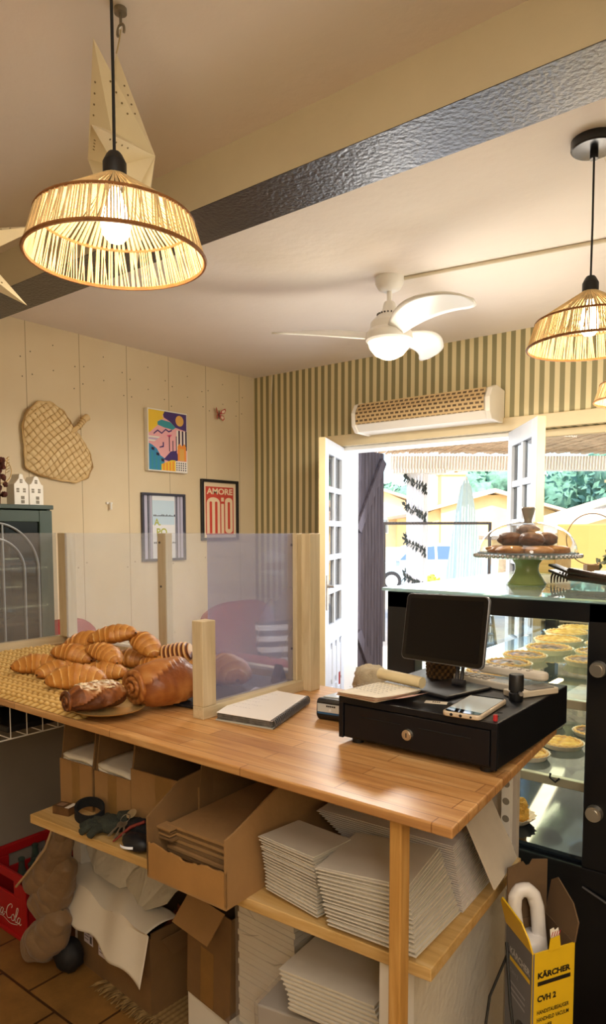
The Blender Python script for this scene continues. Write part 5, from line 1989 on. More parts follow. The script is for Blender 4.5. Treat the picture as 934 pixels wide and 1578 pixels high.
# torn front edge
n = 26
random.seed(4)
poly = [(0, th), (w, th)] + [(w - w * k / n, .068 + .012 * abs(1 - 2 * k / n) + random.uniform(-.003, .003)) for k in range(n + 1)]
mb.prism(poly, -th, 0, 2, T @ Matrix(((1, 0, 0, 0), (0, 0, 1, th), (0, 1, 0, 0), (0, 0, 0, 1))))
mb.build('tray_body', [m_card, m_card2, mat('cardboard_front', '#a87c45', .8, n=9, amt=.1)], ty, smooth=0)
for k in range(13):
    rz = random.uniform(-.03, .03)
    z_ = SZ + .006 + .0082 * k
    T2 = wm(ty) @ Matrix.Translation((random.uniform(-.004, .004), .03 + random.uniform(-.012, .012), z_ - SZ)) @ Matrix.Rotation(rz, 4, 'Z') @ Matrix.Rotation(R(.6), 4, 'X')
    mb = MB().box((.02, 0, .0035), (.205, .37, .0065), 0, T2)
    if k > 8:
        mb.box((-.08, -.19, .0035), (.05, .03, .004), 0, T2)
    pos = 'topmost flat brown folded box lying in the cardboard tray' if k == 12 else 'flat brown folded box stacked under the top one in the cardboard tray'
    mb.build('flat_box', m_card2 if k % 2 else m_card, label=pos, cat='flat box', group='flat brown boxes in the cardboard tray', smooth=0)

# stacks of flat white cake boxes / envelopes
def sheet(mb, w, d, t, T, fold=True):
    mb.box((0, 0, t / 2), (w, d, t * .34), 0, T, ry=R(.4))
    mb.box((0, .003, t * .80), (w * .96, d * .965, t * .3), 0, T, ry=R(-.5))


def stack(n, base, yaw, tilt, w, d, dx, dy, dz, labs, grp, fan=0, curve=0):
    for k in range(n):
        u = k / max(1, n - 1)
        T = Matrix.Translation((base[0] + dx * k + random.uniform(-.0015, .0015), base[1] + dy * k + curve * math.sin(u * PI) + random.uniform(-.0015, .0015), base[2] + dz * k)) @ Matrix.Rotation(yaw + fan * u, 4, 'Z') @ Matrix.Rotation(tilt[0], 4, 'X') @ Matrix.Rotation(tilt[1], 4, 'Y')
        mb = MB()
        sheet(mb, w, d, dz * .86 if dz > .003 else .004, T)
        mb.build('flat_cake_box', m_bagw, label=labs[1] if k == n - 1 else labs[0], cat='flat box', group=grp, smooth=0)


random.seed(12)
stack(17, (-.848, 1.108, SZ + .004), R(-5), (R(-4), R(2)), .145, .13, -.0006, -.0006, .0072, ('white folded cake box in the left leaning stack on the shelf, under its top sheet', 'top sheet of the left stack of white folded cake boxes on the shelf'), 'left stack of white folded cake boxes', fan=R(4), curve=.004)
stack(15, (-.662, 1.132, SZ + .004), R(3), (R(-3), R(-1)), .185, .20, -.0022, -.0006, .0080, ('white folded cake box in the front right stack on the shelf, under its top sheet', 'top sheet of the front right stack of white folded cake boxes'), 'front right stack of white folded cake boxes', fan=R(8))
# back stack: fanned sheets lying tilted behind the post
m_lil = mat('white_bag_lilac', '#d8cfc9', .7, n=14, amt=.04)
for k in range(28):
    xl_, xr_ = -.735 - .0072 * k, -.575 - .0012 * k
    T = Matrix.Translation(((xl_ + xr_) / 2, 1.315, SZ + .004 + .0044 * k)) @ Matrix.Rotation(R(3 + .10 * k), 4, 'Z') @ Matrix.Rotation(R(1.5), 4, 'Y')
    mb = MB()
    mb.box((0, 0, 0), (xr_ - xl_, .16, .0016), 0, T).box((.001, .003, .0019), (xr_ - xl_ - .006, .153, .0014), 0, T)
    mb.build('flat_cake_box', m_lil, label='white folded cake box in the fanned back pile on the shelf' if k < 27 else 'topmost white folded cake box of the fanned back pile on the shelf', cat='flat box', group='fanned back pile of white folded cake boxes', smooth=0)
for k, (x, y, a) in enumerate(((-.562, 1.35, 64), (-.585, 1.385, 62))):
    T = Matrix.Translation((x, y, SZ + .118)) @ Matrix.Rotation(R(6), 4, 'Z') @ Matrix.Rotation(R(a), 4, 'Y')
    MB().box((0, 0, 0), (.15, .16, .004), 0, T).build('flat_carton', mat('dusty_white_card', '#cbbfae', .8, n=10, amt=.08), label=('pale flat carton leaning upright at the right end of the shelf, in front' if k == 0 else 'pale flat carton leaning upright at the right end of the shelf, behind the other'), cat='flat box', smooth=0)

# things lying on the left end of the shelf
mbx = MB().box((-1.632, 1.035, SZ + .012), (.055, .034, .022), 0, rz=R(14))
mbx.box((-1.611, 1.040, SZ + .0235), (.014, .034, .0006), 1, rz=R(14)).box((-1.640, 1.033, SZ + .0235), (.022, .02, .0006), 2, rz=R(14))
mbx.build('small_carton', [mat('brown_packet', '#5e4022', .6, n=40, amt=.3), m_paperw, mat('packet_print', '#94755a', .6)], label='small printed brown packet with a white strip at the left end of the shelf', cat='packet', smooth=0, bevel=.0015)
hb = MB()
pts = [(-1.535 + .048 * math.cos(a), 1.045 + .022 * math.sin(a), SZ + .012 + .014 * (1 + math.sin(a))) for a in [2 * PI * i / 36 for i in range(36)]]
vs_, fs_ = [], []
for i, p in enumerate(pts):
    a = 2 * PI * i / 36
    for dz, dr_ in ((-.011, 0), (.014, 0), (.014, .006), (-.011, .006)):
        vs_.append((p[0] + dr_ * math.cos(a), p[1] + dr_ * math.sin(a), p[2] + dz))
for i in range(36):
    for k in range(4):
        fs_.append((i * 4 + k, ((i + 1) % 36) * 4 + k, ((i + 1) % 36) * 4 + (k + 1) % 4, i * 4 + (k + 1) % 4))
hb.add(vs_, fs_)
hb.build('headband', mat('black_knit', '#0f1012', .95, n=60, amt=.4, bump=.4, bs=200), label='black knitted headband lying next to the small packet', cat='headband', smooth=60)

gl = thing('glove', 'dark grey green knitted glove lying on the shelf edge', 'glove', (-1.42, 1.03, SZ))
m_glove = mat('grey_green_knit', '#34382f', .95, n=70, amt=.3, bump=.5, bs=260)
mb = MB()
blob(mb, Vector((-1.440, 1.040, SZ + .020)), (.040, .034, .020), 2.2, nu=20, nv=12, rough=.15)
for k, (a, L) in enumerate(((150, .045), (185, .055), (215, .06), (245, .058), (275, .05))):
    d_ = Vector((math.cos(R(a)), math.sin(R(a)), 0))
    p0 = Vector((-1.440, 1.038, SZ + .018)) + d_ * .022
    mb.tube([p0, p0 + d_ * L * .5 + Vector((0, 0, .004)), p0 + d_ * L * .85 - Vector((0, 0, .006)), p0 + d_ * L * .9 - Vector((0, 0, .007))], [.011, .0105, .009, .004], 10)
mb.build('knit_hand', m_glove, gl, smooth=80)
mb = MB()
mb.tube([(-1.43, 1.062, SZ + .02), (-1.42, 1.07, SZ + .022), (-1.41, 1.078, SZ + .022)], [.027, .026, .028], 14)
mb.build('cuff', m_glove, gl, smooth=80)
bgx = MB()
blob(bgx, Vector((-1.335, 1.060, SZ + .024)), (.060, .030, .026), 6.1, nu=26, nv=14, rough=.3)
bgx.build('black_cloth', mat('black_cloth', '#121216', .9, n=30, amt=.4, bump=.4, bs=60), label='crumpled black cloth on the shelf behind the keys', cat='cloth', smooth=80)
ky = thing('key_bunch', 'bunch of keys with a round tag and a red blade on the shelf', 'keys', (-1.385, 1.03, SZ))
m_key = mat('key_steel', '#a9a59a', .3, metal=.9)
TK = Matrix.Translation((-1.385, 1.045, SZ + .046)) @ Matrix.Rotation(R(35), 4, 'X')
MB().ring((0, 0, 0), .013, .0012, 24, 6, M=TK).build('key_ring', m_key, ky)
MB().lathe([(0, 0), (.013, 0), (.014, .0015), (.013, .003), (0, .003)], 24, M=TK @ Matrix.Translation((.004, .018, -.004))).build('round_tag', mat('tag_tan', '#a08a66', .5, n=30, amt=.3), ky)
for k, a in enumerate((-100, -75, -50)):
    Tk = TK @ Matrix.Rotation(R(a), 4, 'Z')
    MB().lathe([(0, 0), (.008, 0), (.008, .002), (0, .002)], 16, M=Tk @ Matrix.Translation((.018, 0, -.001))).box((.040, 0, 0), (.032, .005, .0018), 0, Tk).box((.047, .003, 0), (.012, .004, .0018), 0, Tk).build('key', m_key, ky, smooth=30)
MB().tube([(-1.375, 1.0, SZ + .006), (-1.345, 1.03, SZ + .040), (-1.315, 1.05, SZ + .055)], [.002, .0045, .004], 8).build('red_blade', mat('red_plastic_dark', '#7a2a22', .45), ky)
gg = thing('pouch', 'black pouch with a white reflective stripe at the shelf edge by the tray', 'pouch', (-1.30, 1.01, SZ))
mb = MB()
blob(mb, Vector((-1.300, 1.012, SZ + .022)), (.044, .026, .021), 8.3, nu=26, nv=16, rough=.08)
mb.build('pouch_body', mat('black_nylon', '#15171c', .5, n=40, amt=.2), gg, smooth=80)
mb = MB().grid(lambda u, v: (-1.327 + .048 * u, .988 - .0035 + .006 * (1 - 4 * (u - .5) ** 2) * -1, SZ + .014 + .006 * v + .006 * u), 12, 3)
mb.build('reflective_stripe', mat('reflective_white_glow', '#f2f4f6', .3, emit=.15), gg, smooth=60)  # slight emission adds a glow in place of light thrown back
MB().box((-1.245, 1.065, SZ + .03), (.045, .004, .055), 0, rx=R(-30), rz=R(20)).build('paper_tag', mat('kraft_tag', '#cfc5ae', .8), label='small pale paper tag leaning by the cardboard tray', cat='tag', smooth=0)

# wire basket at the far left under the worktop
bk = thing('wire_basket', 'white wire basket hung under the left end of the worktop', 'basket', (-2.2, 1.22, .85))
m_wire = mat('white_coated_wire', '#ece9e2', .35)
mb = MB()
xr, xl, yf, yb, zt_, zb = -1.865, -2.48, .965, 1.52, .975, .855
for y in (yf, yb):
    mb.tube([(xr, y, zt_), (xr, y, zb + .012), (xr - .012, y, zb), (xl, y, zb), (xl, y, zt_)], .0042, 8)
mb.build('frame_wire', m_wire, bk)
mb = MB()
for k in range(1, 11):
    y = yf + (yb - yf) * k / 11
    mb.tube([(xr, y, zt_), (xr, y, zb), (xl, y, zb), (xl, y, zt_)], .0017, 5)
mb.cyl((xr, yf, zt_), (xr, yb, zt_), .003, n=6).cyl((xl, yf, zt_), (xl, yb, zt_), .003, n=6).cyl((xr, yf, zb), (xr, yb, zb), .002, n=6)
mb.build('grid_wires', m_wire, bk, kind='stuff')
cl = MB()
blob(cl, Vector((-2.16, 1.22, .928)), (.27, .20, .042), 3.3, nu=40, nv=20, rough=.3)
cl.build('grey_cloth', mat('grey_linen', '#9d9890', .9, n=14, amt=.2, bump=.4, bs=60), label='crumpled grey cloth lying in the white wire basket', cat='cloth', smooth=80)
bp_ = MB()
bp_.box((-2.16, 1.25, .869), (.5, .44, .020))
bp_.build('black_folder', m_dark, label='flat black folder at the bottom of the wire basket under the grey cloth', cat='folder', bevel=.004)

# drinks crate with bottles
def crate_mat():
    return mat('crate_red', '#b3161b', .45, n=6, amt=.08)


cr = thing('drinks_crate', 'red plastic bottle crate with white script on the tiled floor under the counter', 'crate', (-2.35, 1.43, 0))
m_cr_ = crate_mat()
X0, X1, Y0, Y1, ZH = -2.508, -2.205, 1.238, 1.595, .238
mb = MB()
t_ = .010
mb.b2(X0, X1, Y0, Y1, .0, .012)
for (xa, xb) in ((X0, X0 + t_), (X1 - t_, X1)):
    mb.b2(xa, xb, Y0, Y1, .012, .155).b2(xa, xb, Y0, Y1, .205, ZH).b2(xa, xb, Y0, Y0 + .10, .155, .205).b2(xa, xb, Y1 - .10, Y1, .155, .205)
for (ya, yb_) in ((Y0, Y0 + t_), (Y1 - t_, Y1)):
    mb.b2(X0, X1, ya, yb_, .012, .150).b2(X0, X1, ya, yb_, .208, ZH).b2(X0, X0 + .085, ya, yb_, .150, .208).b2(X1 - .085, X1, ya, yb_, .150, .208)
mb.build('crate_body', m_cr_, cr, smooth=0, bevel=.003)
rm_c = MB()
for z0_, z1_ in ((ZH - .028, ZH + .004), (0, .016)):
    rm_c.b2(X0 - .006, X1 + .006, Y0 - .006, Y0 + .004, z0_, z1_).b2(X0 - .006, X1 + .006, Y1 - .004, Y1 + .006, z0_, z1_).b2(X0 - .006, X0 + .004, Y0, Y1, z0_, z1_).b2(X1 - .004, X1 + .006, Y0, Y1, z0_, z1_)
for x in (X0 - .004, X1 - .028):
    rm_c.b2(x, x + .032, Y0 - .006, Y0 + .004, .01, ZH - .01)
rm_c.build('rim_ribs', m_cr_, cr, smooth=0, bevel=.003, kind=None)
# flowing white script on the end panel
MS = frame((X0 + .04, Y0 - .0012, .055), (1, 0, 0), (0, 0, 1))
scp = MB()


def stroke(pts, w=.0042):
    P_ = []
    for i in range(len(pts) - 1):
        p0, p1, p2, p3 = pts[max(i - 1, 0)], pts[i], pts[i + 1], pts[min(i + 2, len(pts) - 1)]
        for k in range(6):
            t = k / 6
            P_.append([.5 * (2 * p1[j] + (p2[j] - p0[j]) * t + (2 * p0[j] - 5 * p1[j] + 4 * p2[j] - p3[j]) * t * t + (3 * p1[j] - p0[j] - 3 * p2[j] + p3[j]) * t ** 3) for j in (0, 1)])
    P_.append(list(pts[-1]))
    n = len(P_)
    vs, fs = [], []
    for i, p in enumerate(P_):
        a, b = P_[max(i - 1, 0)], P_[min(i + 1, n - 1)]
        dx, dy = b[0] - a[0], b[1] - a[1]
        L = math.hypot(dx, dy) or 1
        ww = w * (.55 + .45 * abs(dy / L)) * .5
        vs += [(p[0] - dy / L * ww, p[1] + dx / L * ww, 0), (p[0] + dy / L * ww, p[1] - dx / L * ww, 0)]
    fs = [(2 * i, 2 * i + 1, 2 * i + 3, 2 * i + 2) for i in range(n - 1)]
    scp.add(vs, fs, 0, MS @ Matrix.Scale(1.0, 4))


def script(ch, x, y=0):
    D = {'C': [[(.032, .046), (.036, .056), (.026, .06), (.008, .044), (.002, .02), (.012, .002), (.030, .006), (.042, .02)]],
         'o': [[(.012, .026), (.002, .016), (.004, .002), (.016, .002), (.022, .014), (.014, .026), (.012, .026)]],
         'c': [[(.020, .022), (.012, .026), (.003, .014), (.006, .002), (.016, .002), (.024, .010)]],
         'a': [[(.020, .024), (.010, .026), (.002, .012), (.006, .001), (.014, .006), (.022, .026)], [(.021, .022), (.018, .004), (.024, .001), (.030, .008)]],
         'l': [[(.002, .006), (.014, .034), (.018, .056), (.010, .056), (.006, .03), (.006, .006), (.012, .001), (.020, .008)]],
         '-': [[(.0, .014), (.012, .016)]]}
    for s_ in D[ch]:
        stroke([(x + p[0] + .22 * p[1], y + p[1]) for p in s_])


xx = 0
for ch, adv in (('C', .036), ('o', .022), ('c', .022), ('a', .028), ('-', .012), ('C', .036), ('o', .022), ('l', .017), ('a', .02)):
    script(ch, xx)
    xx += adv
stroke([(.03, .006), (.05, -.010), (.10, -.004), (.15, -.014), (.20, -.004)], .004)
scp.build('script_lettering', mat('crate_white_print', '#f1ebe4', .5), cr, smooth=0, label='white script lettering on the crate end')
m_bot = mat('bottle_glass', '#7f9a90', .08, spec=.8)
m_botn = glassy('bottle_clear', '#a9c2ba', haze=.25, hcol='#8aa39a', refl=1.4)
k = 0
for i in range(4):
    for j in range(3):
        x, y = X0 + .05 + .067 * i, Y0 + .09 + .095 * j
        if (i, j) in ((0, 0),):
            continue
        lab = 'clear glass bottle standing in the red crate'
        b = MB().lathe([(.024, .013), (.027, .02), (.027, .07), (.024, .10), (.026, .13), (.022, .155), (.012, .19), (.0105, .215), (.0125, .218), (.0125, .225), (.0095, .228)], 20, (x, y, 0))
        b.build('glass_bottle', m_botn, label=lab, cat='bottle', group='bottles standing in the red crate')
        k += 1

# puffer jacket slumped between crate and shelf leg
jk = thing('puffer_jacket', 'beige quilted puffer jacket hanging slumped beside the red crate', 'jacket', (-2.02, 1.2, 0))
m_jk = mat('beige_puffer', '#84694a', .6, n=10, amt=.12, bump=.25, bs=60, sheen=.2)
mb = MB()


def quilt(mb, pts, rad, seed, step=.052, flat=.8):
    P_ = [Vector(p) for p in pts]
    n = len(P_) - 1
    Ltot = sum((P_[i + 1] - P_[i]).length for i in range(n))

    def at(t):
        q = min(n - 1e-6, max(0, t * n))
        i = int(q)
        f = q - i
        p0, p1, p2, p3 = P_[max(i - 1, 0)], P_[i], P_[i + 1], P_[min(i + 2, n)]
        p = .5 * (2 * p1 + (p2 - p0) * f + (2 * p0 - 5 * p1 + 4 * p2 - p3) * f * f + (3 * p1 - p0 - 3 * p2 + p3) * f ** 3)
        return p, rad[i] * (1 - f) + rad[i + 1] * f

    def f(u, v):
        p, r = at(v)
        q, _ = at(min(1, v + .02)) if v < .97 else at(v)
        o, _ = at(max(0, v - .02))
        d = (q - o).normalized()
        x = d.cross(Vector((0, 1, 0))).normalized()
        y = Vector((0, 1, 0))
        a = u * 2 * PI
        e = min(1, min(v, 1 - v) * 9 + .02) ** .5
        seam = abs(math.sin(v * PI * Ltot / step + .5 * math.sin(a * 2 + seed)))
        k = r * e * (.91 + .09 * seam ** .4) * (1 + .22 * noise.noise(Vector((math.cos(a) * 1.5, math.sin(a) * 1.5, v * 5 + seed))))
        return tuple(p + x * k * math.cos(a) + y * k * flat * math.sin(a))
    mb.grid(f, 40, 90, cu=True)


quilt(mb, [(-1.955, 1.235, .50), (-1.972, 1.23, .43), (-2.03, 1.215, .335), (-2.10, 1.205, .25)], [.032, .048, .058, .055], 1)
quilt(mb, [(-1.945, 1.235, .40), (-1.975, 1.23, .31), (-2.02, 1.22, .245), (-2.08, 1.205, .20)], [.035, .058, .066, .045], 4)
mb.build('jacket_body', m_jk, jk, smooth=80)
mb = MB()
quilt(mb, [(-1.955, 1.22, .225), (-1.99, 1.21, .155), (-2.045, 1.20, .095), (-2.105, 1.195, .075)], [.04, .062, .072, .055], 7)
mb.build('sleeve', m_jk, jk, smooth=80)
MB().tube([(-1.955, 1.20, .54), (-1.955, 1.19, .50), (-1.97, 1.175, .44), (-2.03, 1.155, .36), (-2.11, 1.15, .28)], .004, 6).build('hanging_strap', mat('tan_strap', '#b79a72', .8), jk)
bb_ = MB()
blob(bb_, Vector((-1.965, 1.245, .055)), (.055, .045, .055), 9.5, nu=24, nv=16, rough=.14)
bb_.build('black_bag', mat('black_soft_bag', '#141316', .7, n=20, amt=.3), label='soft black bag on the floor between the jacket and the carton', cat='bag', smooth=80)

# open carton with white paper and crumpled bags
crt = thing('open_carton', 'open cardboard carton on the floor with white paper spilling over its front', 'box', (-1.79, 1.42, 0), R(-5))
P0, P1, P2 = Vector((-1.995, 1.300, 0)), Vector((-1.575, 1.265, 0)), Vector((-1.545, 1.53, 0))
ex = (P1 - P0).normalized()
ey = Vector((-ex.y, ex.x, 0))
TC_ = Matrix(((ex.x, ey.x, 0, P0.x), (ex.y, ey.y, 0, P0.y), (0, 0, 1, 0), (0, 0, 0, 1)))
CW, CD, CH = .425, .27, .26
mb = MB()
open_box(mb, CW, CD, CH, .005, TC_, hf=.245)
mb.build('carton_body', m_card2, crt, smooth=0)
MB().prism([(0, .24), (CD * .95, .24), (CD * .7, .19), (.05, .17)], 0, .004, 0, TC_ @ Matrix.Translation((CW + .0035, .01, .02)) @ Matrix.Rotation(R(9), 4, 'Y') @ Matrix(((0, 0, 1, 0), (1, 0, 0, 0), (0, 1, 0, 0), (0, 0, 0, 1)))).build('side_flap', m_card2, crt, smooth=0)
lb_ = MB()
m_lbl = mat('parcel_label', '#e3d8e0', .7)
m_lblp = mat('parcel_print', '#5a5158', .8)
for (x, z, w_, h_) in ((.045, .085, .055, .085), (.135, .075, .065, .085)):
    lb_.b2(x, x + w_, -.0012, -.0004, z, z + h_, 0, TC_)
    for r_ in range(6):
        lb_.b2(x + .005, x + w_ * (.5 + .08 * (r_ % 4)), -.0016, -.0012, z + .012 + .011 * r_, z + .0145 + .011 * r_, 1, TC_)
    lb_.b2(x + w_ - .018, x + w_ - .006, -.0016, -.0012, z + .006, z + .03, 1, TC_)
lb_.build('parcel_label', [m_lbl, m_lblp], crt, smooth=0)
# white paper draped over
wp_ = MB()


def drape(u, v):
    x = -.05 + (CW + .06) * u
    # v: 0 hanging end at the front, 1 at the back of the box
    L = .085 + .055 * u
    if v < .42:
        q = v / .42
        y = -.016 - .035 * (1 - q) + .008 * math.sin(u * 14 + 1)
        z = .265 - L * (1 - q) + .10 * (1 - u) * 0
    else:
        q = (v - .42) / .58
        y = -.022 + .12 * q
        z = .268 + .018 * math.sin(q * PI * .75) + .008 * math.sin(u * 9 + q * 3)
    z += .008 * math.sin(u * 17 + v * 5) + .02 * (1 - u)
    return tuple((TC_ @ Vector((x, y, z))))


o = MB().grid(drape, 46, 40).add([], []).build('white_paper', mat('draped_white_paper', '#f0e9dc', .7, n=6, amt=.03, bump=.1, bs=20), label='large white paper sheet draped over the front of the open carton', cat='paper', smooth=28)
so = o.modifiers.new('thick', 'SOLIDIFY')
so.thickness = .0012
# crumpled translucent bags behind it
def crumple(name, pts, hub, label, col, seed):
    """facetted paper bag: outer ring of corners and raised hub points"""
    random.seed(seed)
    mb = MB()
    n = len(pts)
    vs = [Vector(p) for p in pts] + [Vector(h) for h in hub]
    fs = []
    for i in range(n):
        j = (i + 1) % n
        a = min(range(len(hub)), key=lambda q: (Vector(hub[q]) - (vs[i] + vs[j]) / 2).length)
        fs.append((i, j, n + a))
        b = min(range(len(hub)), key=lambda q: (Vector(hub[q]) - (vs[j] + vs[(j + 1) % n]) / 2).length)
        if b != a:
            fs.append((j, n + b, n + a))
    mb.add(vs, fs)
    o = mb.build(name, mat(name + '_' + str(seed), col, .6, n=12, amt=.06, bump=.15, bs=30), label=label, cat='paper bag', smooth=0)
    s1 = o.modifiers.new('cut', 'SUBSURF')
    s1.subdivision_type = 'SIMPLE'
    s1.levels = s1.render_levels = 3
    tx = bpy.data.textures.new(name + str(seed), 'CLOUDS')
    tx.noise_scale = .05
    dm = o.modifiers.new('crease', 'DISPLACE')
    dm.texture = tx
    dm.strength = .016
    so = o.modifiers.new('thick', 'SOLIDIFY')
    so.thickness = .001
    return o


crumple('crumpled_bag', [(-2.02, 1.36, .36), (-1.94, 1.33, .31), (-1.80, 1.33, .30), (-1.72, 1.36, .33), (-1.69, 1.45, .46), (-1.80, 1.50, .50), (-1.92, 1.50, .55), (-2.02, 1.45, .46)], [(-1.95, 1.38, .45), (-1.80, 1.37, .42)], 'crumpled grey white paper bag standing in the open carton at the back left', '#cfc8ba', 3)
crumple('crumpled_bag', [(-1.78, 1.34, .33), (-1.68, 1.30, .27), (-1.585, 1.34, .32), (-1.56, 1.42, .38), (-1.64, 1.50, .44), (-1.76, 1.46, .44)], [(-1.70, 1.37, .41), (-1.63, 1.39, .36)], 'crumpled pale paper bag leaning at the right side of the open carton', '#c4bcac', 6)
or_ = MB()
blob(or_, Vector((-1.64, 1.45, .17)), (.05, .05, .06), 2.9, nu=20, nv=14, rough=.5)
or_.build('orange_packaging', mat('orange_net', '#a4562c', .7, n=20, amt=.3), label='crumpled orange packaging inside the right side of the open carton', cat='packaging', smooth=60)

# rug edge with fringe under the carton
rg = thing('fringed_rug', 'worn straw mat with a ragged fringe on the tiles in front of the carton', 'mat', (-1.62, 1.27, 0), R(-3))
m_rug = tonemat('straw_rug', [(0, '#4a3620'), (.4, '#84683f'), (1, '#b99a66')], .9, n=40, amt=.2)
T = wm(rg)
mb = MB().grid(lambda u, v: (-.20 + .36 * u, .0 + .3 * v, .004 + .003 * abs(math.sin(u * 60)) * abs(math.sin(v * 50)), .4 + .4 * abs(math.sin(u * 60))), 80, 60, M=T)
mb.build('mat_field', m_rug, rg, smooth=60)
mb = MB()
random.seed(8)
for i in range(70):
    x = -.20 + .36 * i / 70
    a = random.uniform(-.5, .5)
    L = random.uniform(.035, .05)
    mb.tube([T @ Vector((x, .004, .006)), T @ Vector((x + L * .5 * math.sin(a), -L * .5, .010)), T @ Vector((x + L * math.sin(a), -L, .004))], [.0028, .0024, .0012], 5)
mb.tone = [.5 + .3 * math.sin(i * .37) for i in range(len(mb.v))]
mb.has_tone = True
mb.build('fringe', m_rug, rg, kind='stuff')

# tall open cardboard box on a white block
wbk = MB().b2(-1.40, -1.225, 1.255, 1.42, 0, .172)
wbk.build('foam_block', m_white, label='white block on the floor under the tall cardboard box', cat='block', smooth=0, bevel=.004)
tb_ = thing('tall_carton', 'tall narrow cardboard box with one flap folded down, right of the open carton', 'box', (-1.30, 1.34, .173), R(-6))
T = wm(tb_) @ Matrix.Translation((-.085, -.10, 0)) @ Matrix.Rotation(R(2), 4, 'Y')
mb = MB()
open_box(mb, .185, .18, .285, .004, T)
mb.build('box_body', m_card2, tb_, smooth=0)
MB().box((0, 0, 0), (.15, .085, .004), 0, T @ Matrix.Translation((.085, -.030, .262)) @ Matrix.Rotation(R(48), 4, 'X')).build('open_flap', m_card, tb_, smooth=0)
MB().box((.0925, .0895, .288), (.176, .002, .006), 0, T).build('back_flap', m_cardin, tb_, smooth=0)
MB().b2(.06, .115, -.0008, 0, .004, .16, 0, T).build('tape_strip', m_tape, tb_, smooth=0)

# plastic wrapped packs and lower stack
m_film = glassy('plastic_film', '#ffffff', haze=.12, hcol='#ffffff', refl=2.2, rough=.12)


def ribbed(name, x0, x1, y0, y1, z0, z1, n, label, rz=0, film=True, col='#e3dccf'):
    t = thing(name, label, 'package', ((x0 + x1) / 2, (y0 + y1) / 2, z0), rz)
    T = wm(t)
    w_, d_ = (x1 - x0) / 2, (y1 - y0) / 2
    mb = MB()
    for k in range(n):
        z = (z1 - z0) * k / n
        j = .0012 * math.sin(k * 2.4)
        mb.b2(-w_ + j, w_ + j, -d_ + j, d_ + j, z, z + (z1 - z0) / n * .84, 0, T)
    mb.b2(-w_ + .003, w_ - .003, -d_ + .003, d_ - .003, 0, z1 - z0 - .001, 0, T)
    mb.build('sheet_block', mat('packed_sheets_' + name, col, .75, n=8, amt=.05) if 'packed_sheets_' + name not in bpy.data.materials else bpy.data.materials['packed_sheets_' + name], t, smooth=0)
    if film:
        mb = MB()
        mb.box((0, 0, (z1 - z0) / 2), (2 * w_ + .012, 2 * d_ + .012, z1 - z0 + .010), 0, T)
        random.seed(n)
        for q in range(7):
            p = Vector((random.uniform(-w_, w_ * .6), -d_ - .007, random.uniform(.01, z1 - z0)))
            mb.tube([T @ p, T @ (p + Vector((.03, -.002, random.uniform(-.01, .01)))), T @ (p + Vector((.06, 0, random.uniform(-.02, .02))))], [.0005, .0022, .0005], 5)
        mb.build('plastic_wrap', m_film, t, smooth=0, bevel=.004)
    return t


ribbed('wrapped_pack', -1.165, -.975, 1.22, 1.52, .20, .60, 26, 'tall plastic wrapped pack of white boxes right of the tall cardboard box', R(-3))
ribbed('base_pack', -1.19, -.86, 1.20, 1.54, .0, .195, 1, 'large white plastic wrapped block on the floor under the wrapped packs', R(-3))
T = thing('sheet_pile', 'pile of white folded sheets lying under the shelf beside the post', 'package', (-.785, 1.20, .437), R(4))
TT = wm(T)
mb = MB()
for k in range(18):
    mb.box((-.002 * k * .5 + .006 * math.sin(k * .3), 0, .004 + .0048 * k), (.225 + .005 * (k % 2), .22 + .006 * (k % 2), .0030), 0, TT, ry=R(-2))
mb.build('sheet_block', m_bagw, T, smooth=0)
wg = thing('wrapped_slab', 'clear wrapped grey slab leaning under the pile of white sheets', 'package', (-.86, 1.24, .196), R(8))
TT = wm(wg) @ Matrix.Translation((0, 0, .112)) @ Matrix.Rotation(R(-3), 4, 'Y')
MB().box((.02, 0, 0), (.33, .26, .20), 0, TT).build('slab', mat('grey_pack', '#a7a199', .6, n=6, amt=.08), wg, smooth=0, bevel=.004)
MB().box((.02, 0, .001), (.342, .272, .214), 0, TT).build('plastic_wrap', m_film, wg, smooth=0, bevel=.006)
# ================================================================= refrigerated display case
KX0, KX1, KY0, KY1, KZ = -1.09, .32, 1.80, 3.25, 1.278
m_kblk = mat('case_black_metal', '#0b0c11', .3, spec=.5)
m_kgl = glassy('case_glass', '#f0f7f7', refl=1.0)
m_ktop = glassy('case_top_glass_sheen', '#d5eeee', haze=.30, hcol='#e2f2f4', refl=1.6)  # haze puts the daylight reflection into the pane's own colour
m_kshelf = glassy('case_shelf_glass', '#f0f8f6', haze=.06, hcol='#dbe6e0', refl=2.0)
m_alu = mat('case_aluminium', '#b9b29c', .35, metal=.7)
m_steel = mat('case_steel_floor', '#4d5968', .07, metal=.9, n=20, amt=.08)
kc = thing('display_case', 'black refrigerated display case with glass top and lit shelves behind the counter', 'display case', (-.4, 2.5, 0))
MB().b2(KX0, KX1, KY0, KY1, 0, .585).build('base_cabinet', m_kblk, kc, smooth=0, bevel=.004)
for x0_, x1_, y0_, y1_ in ((KX0, KX0 + .095, KY0, KY0 + .05), (KX0, KX0 + .05, KY1 - .05, KY1), (-.505, KX1, KY0, KY0 + .05), (KX1 - .05, KX1, KY1 - .05, KY1)):
    MB().b2(x0_, x1_, y0_, y1_, .585, 1.268).build('corner_post' if x1_ - x0_ < .2 else 'rear_door', m_kblk, kc, smooth=0, bevel=.003)
fr_ = MB().b2(KX0, KX1, KY0, KY0 + .05, 1.218, 1.268).b2(KX0, KX0 + .04, KY0 + .05, KY1, 1.232, 1.268).b2(KX0, KX1, KY1 - .04, KY1, 1.232, 1.268).b2(KX1 - .04, KX1, KY0 + .05, KY1, 1.232, 1.268)
fr_.build('top_frame', m_kblk, kc, smooth=0, bevel=.003)
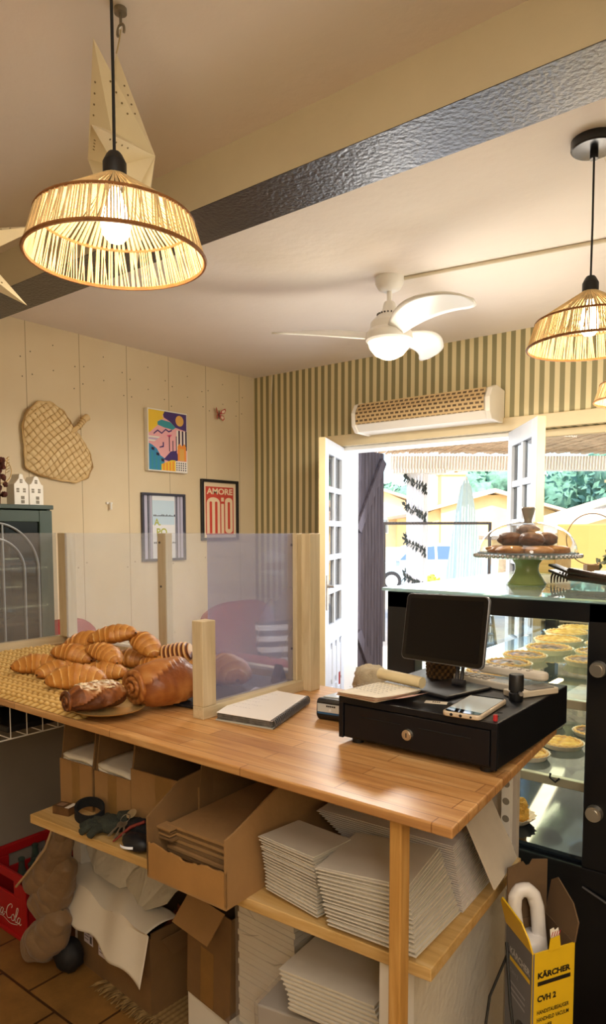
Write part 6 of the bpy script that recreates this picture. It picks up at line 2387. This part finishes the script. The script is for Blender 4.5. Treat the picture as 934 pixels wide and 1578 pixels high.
MB().b2(KX0 - .012, KX1 + .01, KY0 - .012, KY1 + .012, 1.269, KZ).build('glass_top', m_ktop, kc, smooth=0)
MB().b2(KX0 + .012, KX0 + .017, KY0 + .05, KY1 - .05, .60, 1.232).build('side_glass', m_kgl, kc, smooth=0)
MB().b2(KX0 + .05, KX1 - .05, KY1 - .022, KY1 - .017, .60, 1.232).build('front_glass', m_kgl, kc, smooth=0)
MB().b2(KX0 + .03, KX1 - .03, KY0 + .02, KY1 - .03, .586, .602).build('floor_plate', m_steel, kc, smooth=0)
for zz in (1.005, .79):
    s_ = MB().b2(KX0 + .03, KX1 - .04, KY0 + .055, KY1 - .06, zz - .006, zz)
    o = s_.build('glass_shelf', m_kshelf, kc, smooth=0)
    r_ = MB().b2(KX0 + .03, KX1 - .04, KY0 + .035, KY0 + .055, zz - .022, zz + .002)
    r_.build('shelf_rail', m_alu, o, smooth=0, bevel=.002)
    b = MB().tube([(-.60, KY0 + .033, zz + .012), (-.60, KY0 + .028, zz + .002), (-.585, KY0 + .028, zz - .008), (-.575, KY0 + .03, zz + .004)], .003, 6)
    b.build('shelf_clip', m_kblk, o)


def led_mat():
    m, nt, b = newmat('warm_led')
    b.inputs['Base Color'].default_value = (1, .9, .7, 1)
    b.inputs['Emission Color'].default_value = lin('#ffe6b0')
    b.inputs['Emission Strength'].default_value = 9
    return m


m_led = led_mat()
MB().box((-.86, 2.5, .776), (.05, .95, .008), rz=R(9.3)).build('light_strip', m_led, kc, smooth=0)
for (zz, x_) in ((.99, -.98), (1.226, -.98)):
    MB().b2(x_ - .012, x_ + .012, KY0 + .12, KY1 - .15, zz - .008, zz).build('light_strip', m_led, kc, smooth=0)
light('case_glow_top', 'AREA', (-.6, 2.45, 1.2), .9, '#fff0d0', (0, 0, 0), shape='RECTANGLE', size=.5, size_y=1.0)
light('case_glow_mid', 'AREA', (-.6, 2.45, .97), 1.0, '#fff0d0', (0, 0, 0), shape='RECTANGLE', size=.5, size_y=1.0)
light('case_glow_low', 'AREA', (-.6, 2.45, .76), .7, '#ffe9c0', (0, 0, 0), shape='RECTANGLE', size=.5, size_y=1.0)
gr = MB()
for i in range(9):
    gr.b2(-.52 + .012 * i, -.514 + .012 * i, KY0 + .10, KY0 + .55, .602, .612)
gr.build('vent_grille', m_white, kc, smooth=0, kind='stuff')
for zz in (1.104, .735):
    MB().cyl((-.476, KY0, zz), (-.476, KY0 - .016, zz), .021, .019, n=32).cyl((-.476, KY0 - .016, zz), (-.476, KY0 - .019, zz), .012, n=24).build('knob', mat('brushed_knob', '#cfcabf', .3, metal=.9), kc)

# ---- pies and tarts
m_crust = tonemat('pie_crust', [(0, '#8a5a22'), (.4, '#c68f45'), (.7, '#e3b870'), (1, '#f3dcae')], .6, n=30, amt=.15, bump=.3, bs=90)
m_fillb = tonemat('pie_brown_top', [(0, '#1e0e06'), (.4, '#4e2a12'), (.65, '#96602c'), (1, '#d8a866')], .35, n=26, amt=.5, bump=.5, bs=50)
m_filly = tonemat('pie_yellow_top', [(0, '#b07c22'), (.4, '#dba63a'), (.7, '#efc863'), (1, '#f8e3a0')], .5, n=24, amt=.3, bump=.5, bs=60)
m_liner = mat('paper_liner', '#eee4d2', .7, n=20, amt=.05)


def pie(r, h, fill, seed):
    t = thing('tart', '', 'tart', (0, 0, 0))
    MB().lathe([(r * .86, 0), (r * .88, .002), (r * 1.02, h), (r * 1.0, h), (r * .85, .004)], 96, mod=lambda a, j: 1 + (.025 * math.cos(a * 24) if j in (2, 3) else 0)).build('paper_liner', m_liner, t, local=True, smooth=70)
    mb = MB()

    def cru(u, v):
        a = u * 2 * PI
        q = v
        rr = r * (.95 - .16 * q)
        return (rr * math.cos(a), rr * math.sin(a), h * .9 + .006 * math.sin(q * PI) + .0015 * math.cos(a * 20), .45 + .35 * math.sin(q * PI))
    mb.grid(cru, 64, 8, cu=True)
    mb.build('crust_rim', m_crust, t, local=True, smooth=70)
    mb = MB()

    def top(u, v):
        a = u * 2 * PI
        rr = r * .82 * v
        k = noise.noise(Vector((rr * 60 * math.cos(a), rr * 60 * math.sin(a), seed)))
        return (rr * math.cos(a), rr * math.sin(a), h * .86 + .008 * (1 - v * v) + .004 * k, .5 + .6 * k)
    mb.grid(top, 48, 14, cu=True)
    mb.build('filling', fill, t, local=True, smooth=70)
    return t


protoA = pie(.074, .017, m_fillb, 1.3)
protoB = pie(.074, .019, m_filly, 7.7)
PIES = [
    (-.84, 1.99, 1.006, 'A', 1.0, 'brown topped tart nearest the glass end on the upper shelf'),
    (-.85, 2.16, 1.006, 'A', 1.0, 'second brown topped tart in the left row of the upper shelf'),
    (-.86, 2.33, 1.006, 'A', 1.0, 'third brown topped tart in the left row of the upper shelf'),
    (-.84, 2.52, 1.006, 'A', 1.12, 'larger brown topped tart in the left row of the upper shelf'),
    (-.87, 2.71, 1.006, 'B', 1.2, 'first yellow tart behind the brown ones on the upper shelf'),
    (-.90, 2.92, 1.006, 'B', 1.2, 'second yellow tart farther back on the upper shelf'),
    (-.91, 3.10, 1.006, 'B', 1.1, 'farthest yellow tart at the end of the upper shelf'),
    (-.66, 2.36, 1.006, 'A', 1.0, 'front brown topped tart in the right row of the upper shelf'),
    (-.68, 2.54, 1.006, 'A', 1.0, 'rear brown topped tart in the right row of the upper shelf'),
    (-.70, 2.73, 1.006, 'B', 1.0, 'yellow tart in the right row of the upper shelf'),
    (-.71, 1.96, .791, 'B', .85, 'pale tart nearest the rail on the middle shelf'),
    (-.66, 2.12, .791, 'B', .85, 'second pale tart on the middle shelf, right of the first'),
    (-.80, 2.12, .791, 'A', .85, 'small brown tart on the middle shelf'),
    (-.78, 2.32, .791, 'B', .85, 'pale tart farther back on the middle shelf'),
    (-.62, 2.30, .791, 'A', .85, 'small brown tart farther back on the middle shelf'),
]
used = {}
for (x, y, z, k, s, lab) in PIES:
    pr_ = protoA if k == 'A' else protoB
    if k not in used:
        o = pr_
        o.location = (x, y, z)
        o['label'] = lab
        used[k] = 1
    else:
        o = dup(pr_, (x, y, z), (0, 0, random.uniform(0, 6)), lab)
    o.scale = (s, s, s)
    o['group'] = 'tarts on the upper shelf' if z > .9 else 'tarts on the middle shelf'
    o['category'] = 'tart'
# yellow crumble pastry on the floor plate
tt = thing('crumble_pastry', 'tall yellow crumble pastry in a white fluted paper on the bottom of the case', 'pastry', (-.735, 1.93, .603))
MB().lathe([(.04, 0), (.043, .002), (.062, .022), (.060, .022), (.04, .004)], 96, (-.735, 1.93, .603), mod=lambda a, j: 1 + (.05 * math.cos(a * 16) if j in (2, 3) else 0)).build('paper_liner', m_liner, tt, smooth=70)
mb = MB()
blob(mb, Vector((-.735, 1.93, .635)), (.043, .043, .036), 5.5, nu=36, nv=24, rough=.28)
mb.build('crumble', mat('yellow_crumble', '#e0aa48', .7, n=60, amt=.3, bump=.8, bs=110), tt, smooth=70)

# ---- on top of the case: cake stand with glass dome
cx, cyk = -.80, 2.17
cs = thing('cake_stand', 'green footed cake stand with a beaded plate on the display case top', 'cake stand', (cx, cyk, KZ))
MB().lathe([(.0, .0), (.058, 0), (.060, .004), (.050, .018), (.040, .035), (.036, .05), (.038, .066), (.046, .078), (.046, .082), (0, .082)], 48, (cx, cyk, KZ)).build('foot', mat('olive_glaze', '#8f9c62', .25, n=6, amt=.06), cs)
pt_ = MB().lathe([(0, .080), (.10, .082), (.155, .090), (.160, .094), (.150, .094), (0, .088)], 64, (cx, cyk, KZ))
pt_.build('plate', mat('stand_plate_glass', '#c9c6bd', .2, spec=.8), cs)
mb = MB()
for i in range(64):
    a = 2 * PI * i / 64
    mb.ell((cx + .161 * math.cos(a), cyk + .161 * math.sin(a), KZ + .092), (.0062, .0062, .0062), 8, 6)
mb.build('beaded_rim', mat('beaded_glass', '#a8a5a0', .12, metal=.3), cs, kind='stuff')
m_dome = glassy('dome_glass', '#f6f9fb', haze=.03, hcol='#ffffff', refl=2.2)
gd = thing('glass_dome', 'clear glass dome with a knob covering the pastries on the cake stand', 'cake dome', (cx, cyk, KZ + .099))
prf = [(.150 * math.cos(a) ** .8 if a < 1.5 else .012, .100 * math.sin(a)) for a in [R(90 * i / 16) for i in range(17)]]
MB().lathe(prf, 64, (cx, cyk, KZ + .099), cap=False).build('bell', m_dome, gd, smooth=80)
MB().ring((cx, cyk, KZ + .100), .150, .003, 64).build('bell_rim', glassy('dome_rim', '#cfd6da', haze=.3, hcol='#b9c2c8', refl=2.5), gd)
MB().lathe([(.0, .094), (.012, .096), (.012, .104), (.018, .125), (.022, .142), (.020, .145), (0, .143)], 28, (cx, cyk, KZ + .099)).build('knob', mat('knob_glass', '#a9a39a', .08, spec=1, metal=.35), gd)

# pastries under the dome: discs below, chocolate mounds above
m_choc = tonemat('choc_pastry', [(0, '#24120c'), (.4, '#4c2a1a'), (.7, '#7d4c2c'), (1, '#b98550')], .45, n=30, amt=.3, bump=.4, bs=80)
m_disc = tonemat('disc_pastry', [(0, '#5c3216'), (.4, '#9a5e2a'), (.7, '#c98d48'), (1, '#e8c080')], .5, n=30, amt=.3, bump=.4, bs=80)


def round_pastry(name, m, r, h, seed):
    def f(u, v):
        a, b = u * 2 * PI, (v - .5) * PI
        k = 1 + .26 * noise.noise(Vector((math.cos(a) * 1.8, math.sin(a) * 1.8, b * 1.6 + seed)))
        z = math.sin(b)
        return (r * k * math.cos(b) ** .7 * math.cos(a) if abs(b) < 1.57 else 0, r * k * math.cos(b) ** .7 * math.sin(a) if abs(b) < 1.57 else 0, h * (.5 + .5 * z), .45 + .3 * z + .2 * noise.noise(Vector((math.cos(a) * 4, math.sin(a) * 4, z * 3 + seed))))
    return MB().grid(f, 30, 16, cu=True).build(name, m, local=True, smooth=80)


DP = []
for i in range(6):
    a = 2 * PI * i / 6 + .25
    DP.append((.082 * math.cos(a), .082 * math.sin(a), .0, .046, .030, 0))
DP.append((0, 0, 0, .046, .032, 0))
for i in range(4):
    a = 2 * PI * i / 4 + .6
    DP.append((.052 * math.cos(a), .052 * math.sin(a), .027, .040, .044, 1))
DP.append((.0, .0, .052, .036, .044, 1))
dlab = ['golden flat pastry on the %s of the cake stand plate' % q for q in ('right back', 'back', 'left back', 'left front', 'front', 'right front')] + ['golden flat pastry hidden in the middle of the plate under the dome']
dlab += ['chocolate mound pastry at the %s of the upper layer under the dome' % q for q in ('back right', 'back left', 'front left', 'front right')] + ['topmost chocolate pastry under the knob of the glass dome']
for (x, y, z, r, h, k), lab in zip(DP, dlab):
    o = round_pastry('mound_pastry' if k else 'flat_pastry', m_choc if k else m_disc, r, h, x * 50 + y * 90)
    o.location = (cx + x, cyk + y, KZ + .0945 + z)
    tag(o, lab, 'pastry', 'pastries under the glass dome')

# bamboo box, tongs, papers, flower ring, glass
bx_ = thing('bamboo_box', 'small bamboo box standing on the case top behind the cake stand', 'box', (-.968, 2.86, KZ))
m_bam = wood('bamboo', '#b98d4e', '#cfa766', '#dfbf84', axis=0, scale=3, rough=.5)
MB().b2(-1.03, -.905, 2.765, 2.96, KZ, KZ + .078).build('box_body', m_bam, bx_, smooth=0, bevel=.002)
MB().b2(-1.024, -.911, 2.762, 2.765, KZ + .006, KZ + .072).build('box_front', wood('bamboo_front', '#c49a5c', '#d8b274', '#e4c68e', axis=0, scale=3, rough=.5), bx_, smooth=0)
tg = thing('serving_tongs', 'dark brown pastry tongs with toothed jaws lying on the case top', 'tongs', (-.66, 2.32, KZ))
m_tong = mat('dark_brown_plastic', '#3c2a22', .35)
A_, B_ = Vector((-.745, 2.245, KZ + .028)), Vector((-.50, 2.12, KZ + .018))
dv_ = (B_ - A_).normalized()
for s, zz in ((0, .0), (1, .018)):
    off = Vector((0, 0, zz))
    mb = MB().tube([A_ + dv_ * .07 + off, A_ + dv_ * .12 + off * .9, B_ + off * .4, B_ + dv_ * .06], [.012, .010, .011, .008], 10)
    mb.box((0, 0, 0), (.085, .034, .008), 0, Matrix.Translation(A_ + dv_ * .04 + off + Vector((0, 0, .006))) @ Matrix.Rotation(math.atan2(dv_.y, dv_.x), 4, 'Z') @ Matrix.Rotation(R(14), 4, 'Y'))
    mb.build('tong_arm', m_tong, tg, bevel=.002)
    if s == 0:
        for i in range(6):
            p = A_ + dv_ * (.008 + .013 * i) + Vector((0, 0, .012 + .003 * i * 0))
            MB().tube([p, p + Vector((-.004, -.012, -.016)), p + Vector((-.004, -.014, -.036 + .002 * i))], [.0035, .0035, .002], 6).build('tooth', m_tong, tg)
pf_ = MB()
for k in range(6):
    pf_.box((-.62 + .004 * k, 2.74 + .003 * k, KZ + .002 + .003 * k), (.30, .2, .002), 0, rz=R(20 + 2 * k))
for q, z_ in ((0, 0),):
    pass
random.seed(2)
for k in range(6):
    MB().box((-.60 + random.uniform(-.01, .01), 2.74, KZ + .0015 + .0026 * k), (.30, .2, .0022), 0, rz=R(18 + random.uniform(-6, 6))).build('paper_sheet', m_paperw, label='white paper sheet in the loose pile on the case top behind the tongs' if k < 5 else 'uppermost white paper sheet of the pile behind the tongs', cat='paper', group='paper sheets on the case top', smooth=0)
fr2 = thing('flower_hoop', 'wire hoop with dried grasses and leaves standing on the case top by the window', 'decoration', (-.80, 2.98, KZ))
c0h = Vector((-.83, 2.98, KZ + .135))
TH = frame(c0h, (.786, .618, 0), (0, 0, 1))
MB().ring((0, 0, 0), .105, .0022, 60, 6, M=TH).box((0, -.12, 0), (.05, .03, .04), 0, TH).build('hoop', mat('hoop_metal', '#8a6b4a', .5, metal=.5), fr2)
mb = MB()
random.seed(15)
for k in range(34):
    a = random.uniform(-.9, .35)
    p = Vector((.105 * math.cos(a), .105 * math.sin(a), random.uniform(-.01, .01)))
    d_ = Vector((random.uniform(.1, .7), random.uniform(.3, 1), random.uniform(-.4, .4))).normalized() * random.uniform(.04, .085)
    mb.tube([TH @ p, TH @ (p + d_ * .5), TH @ (p + d_)], [.0012, .004, .001], 5)
mb.build('dried_grass', mat('pampas_tan', '#d8b788', .9, n=20, amt=.2), fr2, kind='stuff')
mb = MB()
for k in range(30):
    a = random.uniform(-1.5, -.2)
    p = TH @ Vector((.105 * math.cos(a), .105 * math.sin(a), random.uniform(-.01, .01)))
    d_ = Vector((random.uniform(-.4, 1), random.uniform(-.5, .5), random.uniform(-.6, .6))).normalized() * .035
    q = d_.orthogonal().normalized() * .011
    mb.add([p, p + d_ * .5 + q, p + d_, p + d_ * .5 - q], [(0, 1, 2, 3)])
mb.build('leaves', mat('dark_dried_leaf', '#4c5238', .8, n=20, amt=.3), fr2, smooth=0, kind='stuff')
gs = thing('small_basket', 'small pale woven tumbler basket at the right edge of the case top', 'basket', (-.66, 2.95, KZ))
MB().lathe([(.026, 0), (.03, .002), (.034, .06), (.032, .06), (.028, .004)], 32, (-.64, 3.0, KZ), mod=lambda a, j: 1 + .03 * math.cos(a * 16)).build('cup', mat('pale_weave', '#e2d8c4', .8), gs, smooth=70)
MB().tube([(-.64 + .03 * math.cos(a), 3.0, KZ + .06 + .04 * math.sin(a)) for a in [PI * i / 12 for i in range(13)]], .003, 6).build('handle', mat('handle_tan', '#b48c58', .7), gs)

# ---- handheld vacuum in its printed box
vb = thing('vacuum_box', 'tall yellow and grey printed vacuum cleaner box standing open beside the counter', 'box', (-.46, 1.35, 0))
F, Rr, L_ = Vector((-.437, 1.262, 0)), Vector((-.387, 1.352, 0)), Vector((-.520, 1.338, 0))
HB = .645
Bk = L_ + Rr - F
m_yel = mat('box_yellow', '#e9bf1c', .5, n=10, amt=.04)
m_gry = mat('box_grey', '#6c6a6e', .5, n=10, amt=.06)
m_kin = mat('box_inside_brown', '#6a5238', .85, n=10, amt=.1)
mb = MB()


def face(a, b, z0, z1, m):
    mb.add([(a.x, a.y, z0), (b.x, b.y, z0), (b.x, b.y, z1), (a.x, a.y, z1)], [(0, 1, 2, 3)], m)


face(F, Rr, 0, HB, 0)
face(L_, F, 0, HB, 1)
face(Rr, Bk, 0, HB, 2)
face(Bk, L_, 0, HB, 2)
o = mb.build('carton_walls', [m_yel, m_gry, m_kin], vb, smooth=0)
so = o.modifiers.new('thick', 'SOLIDIFY')
so.thickness = .003
so.offset = -1
up_ = Vector((0, 0, 1))
# flaps: left face yellow flap, back tall flap, right brown flap
MFl = frame(Vector((L_.x, L_.y, HB)), F - L_, up_)
wl = (F - L_).length
MB().prism([(0, 0), (wl, 0), (wl - .006, .03), (wl * .8, .052), (.01, .062), (0, .05)], -.0015, .0015, 0, MFl @ Matrix.Rotation(R(14), 4, 'X')).build('yellow_flap', m_yel, vb, smooth=0)
MBk = frame(Vector((L_.x, L_.y, HB)), Bk - L_, up_)
wb = (Bk - L_).length
MB().prism([(0, 0), (wb, 0), (wb, .115), (wb * .62, .122), (wb * .55, .112), (wb * .45, .112), (wb * .38, .122), (0, .115)], -.0015, .0015, 0, MBk).build('back_flap', m_kin, vb, smooth=0)
MRt = frame(Vector((Bk.x, Bk.y, HB)), Rr - Bk, up_)
MB().prism([(0, 0), (wl, 0), (wl, .04), (wl * .75, .065), (.02, .085), (0, .07)], -.0015, .0015, 0, MRt @ Matrix.Rotation(R(-10), 4, 'X')).build('right_flap', m_kin, vb, smooth=0)
MYf = frame(Vector((F.x, F.y, 0)), Rr - F, up_)
wy = (Rr - F).length
tabm = MB().prism([(.036, HB), (.066, HB - .002), (.062, HB + .028), (.040, HB + .026)], .001, .002, 0, MYf).prism([(.040, HB + .024), (.062, HB + .026), (.058, HB + .042), (.05, HB + .038), (.047, HB + .044), (.038, HB + .042)], .001, .002, 1, MYf)
for i in range(4):
    tabm.prism([(.041 + .006 * i, HB + .027), (.043 + .006 * i, HB + .027), (.046 + .006 * i, HB + .036), (.044 + .006 * i, HB + .036)], .002, .0023, 2, MYf)
tabm.build('torn_tab', [m_yel, m_paperw, mat('tab_red', '#b02c2c', .6)], vb, smooth=0)
pr2 = MB()
mk = mat('print_black_ink', '#191712', .5)
T_ = MYf
write(pr2, 'KÄRCHER', .012, HB - .052, wy - .022, .0150, T_, 0, bold=.05)
pr2.prism([(.012, HB - .066), (wy - .010, HB - .066), (wy - .010, HB - .058), (.012, HB - .058)], .0004, .0008, 0, T_)
write(pr2, 'CVH 2', .012, HB - .099, .046, None, T_, 0, bold=.045)
write(pr2, 'HANDSTAUBSAUGER', .012, HB - .124, wy - .024, .0085, T_, 0, bold=.02)
write(pr2, 'HANDHELD VACUUM', .012, HB - .139, wy - .024, .0085, T_, 0, bold=.02)
write(pr2, 'CLEANER', .012, HB - .154, .038, .0085, T_, 0, bold=.02)
for i in range(3):
    z_ = HB - .178 - .010 * i
    pr2.prism([(.012, z_), (.036, z_), (.036, z_ + .008), (.012, z_ + .008)], .0004, .0008, 0, T_)
    pr2.prism([(.038, z_ + .002), (.053 - .004 * i, z_ + .002), (.053 - .004 * i, z_ + .006), (.038, z_ + .006)], .0004, .0008, 0, T_)
pr2.prism([(.012, HB - .2210), (.055, HB - .2210), (.055, HB - .217), (.012, HB - .217)], .0004, .0008, 0, T_)
pr2.prism([(.012, HB - .29), (wy - .012, HB - .29), (wy - .012, HB - .225), (.012, HB - .225)], .0003, .0006, 1, T_)
pr2.build('yellow_print', [mk, mat('print_pale', '#e6dcc2', .5)], vb, smooth=0)
MGf = frame(Vector((L_.x, L_.y, 0)), F - L_, up_)
pr3 = MB()
write(pr3, 'KÄRCHER', .02, HB - .052, wl - .03, None, MGf, 0, bold=.03)
pr3.prism([(.02, HB - .066), (wl - .01, HB - .066), (wl - .01, HB - .058), (.02, HB - .058)], .0004, .0008, 1, MGf)
write(pr3, 'CVH 2', .02, HB - .09, .035, None, MGf, 2)
for i in range(3):
    pr3.prism([(.02, HB - .112 - .012 * i), (.085, HB - .112 - .012 * i), (.085, HB - .108 - .012 * i), (.02, HB - .108 - .012 * i)], .0004, .0007, 2, MGf)
q = [(.075 + .034 * math.cos(2 * PI * i / 18), HB - .21 + .048 * math.sin(2 * PI * i / 18)) for i in range(18)]
pr3.prism(q, .0004, .0007, 3, MGf)
pr3.build('grey_print', [mat('print_silver', '#c9c6c2', .5), m_yel, mat('print_soft_grey', '#9a979a', .5), mat('print_photo_dark', '#2e2a2a', .5)], vb, smooth=0)
vc = thing('handheld_vacuum', 'white handheld vacuum with a loop handle poking out of the yellow box', 'vacuum cleaner', (-.47, 1.34, .5))
MV = frame(Vector((-.480, 1.362, .602)), (.786, .618, 0), (-.05, .02, 1)) @ Matrix.Rotation(R(6), 4, 'Z')
mb = MB()
pts = [(-.020, -.01), (-.023, .03), (-.024, .075), (-.020, .100), (-.009, .113), (.007, .113), (.018, .100), (.023, .075), (.022, .03), (.022, -.01)]
sm_ = []
for i in range(len(pts) - 1):
    for k in range(4):
        t = k / 4
        sm_.append((pts[i][0] * (1 - t) + pts[i + 1][0] * t, pts[i][1] * (1 - t) + pts[i + 1][1] * t))
sm_.append(pts[-1])
mb.tube([MV @ Vector((x, y, 0)) for x, y in sm_], [.0145] * len(sm_), 12)
mb.tube([MV @ Vector((0, -.12, .005)), MV @ Vector((0, -.03, .003)), MV @ Vector((0, .012, 0)), MV @ Vector((0, .022, 0))], [.034, .036, .034, .026], 18)
mb.build('handle_body', mat('vacuum_white', '#e9e4e0', .35), vc, smooth=60)
m_cab = mat('thin_black_cable', '#141414', .5)
MB().tube([(-.505, 1.315, .60), (-.525, 1.27, .52), (-.52, 1.22, .42), (-.50, 1.16, .36), (-.50, 1.10, .30), (-.505, 1.08, .02)], .003, 6).build('power_cable', m_cab, label='thin black cable hanging down the left of the yellow vacuum box', cat='cable')
MB().tube([(-.508, 1.31, .62), (-.485, 1.275, .52), (-.455, 1.245, .42), (-.43, 1.235, .30), (-.43, 1.23, .02)], .003, 6).build('power_cable', m_cab, label='thin black cable crossing the front of the grey side of the vacuum box', cat='cable')
MB().tube([(-.50, KY0 - .004, .535), (-.40, KY0 - .012, .50), (-.25, KY0 - .006, .485), (0, KY0 - .006, .49)], .0035, 6).build('case_cable', mat('grey_cable', '#3c3a3a', .5), label='dark cable drooping across the black base of the display case', cat='cable')
